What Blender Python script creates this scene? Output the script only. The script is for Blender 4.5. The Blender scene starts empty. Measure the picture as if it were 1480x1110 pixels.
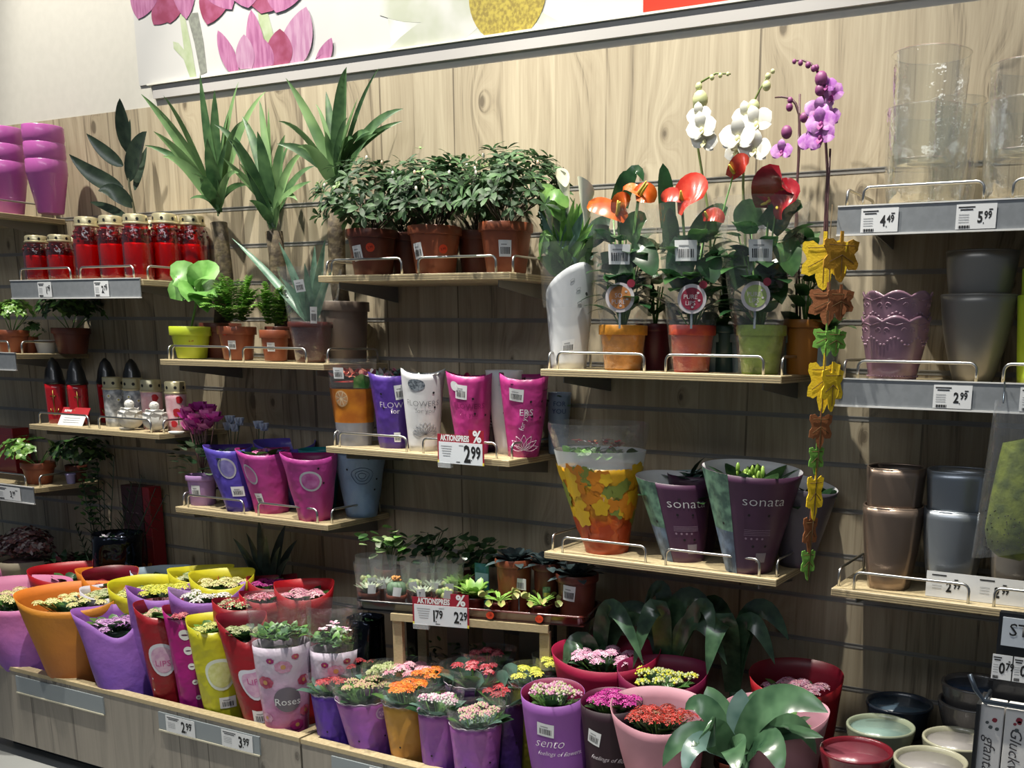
import bpy, math, random
from mathutils import Vector, Matrix
from math import sin, cos, pi, radians

sc = bpy.context.scene
COL = sc.collection
RND = random.Random(7)

# ------------------------------------------------------------------ camera
# wall plane is y = 0, the shop floor lies towards -y, z = 0 is a little below the top of the timber wall
FPX, CX, CY = 1511.88, 908.89, 832.18
CAM = Vector((0.0, -2.77416, -0.55562))
RX = Vector((0.88610516, 0.46326943, 0.01410964))
DN = Vector((0.11392551, -0.18819719, -0.97550131))
FW = Vector((-0.44926454, 0.86600419, -0.2195407))
cd = bpy.data.cameras.new('camera'); cam = bpy.data.objects.new('camera', cd); COL.objects.link(cam)
cam.matrix_world = Matrix(((RX.x, -DN.x, -FW.x, CAM.x), (RX.y, -DN.y, -FW.y, CAM.y), (RX.z, -DN.z, -FW.z, CAM.z), (0, 0, 0, 1)))
cd.sensor_width = 36; cd.lens = FPX / 1480 * 36
cd.shift_x = -(CX - 740) / 1480; cd.shift_y = (CY - 555) / 1480
cd.clip_start = 0.05; cd.clip_end = 60
sc.camera = cam

# ------------------------------------------------------------------ light
sc.view_settings.view_transform = 'Standard'; sc.view_settings.look = 'None'
sc.cycles.transparent_max_bounces = 32
sc.view_settings.gamma = 1; sc.view_settings.exposure = 0.0
wd = bpy.data.worlds.new('world'); sc.world = wd; wd.use_nodes = True
wd.node_tree.nodes['Background'].inputs[0].default_value = (0.70, 0.83, 1.0, 1)
wd.node_tree.nodes['Background'].inputs[1].default_value = 0.125
def spot(name, loc, target, power, size=0.03, angle=70, blend=0.5, col=(1, 0.95, 0.84)):
    l = bpy.data.lights.new(name, 'SPOT'); o = bpy.data.objects.new(name, l); COL.objects.link(o)
    l.energy = power; l.shadow_soft_size = size; l.spot_size = radians(angle); l.spot_blend = blend; l.color = col
    o.location = loc; o.rotation_euler = (Vector(target) - Vector(loc)).to_track_quat('-Z', 'Y').to_euler()
    return o
def area(name, loc, target, power, sx, sy, col=(1, 1, 1)):
    l = bpy.data.lights.new(name, 'AREA'); o = bpy.data.objects.new(name, l); COL.objects.link(o)
    l.shape = 'RECTANGLE'; l.size = sx; l.size_y = sy; l.energy = power; l.color = col
    o.location = loc; o.rotation_euler = (Vector(target) - Vector(loc)).to_track_quat('-Z', 'Y').to_euler()
    return o
spot('ceiling_spot_one', (-3.9, -1.15, 2.6), (-3.0, -0.12, -0.5), 690, angle=62)
spot('ceiling_spot_two', (-2.35, -1.15, 2.6), (-2.05, -0.12, -0.5), 690, angle=62)
spot('ceiling_spot_three', (-0.95, -1.15, 2.6), (-0.8, -0.12, -0.1), 640, angle=56)
spot('wall_washer_spot', (-3.72, -0.55, 1.5), (-3.72, 0.05, 0.45), 15, angle=64, blend=1.0)
area('shop_ceiling_light', (-1.2, -3.4, 1.7), (-1.8, 0, -1.0), 30, 3.5, 0.5, (0.92, 0.95, 1.0))

# ------------------------------------------------------------------ pixel <-> place
def at(px, py, Y):
    """place seen at a photo point on the upright plane y = Y"""
    d = RX * ((px - CX) / FPX) + DN * ((py - CY) / FPX) + FW
    return CAM + d * ((Y - CAM.y) / d.y)
def pr(q):
    v = q - CAM; w = v.dot(FW)
    return CX + FPX * v.dot(RX) / w, CY + FPX * v.dot(DN) / w
def xof(px, Y, z):
    """x on the line (., Y, z) that is seen at photo column px"""
    a = FW * ((px - CX) / FPX) - RX
    v = Vector((0, Y, z)) - CAM
    return -(a.y * v.y + a.z * v.z) / a.x
def ppm(q): return FPX / (Vector(q) - CAM).dot(FW)
def face_rz(q, k=1.0):
    """turn so that local -y looks towards the shop side the photo was taken from"""
    v = Vector((CAM.x - q[0], CAM.y - q[1]))
    return math.atan2(v.x, -v.y) * k

# ------------------------------------------------------------------ objects
def thing(name, label, cat, loc=(0, 0, 0), rz=0.0, group=None):
    o = bpy.data.objects.new(name, None); COL.objects.link(o)
    o.empty_display_size = 0.05
    o.location = loc; o.rotation_euler = (0, 0, rz); o['label'] = label; o['category'] = cat
    if group: o['group'] = group
    return o
def tag(o, label, cat, group=None):
    o['label'] = label; o['category'] = cat
    if group: o['group'] = group
    return o
def copy_tree(o, parent=None):
    c = o.copy(); COL.objects.link(c); c.parent = parent
    for ch in list(o.children): copy_tree(ch, c)
    return c
def dup(o, label, loc, rz=0.0, scale=None, group=None):
    c = copy_tree(o); c['label'] = label; c.location = loc; c.rotation_euler = (0, 0, rz)
    if scale: c.scale = scale
    if group: c['group'] = group
    return c

class MB:
    def __init__(s): s.v = []; s.f = []; s.m = []
    def add(s, vs, fs, mi=0):
        n = len(s.v); s.v.extend([tuple(v) for v in vs]); s.f.extend([tuple(i + n for i in f) for f in fs]); s.m.extend([mi] * len(fs))
    def box(s, a, b, mi=0, bev=0.0):
        x0, y0, z0 = a; x1, y1, z1 = b
        if bev <= 0:
            s.add([(x0, y0, z0), (x1, y0, z0), (x1, y1, z0), (x0, y1, z0), (x0, y0, z1), (x1, y0, z1), (x1, y1, z1), (x0, y1, z1)],
                  [(0, 3, 2, 1), (4, 5, 6, 7), (0, 1, 5, 4), (1, 2, 6, 5), (2, 3, 7, 6), (3, 0, 4, 7)], mi)
            return
        e = bev; vs = []; 
        for zz, k in ((z0, 1), (z0 + e, 0), (z1 - e, 0), (z1, 1)):
            i = e * k
            for (cx, cy, sx, sy) in ((x0, y0, 1, 1), (x1, y0, -1, 1), (x1, y1, -1, -1), (x0, y1, 1, -1)):
                if sx * sy > 0: vs += [(cx + sx * i, cy + sy * (e + 0), zz), (cx + sx * e, cy + sy * i, zz)]
                else: vs += [(cx + sx * e, cy + sy * i, zz), (cx + sx * i, cy + sy * e, zz)]
        fs = []
        for r in range(3):
            for k in range(8): fs.append((r * 8 + k, r * 8 + (k + 1) % 8, r * 8 + 8 + (k + 1) % 8, r * 8 + 8 + k))
        fs.append(tuple(range(7, -1, -1))); fs.append(tuple(range(24, 32)))
        s.add(vs, fs, mi)
    def obox(s, c, half, M3, mi=0):
        """box with centre c, half sizes and a 3x3 orientation"""
        vs = []
        for sz in (-1, 1):
            for sx, sy in ((-1, -1), (1, -1), (1, 1), (-1, 1)):
                vs.append(Vector(c) + M3 @ Vector((half[0] * sx, half[1] * sy, half[2] * sz)))
        s.add(vs, [(0, 3, 2, 1), (4, 5, 6, 7), (0, 1, 5, 4), (1, 2, 6, 5), (2, 3, 7, 6), (3, 0, 4, 7)], mi)
    def tube(s, pts, r, n=8, mi=0, cap=True):
        pts = [Vector(p) for p in pts]; rs = r if isinstance(r, (list, tuple)) else [r] * len(pts)
        vs = []; prev = None
        for i, p in enumerate(pts):
            t = (pts[min(i + 1, len(pts) - 1)] - pts[max(i - 1, 0)]).normalized()
            if prev is None: a = t.orthogonal().normalized()
            else: a = (prev - t * prev.dot(t)); a = a.normalized() if a.length > 1e-6 else t.orthogonal().normalized()
            prev = a; b = t.cross(a)
            for k in range(n):
                th = 2 * pi * k / n; vs.append(p + (a * cos(th) + b * sin(th)) * rs[i])
        fs = []
        for i in range(len(pts) - 1):
            for k in range(n): fs.append((i * n + k, i * n + (k + 1) % n, i * n + n + (k + 1) % n, i * n + n + k))
        if cap: fs.append(tuple(range(n - 1, -1, -1))); fs.append(tuple(range((len(pts) - 1) * n, len(pts) * n)))
        s.add(vs, fs, mi)
    def lathe(s, prof, n=32, mi=0, c=(0, 0, 0), fx=None):
        """prof: list of (r, z); fx(theta, r, z) -> (r, z) may wave it"""
        vs = []; fs = []
        for (r, z) in prof:
            for k in range(n):
                th = 2 * pi * k / n; rr, zz = (fx(th, r, z) if fx else (r, z))
                vs.append((c[0] + rr * sin(th), c[1] - rr * cos(th), c[2] + zz))
        for i in range(len(prof) - 1):
            for k in range(n): fs.append((i * n + k, i * n + (k + 1) % n, i * n + n + (k + 1) % n, i * n + n + k))
        if prof[0][0] > 0.0005: fs.append(tuple(range(n - 1, -1, -1)))
        if prof[-1][0] > 0.0005 and False: fs.append(tuple(range((len(prof) - 1) * n, len(prof) * n)))
        s.add(vs, fs, mi)
    def ball(s, c, r, mi=0, n=8, m=5, sq=(1, 1, 1)):
        vs = []; fs = []
        for j in range(m + 1):
            ph = pi * j / m
            for k in range(n):
                th = 2 * pi * k / n
                vs.append((c[0] + r * sq[0] * sin(ph) * sin(th), c[1] - r * sq[1] * sin(ph) * cos(th), c[2] - r * sq[2] * cos(ph)))
        for j in range(m):
            for k in range(n): fs.append((j * n + k, j * n + (k + 1) % n, j * n + n + (k + 1) % n, j * n + n + k))
        s.add(vs, fs, mi)
    def octa(s, c, r, mi=0, h=None):
        h = h or r; x, y, z = c
        s.add([(x - r, y, z), (x, y - r, z), (x + r, y, z), (x, y + r, z), (x, y, z + h), (x, y, z - h)],
              [(0, 1, 4), (1, 2, 4), (2, 3, 4), (3, 0, 4), (1, 0, 5), (2, 1, 5), (3, 2, 5), (0, 3, 5)], mi)
    def leaf(s, base, d, L, W, curl=0.3, fold=0.25, mi=0, n=6, shape='ovate', up=(0, 0, 1), twist=0.0, wave=0.0, grav=True):
        """one leaf blade: starts at base towards d, bends over by curl radians"""
        d = Vector(d).normalized(); up = Vector(up)
        side = d.cross(up)
        if side.length < 1e-3: side = d.orthogonal()
        side.normalize()
        if twist: side = Matrix.Rotation(twist, 3, d) @ side
        nrm = side.cross(d).normalized()
        p = Vector(base); vs = []; st = L / n
        ax = side
        cur = d.copy()
        for i in range(n + 1):
            t = i / n
            if shape == 'ovate': w = sin(pi * min(1, t ** 0.75)) ** 0.8
            elif shape == 'round': w = max(0, sin(pi * min(1, t ** 0.9))) ** 0.55
            elif shape == 'lance': w = (min(1, (t * 4 + 0.45)) * (1 - t) ** 0.75) * 1.0
            elif shape == 'sword': w = (0.55 + 0.9 * t) * (1 - t ** 3) if t < 1 else 0
            elif shape == 'heart': w = (0.72 + 1.1 * t) * (1 - t) ** 0.62 if t > 0 else 0.45
            elif shape == 'tongue': w = min(1, 0.55 + t * 1.1) * (1 - t ** 5)
            elif shape == 'obov': w = (t ** 0.9) * (1 - t ** 4) * 1.35
            else: w = 1
            w = max(w, 0.015) * W / 2
            wv = wave * sin(t * 9) * W
            vs += [p - ax * w + nrm * (w * fold + wv), p, p + ax * w + nrm * (w * fold - wv)]
            if i < n:
                R_ = Matrix.Rotation(-curl / n * (0.5 + t), 3, ax)
                cur = R_ @ cur; nrm = R_ @ nrm
                p = p + cur * st
        fs = []
        for i in range(n):
            a = i * 3; fs += [(a, a + 3, a + 4, a + 1), (a + 1, a + 4, a + 5, a + 2)]
        s.add(vs, fs, mi)
        return p
    def card(s, w, h, mi=0, y=0.0, x0=0.0, z0=0.0):
        s.add([(x0 - w / 2, y, z0 - h / 2), (x0 + w / 2, y, z0 - h / 2), (x0 + w / 2, y, z0 + h / 2), (x0 - w / 2, y, z0 + h / 2)], [(0, 1, 2, 3)], mi)
    def xf(s, M, start=0):
        for i in range(start, len(s.v)): s.v[i] = tuple(M @ Vector(s.v[i]))
    def build(s, name, mats, parent=None, smooth=True, loc=None):
        me = bpy.data.meshes.new(name); me.from_pydata(s.v, [], s.f)
        if not isinstance(mats, (list, tuple)): mats = [mats]
        for m in mats: me.materials.append(m)
        if len(mats) > 1: me.polygons.foreach_set('material_index', s.m)
        if smooth: me.polygons.foreach_set('use_smooth', [True] * len(s.f))
        me.update()
        o = bpy.data.objects.new(name, me); COL.objects.link(o)
        if parent: o.parent = parent
        if loc: o.location = loc
        return o
def shade_auto(o, ang=35):
    me = o.data
    try: me.set_sharp_from_angle(angle=radians(ang))
    except Exception: pass
    return o

_tc = {}
def text2d(txt, size=0.02, bold=0.0, sx=1.0, shear=0.0):
    """flat lettering as (verts, faces) centred on the origin"""
    k = (txt, bold, shear)
    if k not in _tc:
        cu = bpy.data.curves.new('t', 'FONT'); cu.body = txt; cu.size = 1; cu.resolution_u = 2
        cu.align_x = 'CENTER'; cu.align_y = 'CENTER'; cu.offset = bold; cu.shear = shear
        ob = bpy.data.objects.new('t', cu); COL.objects.link(ob)
        me = ob.to_mesh(); vs = [(v.co.x, v.co.y) for v in me.vertices]; fs = [tuple(p.vertices) for p in me.polygons]
        ob.to_mesh_clear(); bpy.data.objects.remove(ob); bpy.data.curves.remove(cu)
        _tc[k] = (vs, fs)
    vs, fs = _tc[k]
    return [(x * size * sx, y * size) for x, y in vs], fs
def flat_text(mb, txt, size, x, z, y=-0.0008, mi=0, bold=0.0, sx=1.0, shear=0.0, align='c'):
    vs, fs = text2d(txt, size, bold, sx, shear)
    if align != 'c' and vs:
        lo = min(v[0] for v in vs); hi = max(v[0] for v in vs); dx = -lo if align == 'l' else -hi
        vs = [(a + dx, b) for a, b in vs]
    mb.add([(x + a, y, z + b) for a, b in vs], fs, mi)

# ------------------------------------------------------------------ materials
def lin(c):
    if isinstance(c, str): c = [int(c[i:i + 2], 16) / 255 for i in (0, 2, 4)]
    g = sum(c) / 3; c = [max(0.0, g + (x - g) * 0.93) * 0.93 for x in c]
    return tuple([(x / 12.92 if x <= 0.04045 else ((x + 0.055) / 1.055) ** 2.4) for x in c])
_mc = {}
def mat(name, col, rough=0.5, metal=0.0, coat=0.0, var=0.0, vscale=30, bump=0.0, bscale=60, spec=0.5, sss=0.0, col2=None, stretch=None, emit=0):
    """plain procedural material: colour with a little noise variation and bump"""
    if name in _mc: return _mc[name]
    m = bpy.data.materials.new(name); m.use_nodes = True; nt = m.node_tree; b = nt.nodes['Principled BSDF']
    c = lin(col); b.inputs['Base Color'].default_value = (*c, 1); b.inputs['Roughness'].default_value = rough
    b.inputs['Metallic'].default_value = metal; b.inputs['Coat Weight'].default_value = coat
    b.inputs['Specular IOR Level'].default_value = spec
    if sss: b.inputs['Subsurface Weight'].default_value = sss; b.inputs['Subsurface Radius'].default_value = (0.01, 0.01, 0.01)
    tc = nt.nodes.new('ShaderNodeTexCoord'); src = tc.outputs['Object']
    if stretch:
        mp = nt.nodes.new('ShaderNodeMapping'); mp.inputs['Scale'].default_value = stretch; nt.links.new(src, mp.inputs[0]); src = mp.outputs[0]
    if var or col2:
        n = nt.nodes.new('ShaderNodeTexNoise'); n.inputs['Scale'].default_value = vscale; n.inputs['Detail'].default_value = 3
        nt.links.new(src, n.inputs['Vector'])
        r = nt.nodes.new('ShaderNodeValToRGB'); r.color_ramp.elements[0].position = 0.38; r.color_ramp.elements[1].position = 0.62
        c2 = lin(col2) if col2 else tuple(min(1, x * (1 + var)) for x in c)
        c1 = c if col2 else tuple(x * (1 - var) for x in c)
        r.color_ramp.elements[0].color = (*c1, 1); r.color_ramp.elements[1].color = (*c2, 1)
        nt.links.new(n.outputs[0], r.inputs[0]); nt.links.new(r.outputs[0], b.inputs['Base Color'])
    if bump:
        n = nt.nodes.new('ShaderNodeTexNoise'); n.inputs['Scale'].default_value = bscale; nt.links.new(src, n.inputs['Vector'])
        bp = nt.nodes.new('ShaderNodeBump'); bp.inputs['Strength'].default_value = bump; bp.inputs['Distance'].default_value = 0.004
        nt.links.new(n.outputs[0], bp.inputs['Height']); nt.links.new(bp.outputs[0], b.inputs['Normal'])
    _mc[name] = m; return m
def mat_grad(name, c0, c1, z0, z1, rough=0.45, var=0.1, vscale=25, bump=0.55, bscale=20, axis='Z', mids=()):
    """printed paper or film: colour runs from c0 at z0 to c1 at z1 of the thing itself"""
    if name in _mc: return _mc[name]
    m = bpy.data.materials.new(name); m.use_nodes = True; nt = m.node_tree; b = nt.nodes['Principled BSDF']; L = nt.links.new
    b.inputs['Roughness'].default_value = rough
    tc = nt.nodes.new('ShaderNodeTexCoord'); sp = nt.nodes.new('ShaderNodeSeparateXYZ'); L(tc.outputs['Object'], sp.inputs[0])
    mr = nt.nodes.new('ShaderNodeMapRange'); mr.inputs[1].default_value = z0; mr.inputs[2].default_value = z1; L(sp.outputs[axis], mr.inputs[0])
    n = nt.nodes.new('ShaderNodeTexNoise'); n.inputs['Scale'].default_value = vscale; n.inputs['Detail'].default_value = 3; L(tc.outputs['Object'], n.inputs['Vector'])
    ad = nt.nodes.new('ShaderNodeMath'); ad.operation = 'MULTIPLY_ADD'; L(n.outputs[0], ad.inputs[0]); ad.inputs[1].default_value = var * 4; 
    sb = nt.nodes.new('ShaderNodeMath'); sb.operation = 'SUBTRACT'; L(mr.outputs[0], sb.inputs[0]); sb.inputs[1].default_value = var * 2
    L(sb.outputs[0], ad.inputs[2])
    r = nt.nodes.new('ShaderNodeValToRGB'); r.color_ramp.elements[0].color = (*lin(c0), 1); r.color_ramp.elements[1].color = (*lin(c1), 1)
    for p, c in mids: e = r.color_ramp.elements.new(p); e.color = (*lin(c), 1)
    L(ad.outputs[0], r.inputs[0]); L(r.outputs[0], b.inputs['Base Color'])
    if bump:
        n2 = nt.nodes.new('ShaderNodeTexNoise'); n2.inputs['Scale'].default_value = bscale; L(tc.outputs['Object'], n2.inputs['Vector'])
        bp = nt.nodes.new('ShaderNodeBump'); bp.inputs['Strength'].default_value = bump; bp.inputs['Distance'].default_value = 0.012
        L(n2.outputs[0], bp.inputs['Height']); L(bp.outputs[0], b.inputs['Normal'])
    _mc[name] = m; return m
def mat_film(name, tint=(1, 1, 1), gloss=0.25, rough=0.12, bump=0.6, bscale=40, haze=0.04, stretch=None, edge=0.5, density=1.0):
    """clear or coloured see-through film and glass"""
    if name in _mc: return _mc[name]
    m = bpy.data.materials.new(name); m.use_nodes = True; nt = m.node_tree; nt.nodes.clear(); L = nt.links.new
    out = nt.nodes.new('ShaderNodeOutputMaterial'); tr = nt.nodes.new('ShaderNodeBsdfTransparent'); tr.inputs[0].default_value = (*tint, 1)
    gl = nt.nodes.new('ShaderNodeBsdfGlossy'); gl.inputs['Roughness'].default_value = rough; gl.inputs[0].default_value = (1, 1, 1, 1)
    df = nt.nodes.new('ShaderNodeBsdfDiffuse'); df.inputs[0].default_value = (0.85, 0.88, 0.9, 1)
    lw = nt.nodes.new('ShaderNodeLayerWeight'); lw.inputs[0].default_value = edge
    tc = nt.nodes.new('ShaderNodeTexCoord'); src = tc.outputs['Object']
    if stretch:
        mp = nt.nodes.new('ShaderNodeMapping'); mp.inputs['Scale'].default_value = stretch; L(src, mp.inputs[0]); src = mp.outputs[0]
    n2 = nt.nodes.new('ShaderNodeTexNoise'); n2.inputs['Scale'].default_value = bscale; n2.inputs['Detail'].default_value = 3; L(src, n2.inputs['Vector'])
    bp = nt.nodes.new('ShaderNodeBump'); bp.inputs['Strength'].default_value = bump; bp.inputs['Distance'].default_value = 0.01
    L(n2.outputs[0], bp.inputs['Height'])
    if bump > 0:
        L(bp.outputs[0], gl.inputs['Normal'])
    ml = nt.nodes.new('ShaderNodeMath'); ml.operation = 'MULTIPLY_ADD'; L(lw.outputs['Fresnel' if False else 'Facing'], ml.inputs[0]); ml.inputs[1].default_value = gloss; ml.inputs[2].default_value = 0.05
    mx = nt.nodes.new('ShaderNodeMixShader'); L(ml.outputs[0], mx.inputs[0]); L(tr.outputs[0], mx.inputs[1]); L(gl.outputs[0], mx.inputs[2])
    m2 = nt.nodes.new('ShaderNodeMixShader'); m2.inputs[0].default_value = haze; L(mx.outputs[0], m2.inputs[1]); L(df.outputs[0], m2.inputs[2])
    L(m2.outputs[0], out.inputs[0])
    _mc[name] = m; return m
def mat_leaf(name, c1, c2, rough=0.35, vscale=25, spec=0.5, back=None, vein=False):
    if name in _mc: return _mc[name]
    m = bpy.data.materials.new(name); m.use_nodes = True; nt = m.node_tree; b = nt.nodes['Principled BSDF']; L = nt.links.new
    b.inputs['Roughness'].default_value = rough; b.inputs['Specular IOR Level'].default_value = spec
    tc = nt.nodes.new('ShaderNodeTexCoord'); n = nt.nodes.new('ShaderNodeTexNoise'); n.inputs['Scale'].default_value = vscale; L(tc.outputs['Object'], n.inputs['Vector'])
    r = nt.nodes.new('ShaderNodeValToRGB'); r.color_ramp.elements[0].position = 0.35; r.color_ramp.elements[1].position = 0.68
    r.color_ramp.elements[0].color = (*lin(c1), 1); r.color_ramp.elements[1].color = (*lin(c2), 1)
    L(n.outputs[0], r.inputs[0]); L(r.outputs[0], b.inputs['Base Color'])
    tl = nt.nodes.new('ShaderNodeBsdfTranslucent'); L(r.outputs[0], tl.inputs[0])
    mx = nt.nodes.new('ShaderNodeMixShader'); mx.inputs[0].default_value = 0.18
    L(b.outputs[0], mx.inputs[1]); L(tl.outputs[0], mx.inputs[2]); L(mx.outputs[0], nt.nodes['Material Output'].inputs[0])
    _mc[name] = m; return m
def mat_planks(name, base, dark, light, pw=0.16, axis='X', knots=True, grey=0.0):
    """timber decor of upright planks with grain, seams and knots"""
    if name in _mc: return _mc[name]
    m = bpy.data.materials.new(name); m.use_nodes = True; nt = m.node_tree; b = nt.nodes['Principled BSDF']; L = nt.links.new
    N = nt.nodes.new
    b.inputs['Roughness'].default_value = 0.55
    tc = N('ShaderNodeTexCoord'); sp = N('ShaderNodeSeparateXYZ'); L(tc.outputs['Object'], sp.inputs[0])
    def math_(op, a, bb=None, c=None):
        q = N('ShaderNodeMath'); q.operation = op
        for i, x in enumerate((a, bb, c)):
            if x is None: continue
            if isinstance(x, (int, float)): q.inputs[i].default_value = x
            else: L(x, q.inputs[i])
        return q.outputs[0]
    # uneven plank widths: warp x
    wv = N('ShaderNodeTexNoise'); wv.noise_dimensions = '1D'; wv.inputs['Scale'].default_value = 1.7; L(sp.outputs[axis], wv.inputs['W'])
    xx = math_('DIVIDE', math_('ADD', sp.outputs[axis], math_('MULTIPLY', wv.outputs[0], 0.22)), pw)
    idx = math_('FLOOR', xx); fr = math_('FRACT', xx)
    wn = N('ShaderNodeTexWhiteNoise'); wn.noise_dimensions = '1D'; L(idx, wn.inputs['W'])
    # knots: sparse stretched voronoi cells
    cb3 = N('ShaderNodeCombineXYZ'); L(math_('MULTIPLY', sp.outputs[axis], 3.4), cb3.inputs[0]); L(math_('MULTIPLY', sp.outputs['Z'], 1.9), cb3.inputs[1])
    vo = N('ShaderNodeTexVoronoi'); vo.voronoi_dimensions = '2D'; vo.inputs['Scale'].default_value = 1.0; L(cb3.outputs[0], vo.inputs['Vector'])
    bend = math_('MULTIPLY', math_('POWER', 2.718, math_('MULTIPLY', vo.outputs['Distance'], -9.0)), 2.6)
    # grain coordinates
    cb = N('ShaderNodeCombineXYZ'); L(math_('ADD', bend, math_('ADD', math_('MULTIPLY', sp.outputs[axis], 20.0), math_('MULTIPLY', wn.outputs[0], 40.0))), cb.inputs[0]); L(math_('MULTIPLY', sp.outputs['Z'], 0.9), cb.inputs[2])
    L(math_('MULTIPLY', wn.outputs[0], 17.0), cb.inputs[1])
    g = N('ShaderNodeTexNoise'); g.inputs['Scale'].default_value = 1.0; g.inputs['Detail'].default_value = 6; g.inputs['Roughness'].default_value = 0.65; g.inputs['Distortion'].default_value = 0.9; L(cb.outputs[0], g.inputs['Vector'])
    cb2 = N('ShaderNodeCombineXYZ'); L(math_('MULTIPLY', sp.outputs[axis], 190.0), cb2.inputs[0]); L(math_('MULTIPLY', sp.outputs['Z'], 5.0), cb2.inputs[2])
    g2 = N('ShaderNodeTexNoise'); g2.inputs['Scale'].default_value = 1.0; g2.inputs['Detail'].default_value = 2; L(cb2.outputs[0], g2.inputs['Vector'])
    r = N('ShaderNodeValToRGB'); e = r.color_ramp.elements
    e[0].position = 0.24; e[0].color = (*lin(dark), 1); e[1].position = 0.72; e[1].color = (*lin(light), 1)
    q = e.new(0.40); q.color = (*lin(base), 1)
    tot = math_('ADD', math_('MULTIPLY', g.outputs[0], 0.98), math_('ADD', math_('MULTIPLY', math_('SUBTRACT', g2.outputs[0], 0.5), 0.24), math_('MULTIPLY', math_('SUBTRACT', wn.outputs[0], 0.42), 0.16)))
    kn = math_('MULTIPLY', math_('SUBTRACT', 1.0, math_('SMOOTH_MIN', math_('MULTIPLY', vo.outputs['Distance'], 17.0), 1.0, 0.1)), 0.42)
    ring = math_('MULTIPLY', math_('SINE', math_('MULTIPLY', vo.outputs['Distance'], 60.0)), 0.03)
    tot = math_('SUBTRACT', tot, kn)
    # seams between planks
    seam = math_('LESS_THAN', fr, 0.04)
    wn2 = N('ShaderNodeTexWhiteNoise'); wn2.noise_dimensions = '1D'; L(math_('ADD', idx, 31.0), wn2.inputs['W'])
    seam = math_('MULTIPLY', seam, math_('MULTIPLY', wn2.outputs[0], 0.30))
    tot = math_('SUBTRACT', tot, seam)
    # cracks along the grain
    L(tot, r.inputs[0]); L(r.outputs[0], b.inputs['Base Color'])
    bp = N('ShaderNodeBump'); bp.inputs['Strength'].default_value = 0.15; bp.inputs['Distance'].default_value = 0.002; L(g2.outputs[0], bp.inputs['Height']); L(bp.outputs[0], b.inputs['Normal'])
    _mc[name] = m; return m

WOOD = mat_planks('timber_wall', 'A4967C', '6C604D', 'C2B59A')
WOOD2 = mat_planks('timber_front', '928B80', '665F57', 'A69D90', pw=0.11)
BEAM = mat('birch_edge', 'C6B48C', 0.5, col2='B19F78', vscale=40, stretch=(2, 2, 30))
BOARD = mat('shelf_top', 'BFA981', 0.5, col2='A48D66', vscale=20, stretch=(2, 30, 2))
STEEL = mat('satin_steel', 'C9C9C6', 0.28, metal=1.0)
ALU = mat('aluminium', '8F8D88', 0.45, metal=0.2)
STRIPG = mat('grey_price_rail', '84898E', 0.45, var=0.05, vscale=60)
STRIPW = mat('white_price_rail_lip', 'E2E2E0', 0.4)
WHITE = mat('white_paper', 'E8EAEC', 0.6)
BLACK = mat('black_ink', '141518', 0.6)
GREYINK = mat('grey_ink', '9A9DA0', 0.6)
BRACK = mat('dark_bracket', '2B2B2D', 0.5)
# ================================================================== the setting
def struct(o): o['kind'] = 'structure'; return o
ZTOP = 0.2375; PITCH = 0.125; ZB = -2.09
def slat_wall():
    mb = MB(); x0, x1 = -5.6, 1.4; T = 0.022
    edges = [ZTOP] + [-PITCH * k for k in range(1, 14)] + [ZB]
    for i in range(len(edges) - 1):
        a = edges[i] - (0.0 if i == 0 else 0.004); b = edges[i + 1] + 0.004
        mb.box((x0, 0, b), (x1, T, a))
    mb.box((x0, T, ZB), (x1, T + 0.02, ZTOP))
    return struct(mb.build('wall_back', WOOD, smooth=False))
slat_wall()
mb = MB()
for k in range(1, 14):
    z = -PITCH * k
    mb.box((-5.6, 0.0012, z - 0.0032), (1.4, 0.0215, z + 0.0032)); mb.box((-5.6, -0.0012, z - 0.0072), (1.4, 0.0025, z - 0.0030)); mb.box((-5.6, -0.0008, z + 0.0032), (1.4, 0.002, z + 0.0058))
struct(mb.build('trim_1', ALU, smooth=False))
mb = MB(); mb.box((-5.6, 0.003, ZTOP), (1.4, 0.12, 1.9)); struct(mb.build('wall_upper', mat('white_render', 'C6C3BA', 0.9, var=0.02), smooth=False))
mb = MB(); mb.box((-5.6, -5.0, ZB - 0.05), (1.4, 0.045, ZB)); struct(mb.build('floor', mat('grey_tiles', 'A9ABA9', 0.3, var=0.05, vscale=3), smooth=False))
# soffit below the picture: a lip and a grey skirt
PY = -0.002
zl = at(600, 66, PY - 0.02).z
mb = MB()
xl = at(206, 122, PY - 0.03).x
mb.box((xl, PY - 0.014, zl - 0.003), (1.4, 0.015, zl + 0.003), 1)
mb.box((xl + 0.02, PY - 0.006, zl - 0.047), (1.4, 0.015, zl - 0.004), 0)
struct(mb.build('trim_2', [mat('grey_skirt', 'B0ADAB', 0.6), mat('pale_lip', 'D8D6CC', 0.5)], smooth=False))

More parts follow.
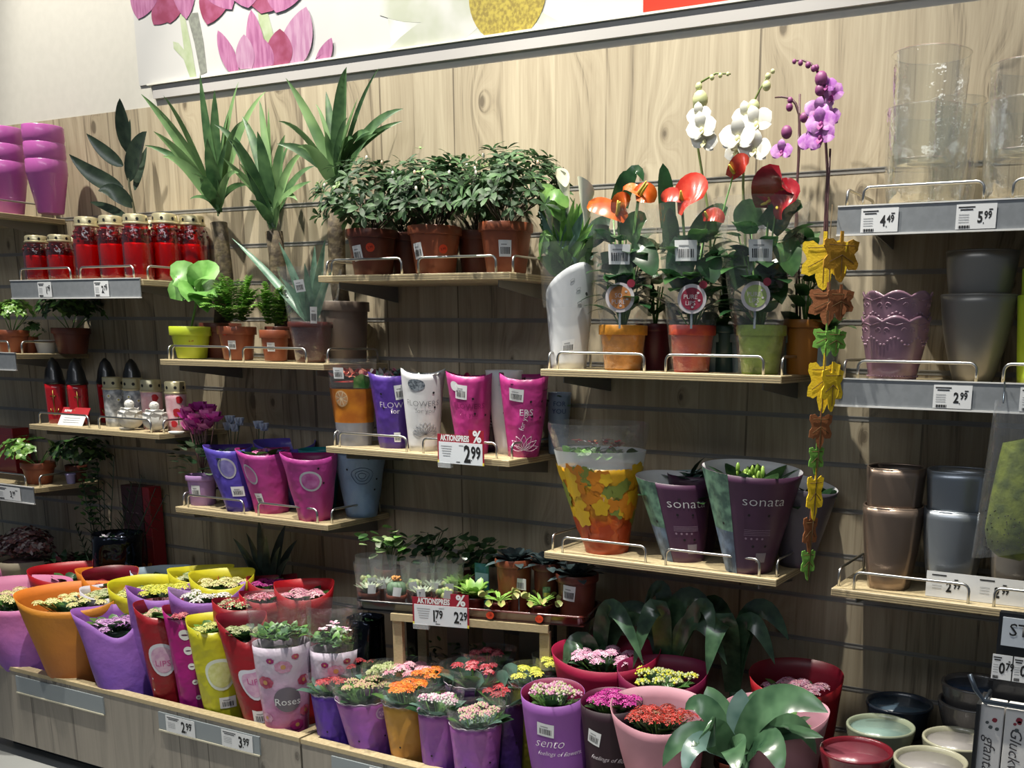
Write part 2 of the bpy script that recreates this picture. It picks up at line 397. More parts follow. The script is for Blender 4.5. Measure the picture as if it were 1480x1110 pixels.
# ------------------------------------------------------------------ printed picture above the wall
def picture():
    x0 = at(196, 60, PY).x; x1 = 0.9; z0 = zl + 0.004; z1 = 0.95
    w = x1 - x0; xr = at(930, 5, PY).x
    t = thing('flower_picture_banner', 'long photo banner of pink tulips and white daisy above the wood wall', 'picture', (x0, PY, z0))
    mb = MB(); mb.box((0, 0, 0), (xr - x0, 0.017, z1 - z0)); mb.build('print_panel', mat('print_white', 'C4C3C1', 0.5, col2='B9B9B9', vscale=2), t, False)
    mb = MB(); mb.box((xr - x0, -0.002, 0), (w, 0.017, z1 - z0)); o = mb.build('red_panel', mat('sign_red', 'BE2E16', 0.35), t, False); o['label'] = 'plain orange-red end panel'
    def P2(px, py): q = at(px, py, PY - 0.001); return Vector((q.x - x0, q.z - z0))
    PINK = mat('print_pink', '96527F', 0.5, col2='AE7299', vscale=26, stretch=(3, 1, 0.5)); DPINK = mat('print_magenta', '86304F', 0.5, col2='984A6E', vscale=22)
    LP = mat('print_pale_pink', 'B088A4', 0.5, col2='A06A90', vscale=20, stretch=(3, 1, 0.6)); GS = mat('print_stem', '98A87E', 0.5, col2='AEB89C', vscale=15); GR = mat('print_grey_stem', '73766F', 0.5, col2='868A80', vscale=60)
    layers = []
    def poly(pts, mi, k):
        p = [P2(*q) for q in pts]
        p = [Vector((a.x, max(a.y, 0.0005))) for a in p]
        return ([(a.x, -0.0012 - 0.0004 * k, a.y) for a in p], mi)
    def petal(bx, by, tx, ty, wpx, mi, k, lean=0.0):
        b = Vector((bx, by)); tt = Vector((tx, ty)); d = tt - b; s = Vector((-d.y, d.x)).normalized(); pts = []
        n = 10
        for i in range(n + 1):
            u = i / n; ww = wpx / 2 * (sin(pi * (0.18 + 0.82 * u) ** 1.0) ** 0.75 if u < 1 else 0); pts.append(b + d * u + s * ww + s * lean * sin(pi * u))
        for i in range(n - 1, -1, -1):
            u = i / n; ww = wpx / 2 * (sin(pi * (0.18 + 0.82 * u)) ** 0.75); pts.append(b + d * u - s * ww + s * lean * sin(pi * u))
        return poly([(p.x, p.y) for p in pts], mi, k)
    shapes = [
        poly([(259, 20), (266, 18), (277, 70), (284, 112), (275, 114), (265, 85), (251, 70), (250, 60), (258, 62), (266, 72)], 3, 1),
        poly([(270, 20), (286, 18), (294, 60), (299, 104), (290, 108), (281, 62)], 4, 2),
        poly([(372, 14), (386, 14), (398, 60), (380, 70)], 3, 1),
        petal(255, -10, 222, 36, 40, 1, 3), petal(240, -20, 246, 34, 50, 1, 4), petal(215, -30, 200, 28, 40, 0, 3), petal(262, -45, 270, 28, 34, 0, 5), petal(318, -30, 300, 36, 44, 1, 4),
        petal(300, -40, 336, 14, 44, 0, 3), petal(395, -50, 378, 20, 80, 1, 3), petal(420, -50, 400, 19, 60, 0, 4), petal(350, -40, 360, 12, 50, 0, 3),
        petal(340, 104, 316, 44, 22, 0, 2), petal(375, 100, 364, 14, 26, 0, 2), petal(420, 96, 444, 10, 44, 2, 3), petal(357, 100, 354, 50, 27, 2, 4), petal(405, 96, 406, 42, 38, 1, 5), petal(390, 96, 380, 55, 22, 0, 4),
        petal(462, 100, 481, 55, 20, 0, 3)]
    mats = [PINK, DPINK, LP, GS, GR]
    mb = MB()
    for n_, (pts, mi) in enumerate(shapes):
        ys = -0.0010 - 0.0003 * n_; pts = [(x, ys, z) for x, _, z in pts]; cx_ = sum(p[0] for p in pts) / len(pts); cz_ = sum(p[2] for p in pts) / len(pts)
        if mi < 3: mb.add([(cx_, ys, cz_)] + pts, [(0, 1 + k, 1 + (k + 1) % len(pts)) for k in range(len(pts))], mi)
        else: mb.add(pts, [tuple(range(len(pts)))], mi)
    # drop what falls outside of the panel
    o = mb.build('tulip_print', mats, t, False)
    # daisy: white petals with grey rims and a yellow button
    c = P2(733, -12); mb = MB()
    for i in range(14):
        a = -0.2 - i * pi / 13 + 0.1; L = 0.36 + 0.03 * (i % 3); d = Vector((cos(a), sin(a))); s = Vector((-d.y, d.x)); pts = []
        for j in range(9):
            u = j / 8; ww = 0.055 * (0.4 + sin(pi * u * 0.8)); q = c + d * (0.08 + L * u) + s * ww; pts.append(q)
        for j in range(8, -1, -1):
            u = j / 8; ww = 0.055 * (0.4 + sin(pi * u * 0.8)); q = c + d * (0.08 + L * u) - s * ww; pts.append(q)
        if min(p.x for p in pts) < P2(520, 0).x or max(p.x for p in pts) > P2(926, 0).x: continue
        mb.add([(p.x, -0.0012 - 0.0003 * (i % 3), max(p.y, 0.001)) for p in pts], [tuple(range(18))], i % 2)
    mb.build('daisy_print', [mat('print_petal', 'CDCDCB', 0.5, col2='B4B8B0', vscale=9), mat('print_petal_b', 'BEBFBB', 0.5, col2='A8AD9C', vscale=7)], t, False)
    mb = MB()
    r0 = 0.135; RR = random.Random(3)
    mb.add([(c.x + r0 * cos(2 * pi * k / 40), -0.0024, max(0.001, c.y + r0 * sin(2 * pi * k / 40))) for k in range(40)], [tuple(range(40))], 0)
    for i in range(0):
        a = RR.uniform(pi, 2 * pi); rr = r0 * math.sqrt(RR.random()); x, z = c.x + rr * cos(a), c.y + rr * sin(a)
        if z > 0.004: mb.add([(x + 0.007 * cos(k * 1.047), -0.0027, z + 0.007 * sin(k * 1.047)) for k in range(6)], [tuple(range(6))], 1 + i % 2)
    mb.build('daisy_button_print', [mat('print_mustard', '7E6C18', 0.6, col2='A8972E', vscale=90), mat('print_yellow', 'D8C84A', 0.6), mat('print_olive', 'A3932F', 0.6)], t, False)
picture()

# ------------------------------------------------------------------ shelves
def rail_pts(a, b, h=0.047, r=0.016):
    a = Vector(a); b = Vector(b); d = (b - a).normalized(); up = Vector((0, 0, 1)); pts = [a, a + up * (h - r)]
    for k in range(1, 5):
        t = k / 4 * pi / 2; pts.append(a + up * (h - r) + up * r * sin(t) + d * r * (1 - cos(t)))
    q = [b, b + up * (h - r)]
    for k in range(1, 5):
        t = k / 4 * pi / 2; q.append(b + up * (h - r) + up * r * sin(t) - d * r * (1 - cos(t)))
    return pts + q[::-1]
def price_card(parent, x, z, w, h, y, main=None, cents=None, bar=True, name='price_card', tilt=0, label=None, small=2, mode=0, big=1.0):
    mb = MB(); mb.box((x - w / 2, y, z - h / 2), (x + w / 2, y + 0.0008, z + h / 2), 0)
    yy = y - 0.0005
    for i in range(small):
        mb.card(w * (0.42 - 0.1 * i), h * 0.05, 1, yy, x - w * 0.24 - 0.05 * w * i * 0, z + h * (0.38 - 0.10 * i))
    for i in range(4): mb.card(w * 0.26, h * 0.025, 2, yy, x - w * 0.30, z + h * (0.08 - 0.1 * i))
    mb.card(w * 0.1, h * 0.05, 1, yy, x + w * 0.36, z + h * 0.26)
    if bar:
        for i in range(14): mb.card(w * (0.008 + 0.008 * ((i * 7) % 3)), h * 0.12, 1, yy, x - w * 0.42 + i * w * 0.021, z - h * 0.41)
    if main:
        flat_text(mb, main, h * 0.62 * big, x + w * 0.17, z - h * 0.06, yy, 1, 0.03, 0.75, align='r'); flat_text(mb, cents, h * 0.42 * big, x + w * 0.20, z + h * (0.03 + .05 * (big - 1)), yy, 1, 0.03, 0.75, align='l')
        mb.card(w * 0.025, w * 0.035, 1, yy, x + w * 0.195, z - h * 0.28)
    o = mb.build(name, [WHITE, BLACK, GREYINK], parent, False)
    if label: o['label'] = label
    return o
TH = 0.019
def shelf(label, x0, x1, z, rails=(), left=True, right=True, depth=0.30, strip=None, cards=(), brackets=True, stripx=None, leftover=0.012):
    t = thing('wall_shelf', label, 'shelf', (x0, 0, z), 0, 'wooden shelves hooked into the slat wall')
    w = x1 - x0; mb = MB(); mb.box((0, -depth, -TH), (w, -0.004, 0), 0, 0.0015)
    # the laminated edge shows fine stripes
    for zz in (-0.0065, -0.0125): mb.box((0.002, -depth - 0.0003, zz - 0.0009), (w - 0.002, -depth + 0.0005, zz + 0.0009), 1)
    mb.box((w - 0.0005, -depth + 0.002, -0.0074), (w + 0.0003, -0.01, -0.0056), 1); mb.box((w - 0.0005, -depth + 0.002, -0.0134), (w + 0.0003, -0.01, -0.0116), 1)
    mb.build('board', [BEAM, mat('edge_stripe', '8E7F62', 0.6)], t, False)
    for a, b in rails:
        m = MB(); m.tube(rail_pts((a - x0, -depth + 0.012, -0.002), (b - x0, -depth + 0.012, -0.002)), 0.0036, 8); m.build('guard_rail', STEEL, t)
    for f, xx in ((left, 0.010), (right, w - 0.010)):
        if f: m = MB(); m.tube(rail_pts((xx, -depth + 0.03, -0.002), (xx, -0.04, -0.002)), 0.0036, 8); m.build('side_rail', STEEL, t)
    if brackets:
        for xx in (0.055, w - 0.06):
            m = MB(); m.add([(xx, 0.0, -TH), (xx, -depth + 0.03, -TH), (xx, -depth + 0.03, -TH - 0.018), (xx, 0, -TH - 0.05), (xx + 0.003, 0.0, -TH), (xx + 0.003, -depth + 0.03, -TH), (xx + 0.003, -depth + 0.03, -TH - 0.018), (xx + 0.003, 0, -TH - 0.05)],
                            [(0, 1, 2, 3), (7, 6, 5, 4), (0, 4, 5, 1), (1, 5, 6, 2), (2, 6, 7, 3), (3, 7, 4, 0)]); m.build('bracket', mat('bracket_grey', '8C8C8A', 0.45, metal=0.6), t, False)
    if strip:
        h, ov = strip
        a, b = stripx if stripx else (0, w)
        m = MB(); y0 = -depth - 0.006
        m.box((a, y0, -h + 0.004), (b, y0 + 0.003, 0.003), 0); m.box((a, y0 - 0.004, -h), (b, y0 + 0.004, -h + 0.004), 1); m.box((a, y0 - 0.002, 0.002), (b, y0 + 0.006, 0.005), 1)
        s = m.build('price_rail', [STRIPG, STRIPW], t, False)
        for (cx_, cw, mn, ct) in cards: price_card(s, cx_ - x0, -h / 2 + 0.001, cw, h - 0.010, y0 - 0.0035, mn, ct)
    return t
X0 = lambda px, z: xof(px, -0.288, z)
zB, zC, zD, zE = -0.378, -0.637, -0.893, -1.144
XA, XA2 = -3.848, -3.14
def rl(z, *pp): return [(X0(a, z), X0(b, z)) for a, b in pp]
shelf('narrow wooden shelf end at top left carrying the pink pots', -4.62, -3.93, -0.128, [], right=True, left=False)
shelf('wooden shelf with grey price rail carrying the red grave candles', XA, XA2, zB, rl(zB, (31, 103), (117, 194)), left=False, strip=(0.062, 0), stripx=(0, 0.70),
      cards=[(xof(65, -0.305, zB), 0.075, '1', '79'), (xof(147, -0.305, zB), 0.075, '2', '79')])
shelf('left edge shelf with grey price rail under the terracotta potted herbs', -4.56, -3.868, zC, rl(zC, (-60, 14)), left=False, strip=(0.062, 0))
shelf('wooden shelf under the lantern candles and white stone roses', -3.84, -3.125, -0.895, rl(-0.895, (58, 129), (144, 219)), left=False)
shelf('low left edge shelf with a 3.99 price card under a green potted plant', -4.56, -3.849, -1.140, rl(-1.14, (-70, 38)), left=False, strip=(0.062, 0), cards=[(xof(12, -0.305, -1.16), 0.16, '3', '99')])
shelf('wooden shelf under the lime pot, ferns and sleeved aloe', -3.088, -2.352, zC - 0.003, rl(zC, (250, 333), (352, 443)))
shelf('wooden shelf under the row of azaleas in terracotta pots', -2.358, -1.662, zB, rl(zB, (480.5, 581), (605, 717)))
shelf('wooden shelf under the flamingo flowers and calla lily', -1.566, -0.872, -0.635, rl(-0.635, (806, 931), (962, 1103)))
shelf('wooden shelf under the printed flower sleeves with a red offer sign', -2.360, -1.672, zD, rl(zD, (491, 588), (612, 718)))
shelf('wooden shelf under the blue and pink sleeves and cyclamen', -3.072, -2.368, zE, rl(zE, (272, 353), (374, 459)))
shelf('wooden shelf under the autumn sleeve and two purple sleeves', -1.556, -0.861, zE, rl(zE, (813, 933), (962, 1097)))
shelf('upper right shelf with grey price rail under the glass vases', -0.752, -0.02, -0.252, rl(-0.25, (1247, 1421), (1463, 1640)), strip=(0.062, 0),
      cards=[(xof(1273, -0.305, -0.25), 0.085, '4', '49'), (xof(1413, -0.305, -0.25), 0.085, '5', '99')])
shelf('middle right shelf with grey price rail under the lilac and grey pots', -0.735, -0.02, -0.640, rl(-0.64, (1239, 1410), (1449, 1640)), strip=(0.062, 0),
      cards=[(xof(1378, -0.305, -0.65), 0.085, '2', '99'), (xof(1505, -0.305, -0.65), 0.085, '2', '99')])
shelf('lower right wooden shelf under the stacked metallic pots', -0.718, -0.02, -1.148, rl(-1.148, (1234, 1399), (1436, 1600)))

# ------------------------------------------------------------------ planters along the foot of the wall
def planter(label, x0, x1, ztop, Y, cards, strips, zb=-2.03, deck=-1.83):
    t = thing('wooden_planter', label, 'planter', (x0, Y, ztop))
    w = x1 - x0; W = 0.035; H = ztop - zb
    mb = MB(); mb.box((0.001, 0.002, -H), (w - 0.001, W - 0.003, -0.014)); mb.build('front_panel', WOOD2, t, False)
    mb = MB(); mb.box((0, 0, -0.014), (w, W, 0)); mb.box((0, W, -0.014), (W, -Y, 0)); mb.box((w - W, W, -0.014), (w, -Y, 0)); mb.build('rim', BEAM, t, False)
    mb = MB(); mb.box((0.002, W, -H), (W - 0.003, -Y - 0.002, -0.014)); mb.build('side_panel', WOOD2, t, False)
    mb = MB(); mb.box((w - W + 0.003, W, -H), (w - 0.002, -Y - 0.002, -0.014)); mb.build('side_panel', WOOD2, t, False)
    mb = MB(); mb.box((W, W, deck - ztop - 0.02), (w - W, -Y - 0.002, deck - ztop)); mb.build('deck', mat('dark_deck', '3A332C', 0.7, var=0.2), t, False)
    mb = MB(); mb.box((0.05, 0.08, -2.09 - ztop), (w - 0.05, 0.10, -H)); mb.build('plinth', mat('dark_plinth', '3F4244', 0.6), t, False)
    for (a, b, cs) in strips:
        m = MB(); h = 0.062; m.box((a - x0, -0.003, -0.028 - h), (b - x0, 0.003, -0.028), 0); m.box((a - x0, -0.006, -0.031 - h), (b - x0, 0.0, -0.026 - h), 1)
        s = m.build('price_rail', [mat('grey_price_rail_b', '8E979C', 0.45), mat('rail_lip', 'C9C3AC', 0.4)], t, False)
        for (c, cw, mn, ct) in cs: price_card(s, c - x0, -0.028 - h / 2, cw, h - 0.006, -0.005, mn, ct, bar=False, big=1.45)
    return t
PLY = -0.60; DECK = -1.83
za = -1.737
fx = lambda px: xof(px, PLY, za - 0.05)
planter('long wooden planter on the left with 2.99 and 3.99 price cards', -3.86, -2.238, za, PLY, None, [(fx(24), fx(150), []), (fx(230), fx(376), [(fx(262), 0.135, '2', '99'), (fx(344), 0.135, '3', '99')])])
planter('wooden planter on the right, cut by the lower photo edge', -2.232, -0.15, za - 0.002, PLY, None, [(fx(480), fx(660), [(fx(577), 0.21, '2', '99')])])
# ================================================================== building blocks for pots, sleeves and plants
def on(px, py, z):
    d = RX * ((px - CX) / FPX) + DN * ((py - CY) / FPX) + FW
    return CAM + d * ((z - CAM.z) / d.z)
class Cone:
    """a container surface: P(theta, v), theta 0 looks to local -y, v 0..1 from base to rim"""
    def __init__(s, rb, rt, h, lean=(0, 0), z0=0.0, prof=None, flat=1.0, wob=0.0, seed=0, bulge=0.0, sq=0.0):
        s.rb, s.rt, s.h, s.lean, s.z0, s.prof, s.flat, s.wob, s.bulge, s.sq = rb, rt, h, lean, z0, prof, flat, wob, bulge, sq
        R = random.Random(seed); s.ph = [(R.uniform(0, 6.28), R.uniform(0, 6.28), R.choice((2, 3, 4, 5, 7))) for _ in range(5)]
    def P(s, th, v, off=0.0):
        k = s.prof(th) if s.prof else 1.0
        vv = v * k; r = s.rb + (s.rt - s.rb) * vv + s.bulge * sin(pi * min(1, vv)) + off
        if s.wob:
            r += s.wob * sum(sin(n * th + a + 5 * v * (1 if i % 2 else -1)) * (0.5 + 0.5 * sin(7 * v + b)) for i, (a, b, n) in enumerate(s.ph)) / 3
        if s.sq:
            m = max(abs(sin(th)), abs(cos(th))); r *= 1 + s.sq * (1 / m - 1)
        fy = 1 + (s.flat - 1) * min(1, 0.25 + vv)
        return Vector((s.lean[0] * vv + r * sin(th), s.lean[1] * vv - r * fy * cos(th), s.z0 + s.h * vv))
    def mesh(s, n=44, m=12, thick=0.0012, v0=0.0, v1=1.0, bottom=True, mi_in=1):
        mb = MB(); vs = []
        for lay in (0, 1):
            for j in range(m + 1):
                for k in range(n):
                    vs.append(s.P(2 * pi * k / n, v0 + (v1 - v0) * j / m, -thick * lay))
        fs = []; mi = []
        o = n * (m + 1)
        for j in range(m):
            for k in range(n):
                k2 = (k + 1) % n; fs.append((j * n + k, j * n + k2, (j + 1) * n + k2, (j + 1) * n + k)); mi.append(0)
                fs.append((o + j * n + k2, o + j * n + k, o + (j + 1) * n + k, o + (j + 1) * n + k2)); mi.append(mi_in)
        for k in range(n):
            k2 = (k + 1) % n; fs.append((m * n + k, m * n + k2, o + m * n + k2, o + m * n + k)); mi.append(0)
        if bottom: fs.append(tuple(range(n - 1, -1, -1))); mi.append(0)
        mb.add(vs, fs); mb.m = mi
        return mb
    def film(s, n=40, m=14, v0=0.0, v1=1.0):
        mb = MB(); mb.add([s.P(2 * pi * k / n, v0 + (v1 - v0) * j / m) for j in range(m + 1) for k in range(n)],
                          [(j * n + k, j * n + (k + 1) % n, (j + 1) * n + (k + 1) % n, (j + 1) * n + k) for j in range(m) for k in range(n)])
        return mb
    def conform(s, pts, th0, v0, off=0.0012, rot=0.0):
        p0 = s.P(th0, v0); R = max(0.01, (s.rb + (s.rt - s.rb) * v0)); H = s.h
        c, sn = cos(rot), sin(rot); out = []
        for x, y in pts:
            x, y = x * c - y * sn, x * sn + y * c
            out.append(s.P(th0 + x / R, v0 + y / H, off))
        return out
def disc_pts(r, n=20, rx=1.0): return [(r * rx * cos(2 * pi * k / n), r * sin(2 * pi * k / n)) for k in range(n)]
def decal_poly(mb, cone, pts, th, v, mi, off, rot=0.0):
    mx = sum(p[0] for p in pts) / len(pts); my = sum(p[1] for p in pts) / len(pts); n = len(pts)
    rings = (0.33, 0.67, 1.0) if max(abs(p[0] - mx) for p in pts) > 0.009 else (1.0,)
    q = [(mx, my)] + [(mx + (x - mx) * k, my + (y - my) * k) for k in rings for x, y in pts]
    fs = [(0, 1 + k, 1 + (k + 1) % n) for k in range(n)]
    for j in range(len(rings) - 1): fs += [(1 + j * n + k, 1 + (j + 1) * n + k, 1 + (j + 1) * n + (k + 1) % n, 1 + j * n + (k + 1) % n) for k in range(n)]
    mb.add(cone.conform(q, th, v, off, rot), fs, mi)
def decal_rect(mb, cone, x0, y0, x1, y1, th, v, mi, off, rot=0.0, nx=4):
    pts = []
    for j in (0, 1):
        for i in range(nx + 1): pts.append((x0 + (x1 - x0) * i / nx, y0 + (y1 - y0) * j))
    q = cone.conform(pts, th, v, off, rot)
    mb.add(q, [(i, i + 1, nx + 2 + i, nx + 1 + i) for i in range(nx)], mi)
def decal_text(mb, cone, txt, size, th, v, mi, off=0.0022, rot=0.0, bold=0.0, shear=0.0, sx=1.0):
    vs, fs = text2d(txt, size, bold, sx, shear); mb.add(cone.conform(vs, th, v, off, rot), fs, mi)
def sticker(t, cone, th, v, w=0.036, h=0.028, rot=0.0, off=0.0016, name='barcode_sticker', tall=False):
    mb = MB(); decal_rect(mb, cone, -w / 2, -h / 2, w / 2, h / 2, th, v, 0, off, rot)
    R_ = random.Random(int(w * 1e5 + th * 77)); x = -w * 0.36
    while x < w * 0.36:
        b = w * R_.choice((0.02, 0.035, 0.05)); decal_rect(mb, cone, x, -h * 0.34, x + b, h * 0.08, th, v, 1, off + 0.0006, rot, 1); x += b + w * R_.choice((0.025, 0.04))
    decal_rect(mb, cone, -w * 0.3, h * 0.2, w * 0.15, h * 0.27, th, v, 2, off + 0.0006, rot, 2)
    return mb.build(name, [WHITE, BLACK, GREYINK], t)
def window_label(t, cone, th, v, r, ring, fill, ink=None, text=None, name='round_label', rx=1.0, bud=None, rot=0.0):
    mb = MB(); decal_poly(mb, cone, disc_pts(r, 24, rx), th, v, 0, 0.0014, rot); decal_poly(mb, cone, disc_pts(r * 0.8, 24, rx), th, v, 1, 0.002, rot)
    if text:
        for i, tx in enumerate(text): decal_text(mb, cone, tx, r * 0.5, th, v + (0.18 - 0.42 * i) * r / cone.h, 2, 0.0027, rot)
    if bud: decal_poly(mb, cone, [(x + r * 0.75, y + r * 0.85) for x, y in disc_pts(r * 0.25, 12)], th, v, 3, 0.0028, rot)
    return mb.build(name, [ring, fill, ink or ring, bud or ring], t)
def holes(t, cone, pts, r=0.0035):
    mb = MB()
    for th, v in pts: decal_poly(mb, cone, disc_pts(r, 10), th, v, 0, 0.0013)
    return mb.build('punched_holes', BLACK, t)

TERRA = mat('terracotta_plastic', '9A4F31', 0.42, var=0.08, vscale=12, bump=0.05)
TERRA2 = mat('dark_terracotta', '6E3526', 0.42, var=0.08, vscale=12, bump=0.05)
SOIL = mat('soil', '2A1E16', 0.95, var=0.4, vscale=90, bump=0.8, bscale=120)
def pot_profile(r1, r0, h, rim=0.022, lip=0.006):
    return [(r0 * 0.96, 0), (r0, 0.003), (r0 + (r1 - lip - r0) * 0.97, h - rim), (r1 - 0.001, h - rim), (r1, h - rim + 0.002), (r1, h - 0.002), (r1 - 0.0015, h), (r1 - 0.004, h), (r1 - 0.005, h - 0.004), (r1 - 0.007, h - 0.03)]
def pot(t, r1, r0, h, m=None, rim=0.022, soil=True, name='pot', n=36, loc=(0, 0, 0)):
    mb = MB(); mb.lathe(pot_profile(r1, r0, h, rim), n, c=loc); o = mb.build(name, m or TERRA, t); shade_auto(o, 50)
    if soil:
        mb = MB(); mb.lathe([(0.0, h - 0.014), (r1 - 0.007, h - 0.016)][::-1], n, c=loc); mb.v = [(a, b, c + RND.uniform(-.002, .002)) for a, b, c in mb.v]; mb.build('soil', SOIL, t)
    return Cone(r0, r1 - 0.005, h)
def place(px, Y, z): return Vector((xof(px, Y, z), Y, z))
def wrap(name, label, cat, px, Y, z, top, wb, wt, group=None, flat=1.0, turn=0.0, **kw):
    """container seen with base column px, top = (column, row) of the middle of the front rim, widths in photo dots"""
    B = place(px, Y, z); rz = face_rz(B) + turn; m = ppm(B); rb = wb / 2 / m; rt = wt / 2 / m
    a = face_rz(B); v = Vector((sin(a), -cos(a), 0))
    T = at(top[0], top[1], Y - rt * flat * cos(a)); C_ = T - v * rt * flat
    h = T.z - z; L = Matrix.Rotation(-rz, 3, 'Z') @ Vector((C_.x - B.x, C_.y - B.y, 0))
    t = thing(name, label, cat, B, rz, group)
    # measured height and widths: real sizes
    return t, Cone(rb, rt, h, (L.x, L.y), flat=flat, **kw)
def blade(mb, a, m_, b, W, nrm, shape='lance', mi=0, n=8, fold=0.15, thick=0.0):
    """leaf along the curve a - m_ - b, its face turned to nrm"""
    a, m_, b = Vector(a), Vector(m_), Vector(b); nrm = Vector(nrm).normalized(); c = m_ * 2 - (a + b) / 2; vs = []
    for i in range(n + 1):
        t = i / n; p = a * (1 - t) ** 2 + c * 2 * t * (1 - t) + b * t * t; d = ((c - a) * (1 - t) + (b - c) * t).normalized()
        ax = d.cross(nrm); ax = ax.normalized() if ax.length > 1e-4 else d.orthogonal().normalized(); nn = ax.cross(d)
        if shape == 'ovate': w = sin(pi * min(1, 0.03 + t ** 0.8 * 0.97)) ** 0.75
        elif shape == 'sword': w = min(1, 0.6 + 2 * t) * (1 - t ** 2.2)
        elif shape == 'lance': w = min(1, 0.3 + 3 * t) * (1 - t ** 2.5)
        elif shape == 'heart': w = (0.8 + 1.0 * t) * (1 - t) ** 0.6
        elif shape == 'tongue': w = min(1, 0.6 + t) * (1 - t ** 3.5) ** 0.8
        elif shape == 'petal': w = sin(pi * min(1, 0.1 + t * 0.9)) ** 0.6
        else: w = 1
        w = max(w, 0.02) * W / 2
        vs += [p - ax * w + nn * w * fold * 2, p, p + ax * w + nn * w * fold * 2]
    fs = []
    for i in range(n): k = i * 3; fs += [(k, k + 1, k + 4, k + 3), (k + 1, k + 2, k + 5, k + 4)]
    mb.add(vs, fs, mi)
def bush(mb, c, r, n, L, W, R, hr=0.8, rosette=5, shape='obov', mi=2, low=0.0, curl=0.5):
    """leaf rosettes all over a dome"""
    for i in range(n):
        u = R.uniform(low, 1); a = R.uniform(0, 2 * pi); s_ = math.sqrt(max(0, 1 - u * u)); k = R.uniform(0.72, 1.05)
        d = Vector((s_ * cos(a), s_ * sin(a), u * 1.0)); p = Vector(c) + Vector((d.x * r, d.y * r, d.z * r * hr)) * k
        d = (d + Vector((0, 0, 0.6))).normalized(); o = d.orthogonal().normalized(); q = d.cross(o); a0 = R.uniform(0, 6.28)
        for j in range(rosette):
            an = a0 + 2 * pi * j / rosette + R.uniform(-.3, .3); e = (o * cos(an) + q * sin(an) + d * R.uniform(0.15, 0.7))
            mb.leaf(p, e, L * R.uniform(0.7, 1.15), W * R.uniform(0.8, 1.1), curl, 0.15, R.randrange(mi), 4, shape, up=d)
def florets(mb, c, r, n, size, R, mi=2, flat=0.6, kind='bud', spread=1.0):
    """one umbel: tiny florets over a dome"""
    for i in range(n):
        u = math.sqrt((i + 0.5) / n); a = i * 2.39996 + R.uniform(-.2, .2); x, y = r * u * cos(a), r * u * sin(a); z = r * flat * math.sqrt(max(0, 1 - u * u * 0.95))
        p = (c[0] + x, c[1] + y, c[2] + z + R.uniform(-.0015, .0015)); k = R.randrange(mi); s_ = size * R.uniform(0.75, 1.2)
        if kind == 'bud': mb.octa(p, s_ * 0.55, k, s_ * 0.7)
        else:
            a2 = R.uniform(0, 1.57); tilt = Vector((x / r * 0.7, y / r * 0.7, 1)).normalized(); o = tilt.orthogonal().normalized(); q = tilt.cross(o); P0 = Vector(p)
            for j in range(4):
                e = o * cos(a2 + j * pi / 2) + q * sin(a2 + j * pi / 2); f_ = o * cos(a2 + j * pi / 2 + pi / 2) + q * sin(a2 + j * pi / 2 + pi / 2)
                mb.add([P0, P0 + e * s_ * 0.55 + f_ * s_ * 0.32 + tilt * s_ * 0.15, P0 + e * s_ + tilt * s_ * 0.1, P0 + e * s_ * 0.55 - f_ * s_ * 0.32 + tilt * s_ * 0.15], [(0, 1, 2, 3)], k)
GL = mat_leaf('leaf_mid', '3F6B34', '5F8B45'); GLD = mat_leaf('leaf_dark', '1F3D22', '35583A', 0.28); GLL = mat_leaf('leaf_light', '6FA33C', '97C75A'); GLB = mat_leaf('leaf_blue', '4E7263', '6E9486', 0.35)
GLX = mat_leaf('leaf_fresh', '5C9440', '86B95A')
def kal(t, cone, cols, seed, top=1.0, n=6, fr=0.018, size=0.0055, kind='open', leafs=9, leafmats=None, up=0.01, cover=0.72, fl=34, leafL=0.06):
    """flowers and leaves filling the mouth of a sleeve"""
    R = random.Random(seed); c = cone.P(0, top); ctr = Vector((cone.lean[0] * top, cone.lean[1] * top, cone.z0 + cone.h * top)); rt = cone.rb + (cone.rt - cone.rb) * top
    mb = MB(); lm = leafmats or [GLD, GL]; n = int(n * 1.5 + 1); fr = fr * 1.08; leafs = int(leafs * 1.8); up -= 0.006
    for i in range(leafs):
        a = 2 * pi * i / leafs + R.uniform(-.3, .3); k = R.uniform(0.25, 0.7)
        b = ctr + Vector((cos(a) * rt * k * 0.5, sin(a) * rt * k * 0.5 * cone.flat, -0.03)); d = Vector((cos(a), sin(a) * cone.flat, R.uniform(0.9, 1.8)))
        mb.leaf(b, d, leafL * R.uniform(0.8, 1.25), leafL * 0.62, 0.7, 0.15, R.randrange(len(lm)), 6, 'round')
    mb.build('leaves', lm, t)
    mb = MB(); st = MB()
    for i in range(n):
        u = math.sqrt((i + 0.3) / n) * cover; a = i * 2.39996 + seed; x, y = rt * u * cos(a), rt * u * sin(a) * cone.flat
        z = up + R.uniform(-.006, .008) - 0.010 * u
        mb = MB(); florets(mb, ctr + Vector((x, y, z)), fr * R.uniform(0.8, 1.2), fl, size, R, len(cols), 0.6, kind); mb.build('flower_cluster', cols, t, False)
        st.tube([ctr + Vector((x * 0.3, y * 0.3, -0.05)), ctr + Vector((x, y, z))], 0.0015, 5)
    st.build('stems', GLX, t)
    mbd = MB(); mbd.lathe([(rt * 0.82, -0.036), (0.0, -0.02)], 16); mbd.v = [(x + ctr.x, y * cone.flat + ctr.y, z + ctr.z) for x, y, z in mbd.v]; mbd.build('inner_foliage', GLD, t)
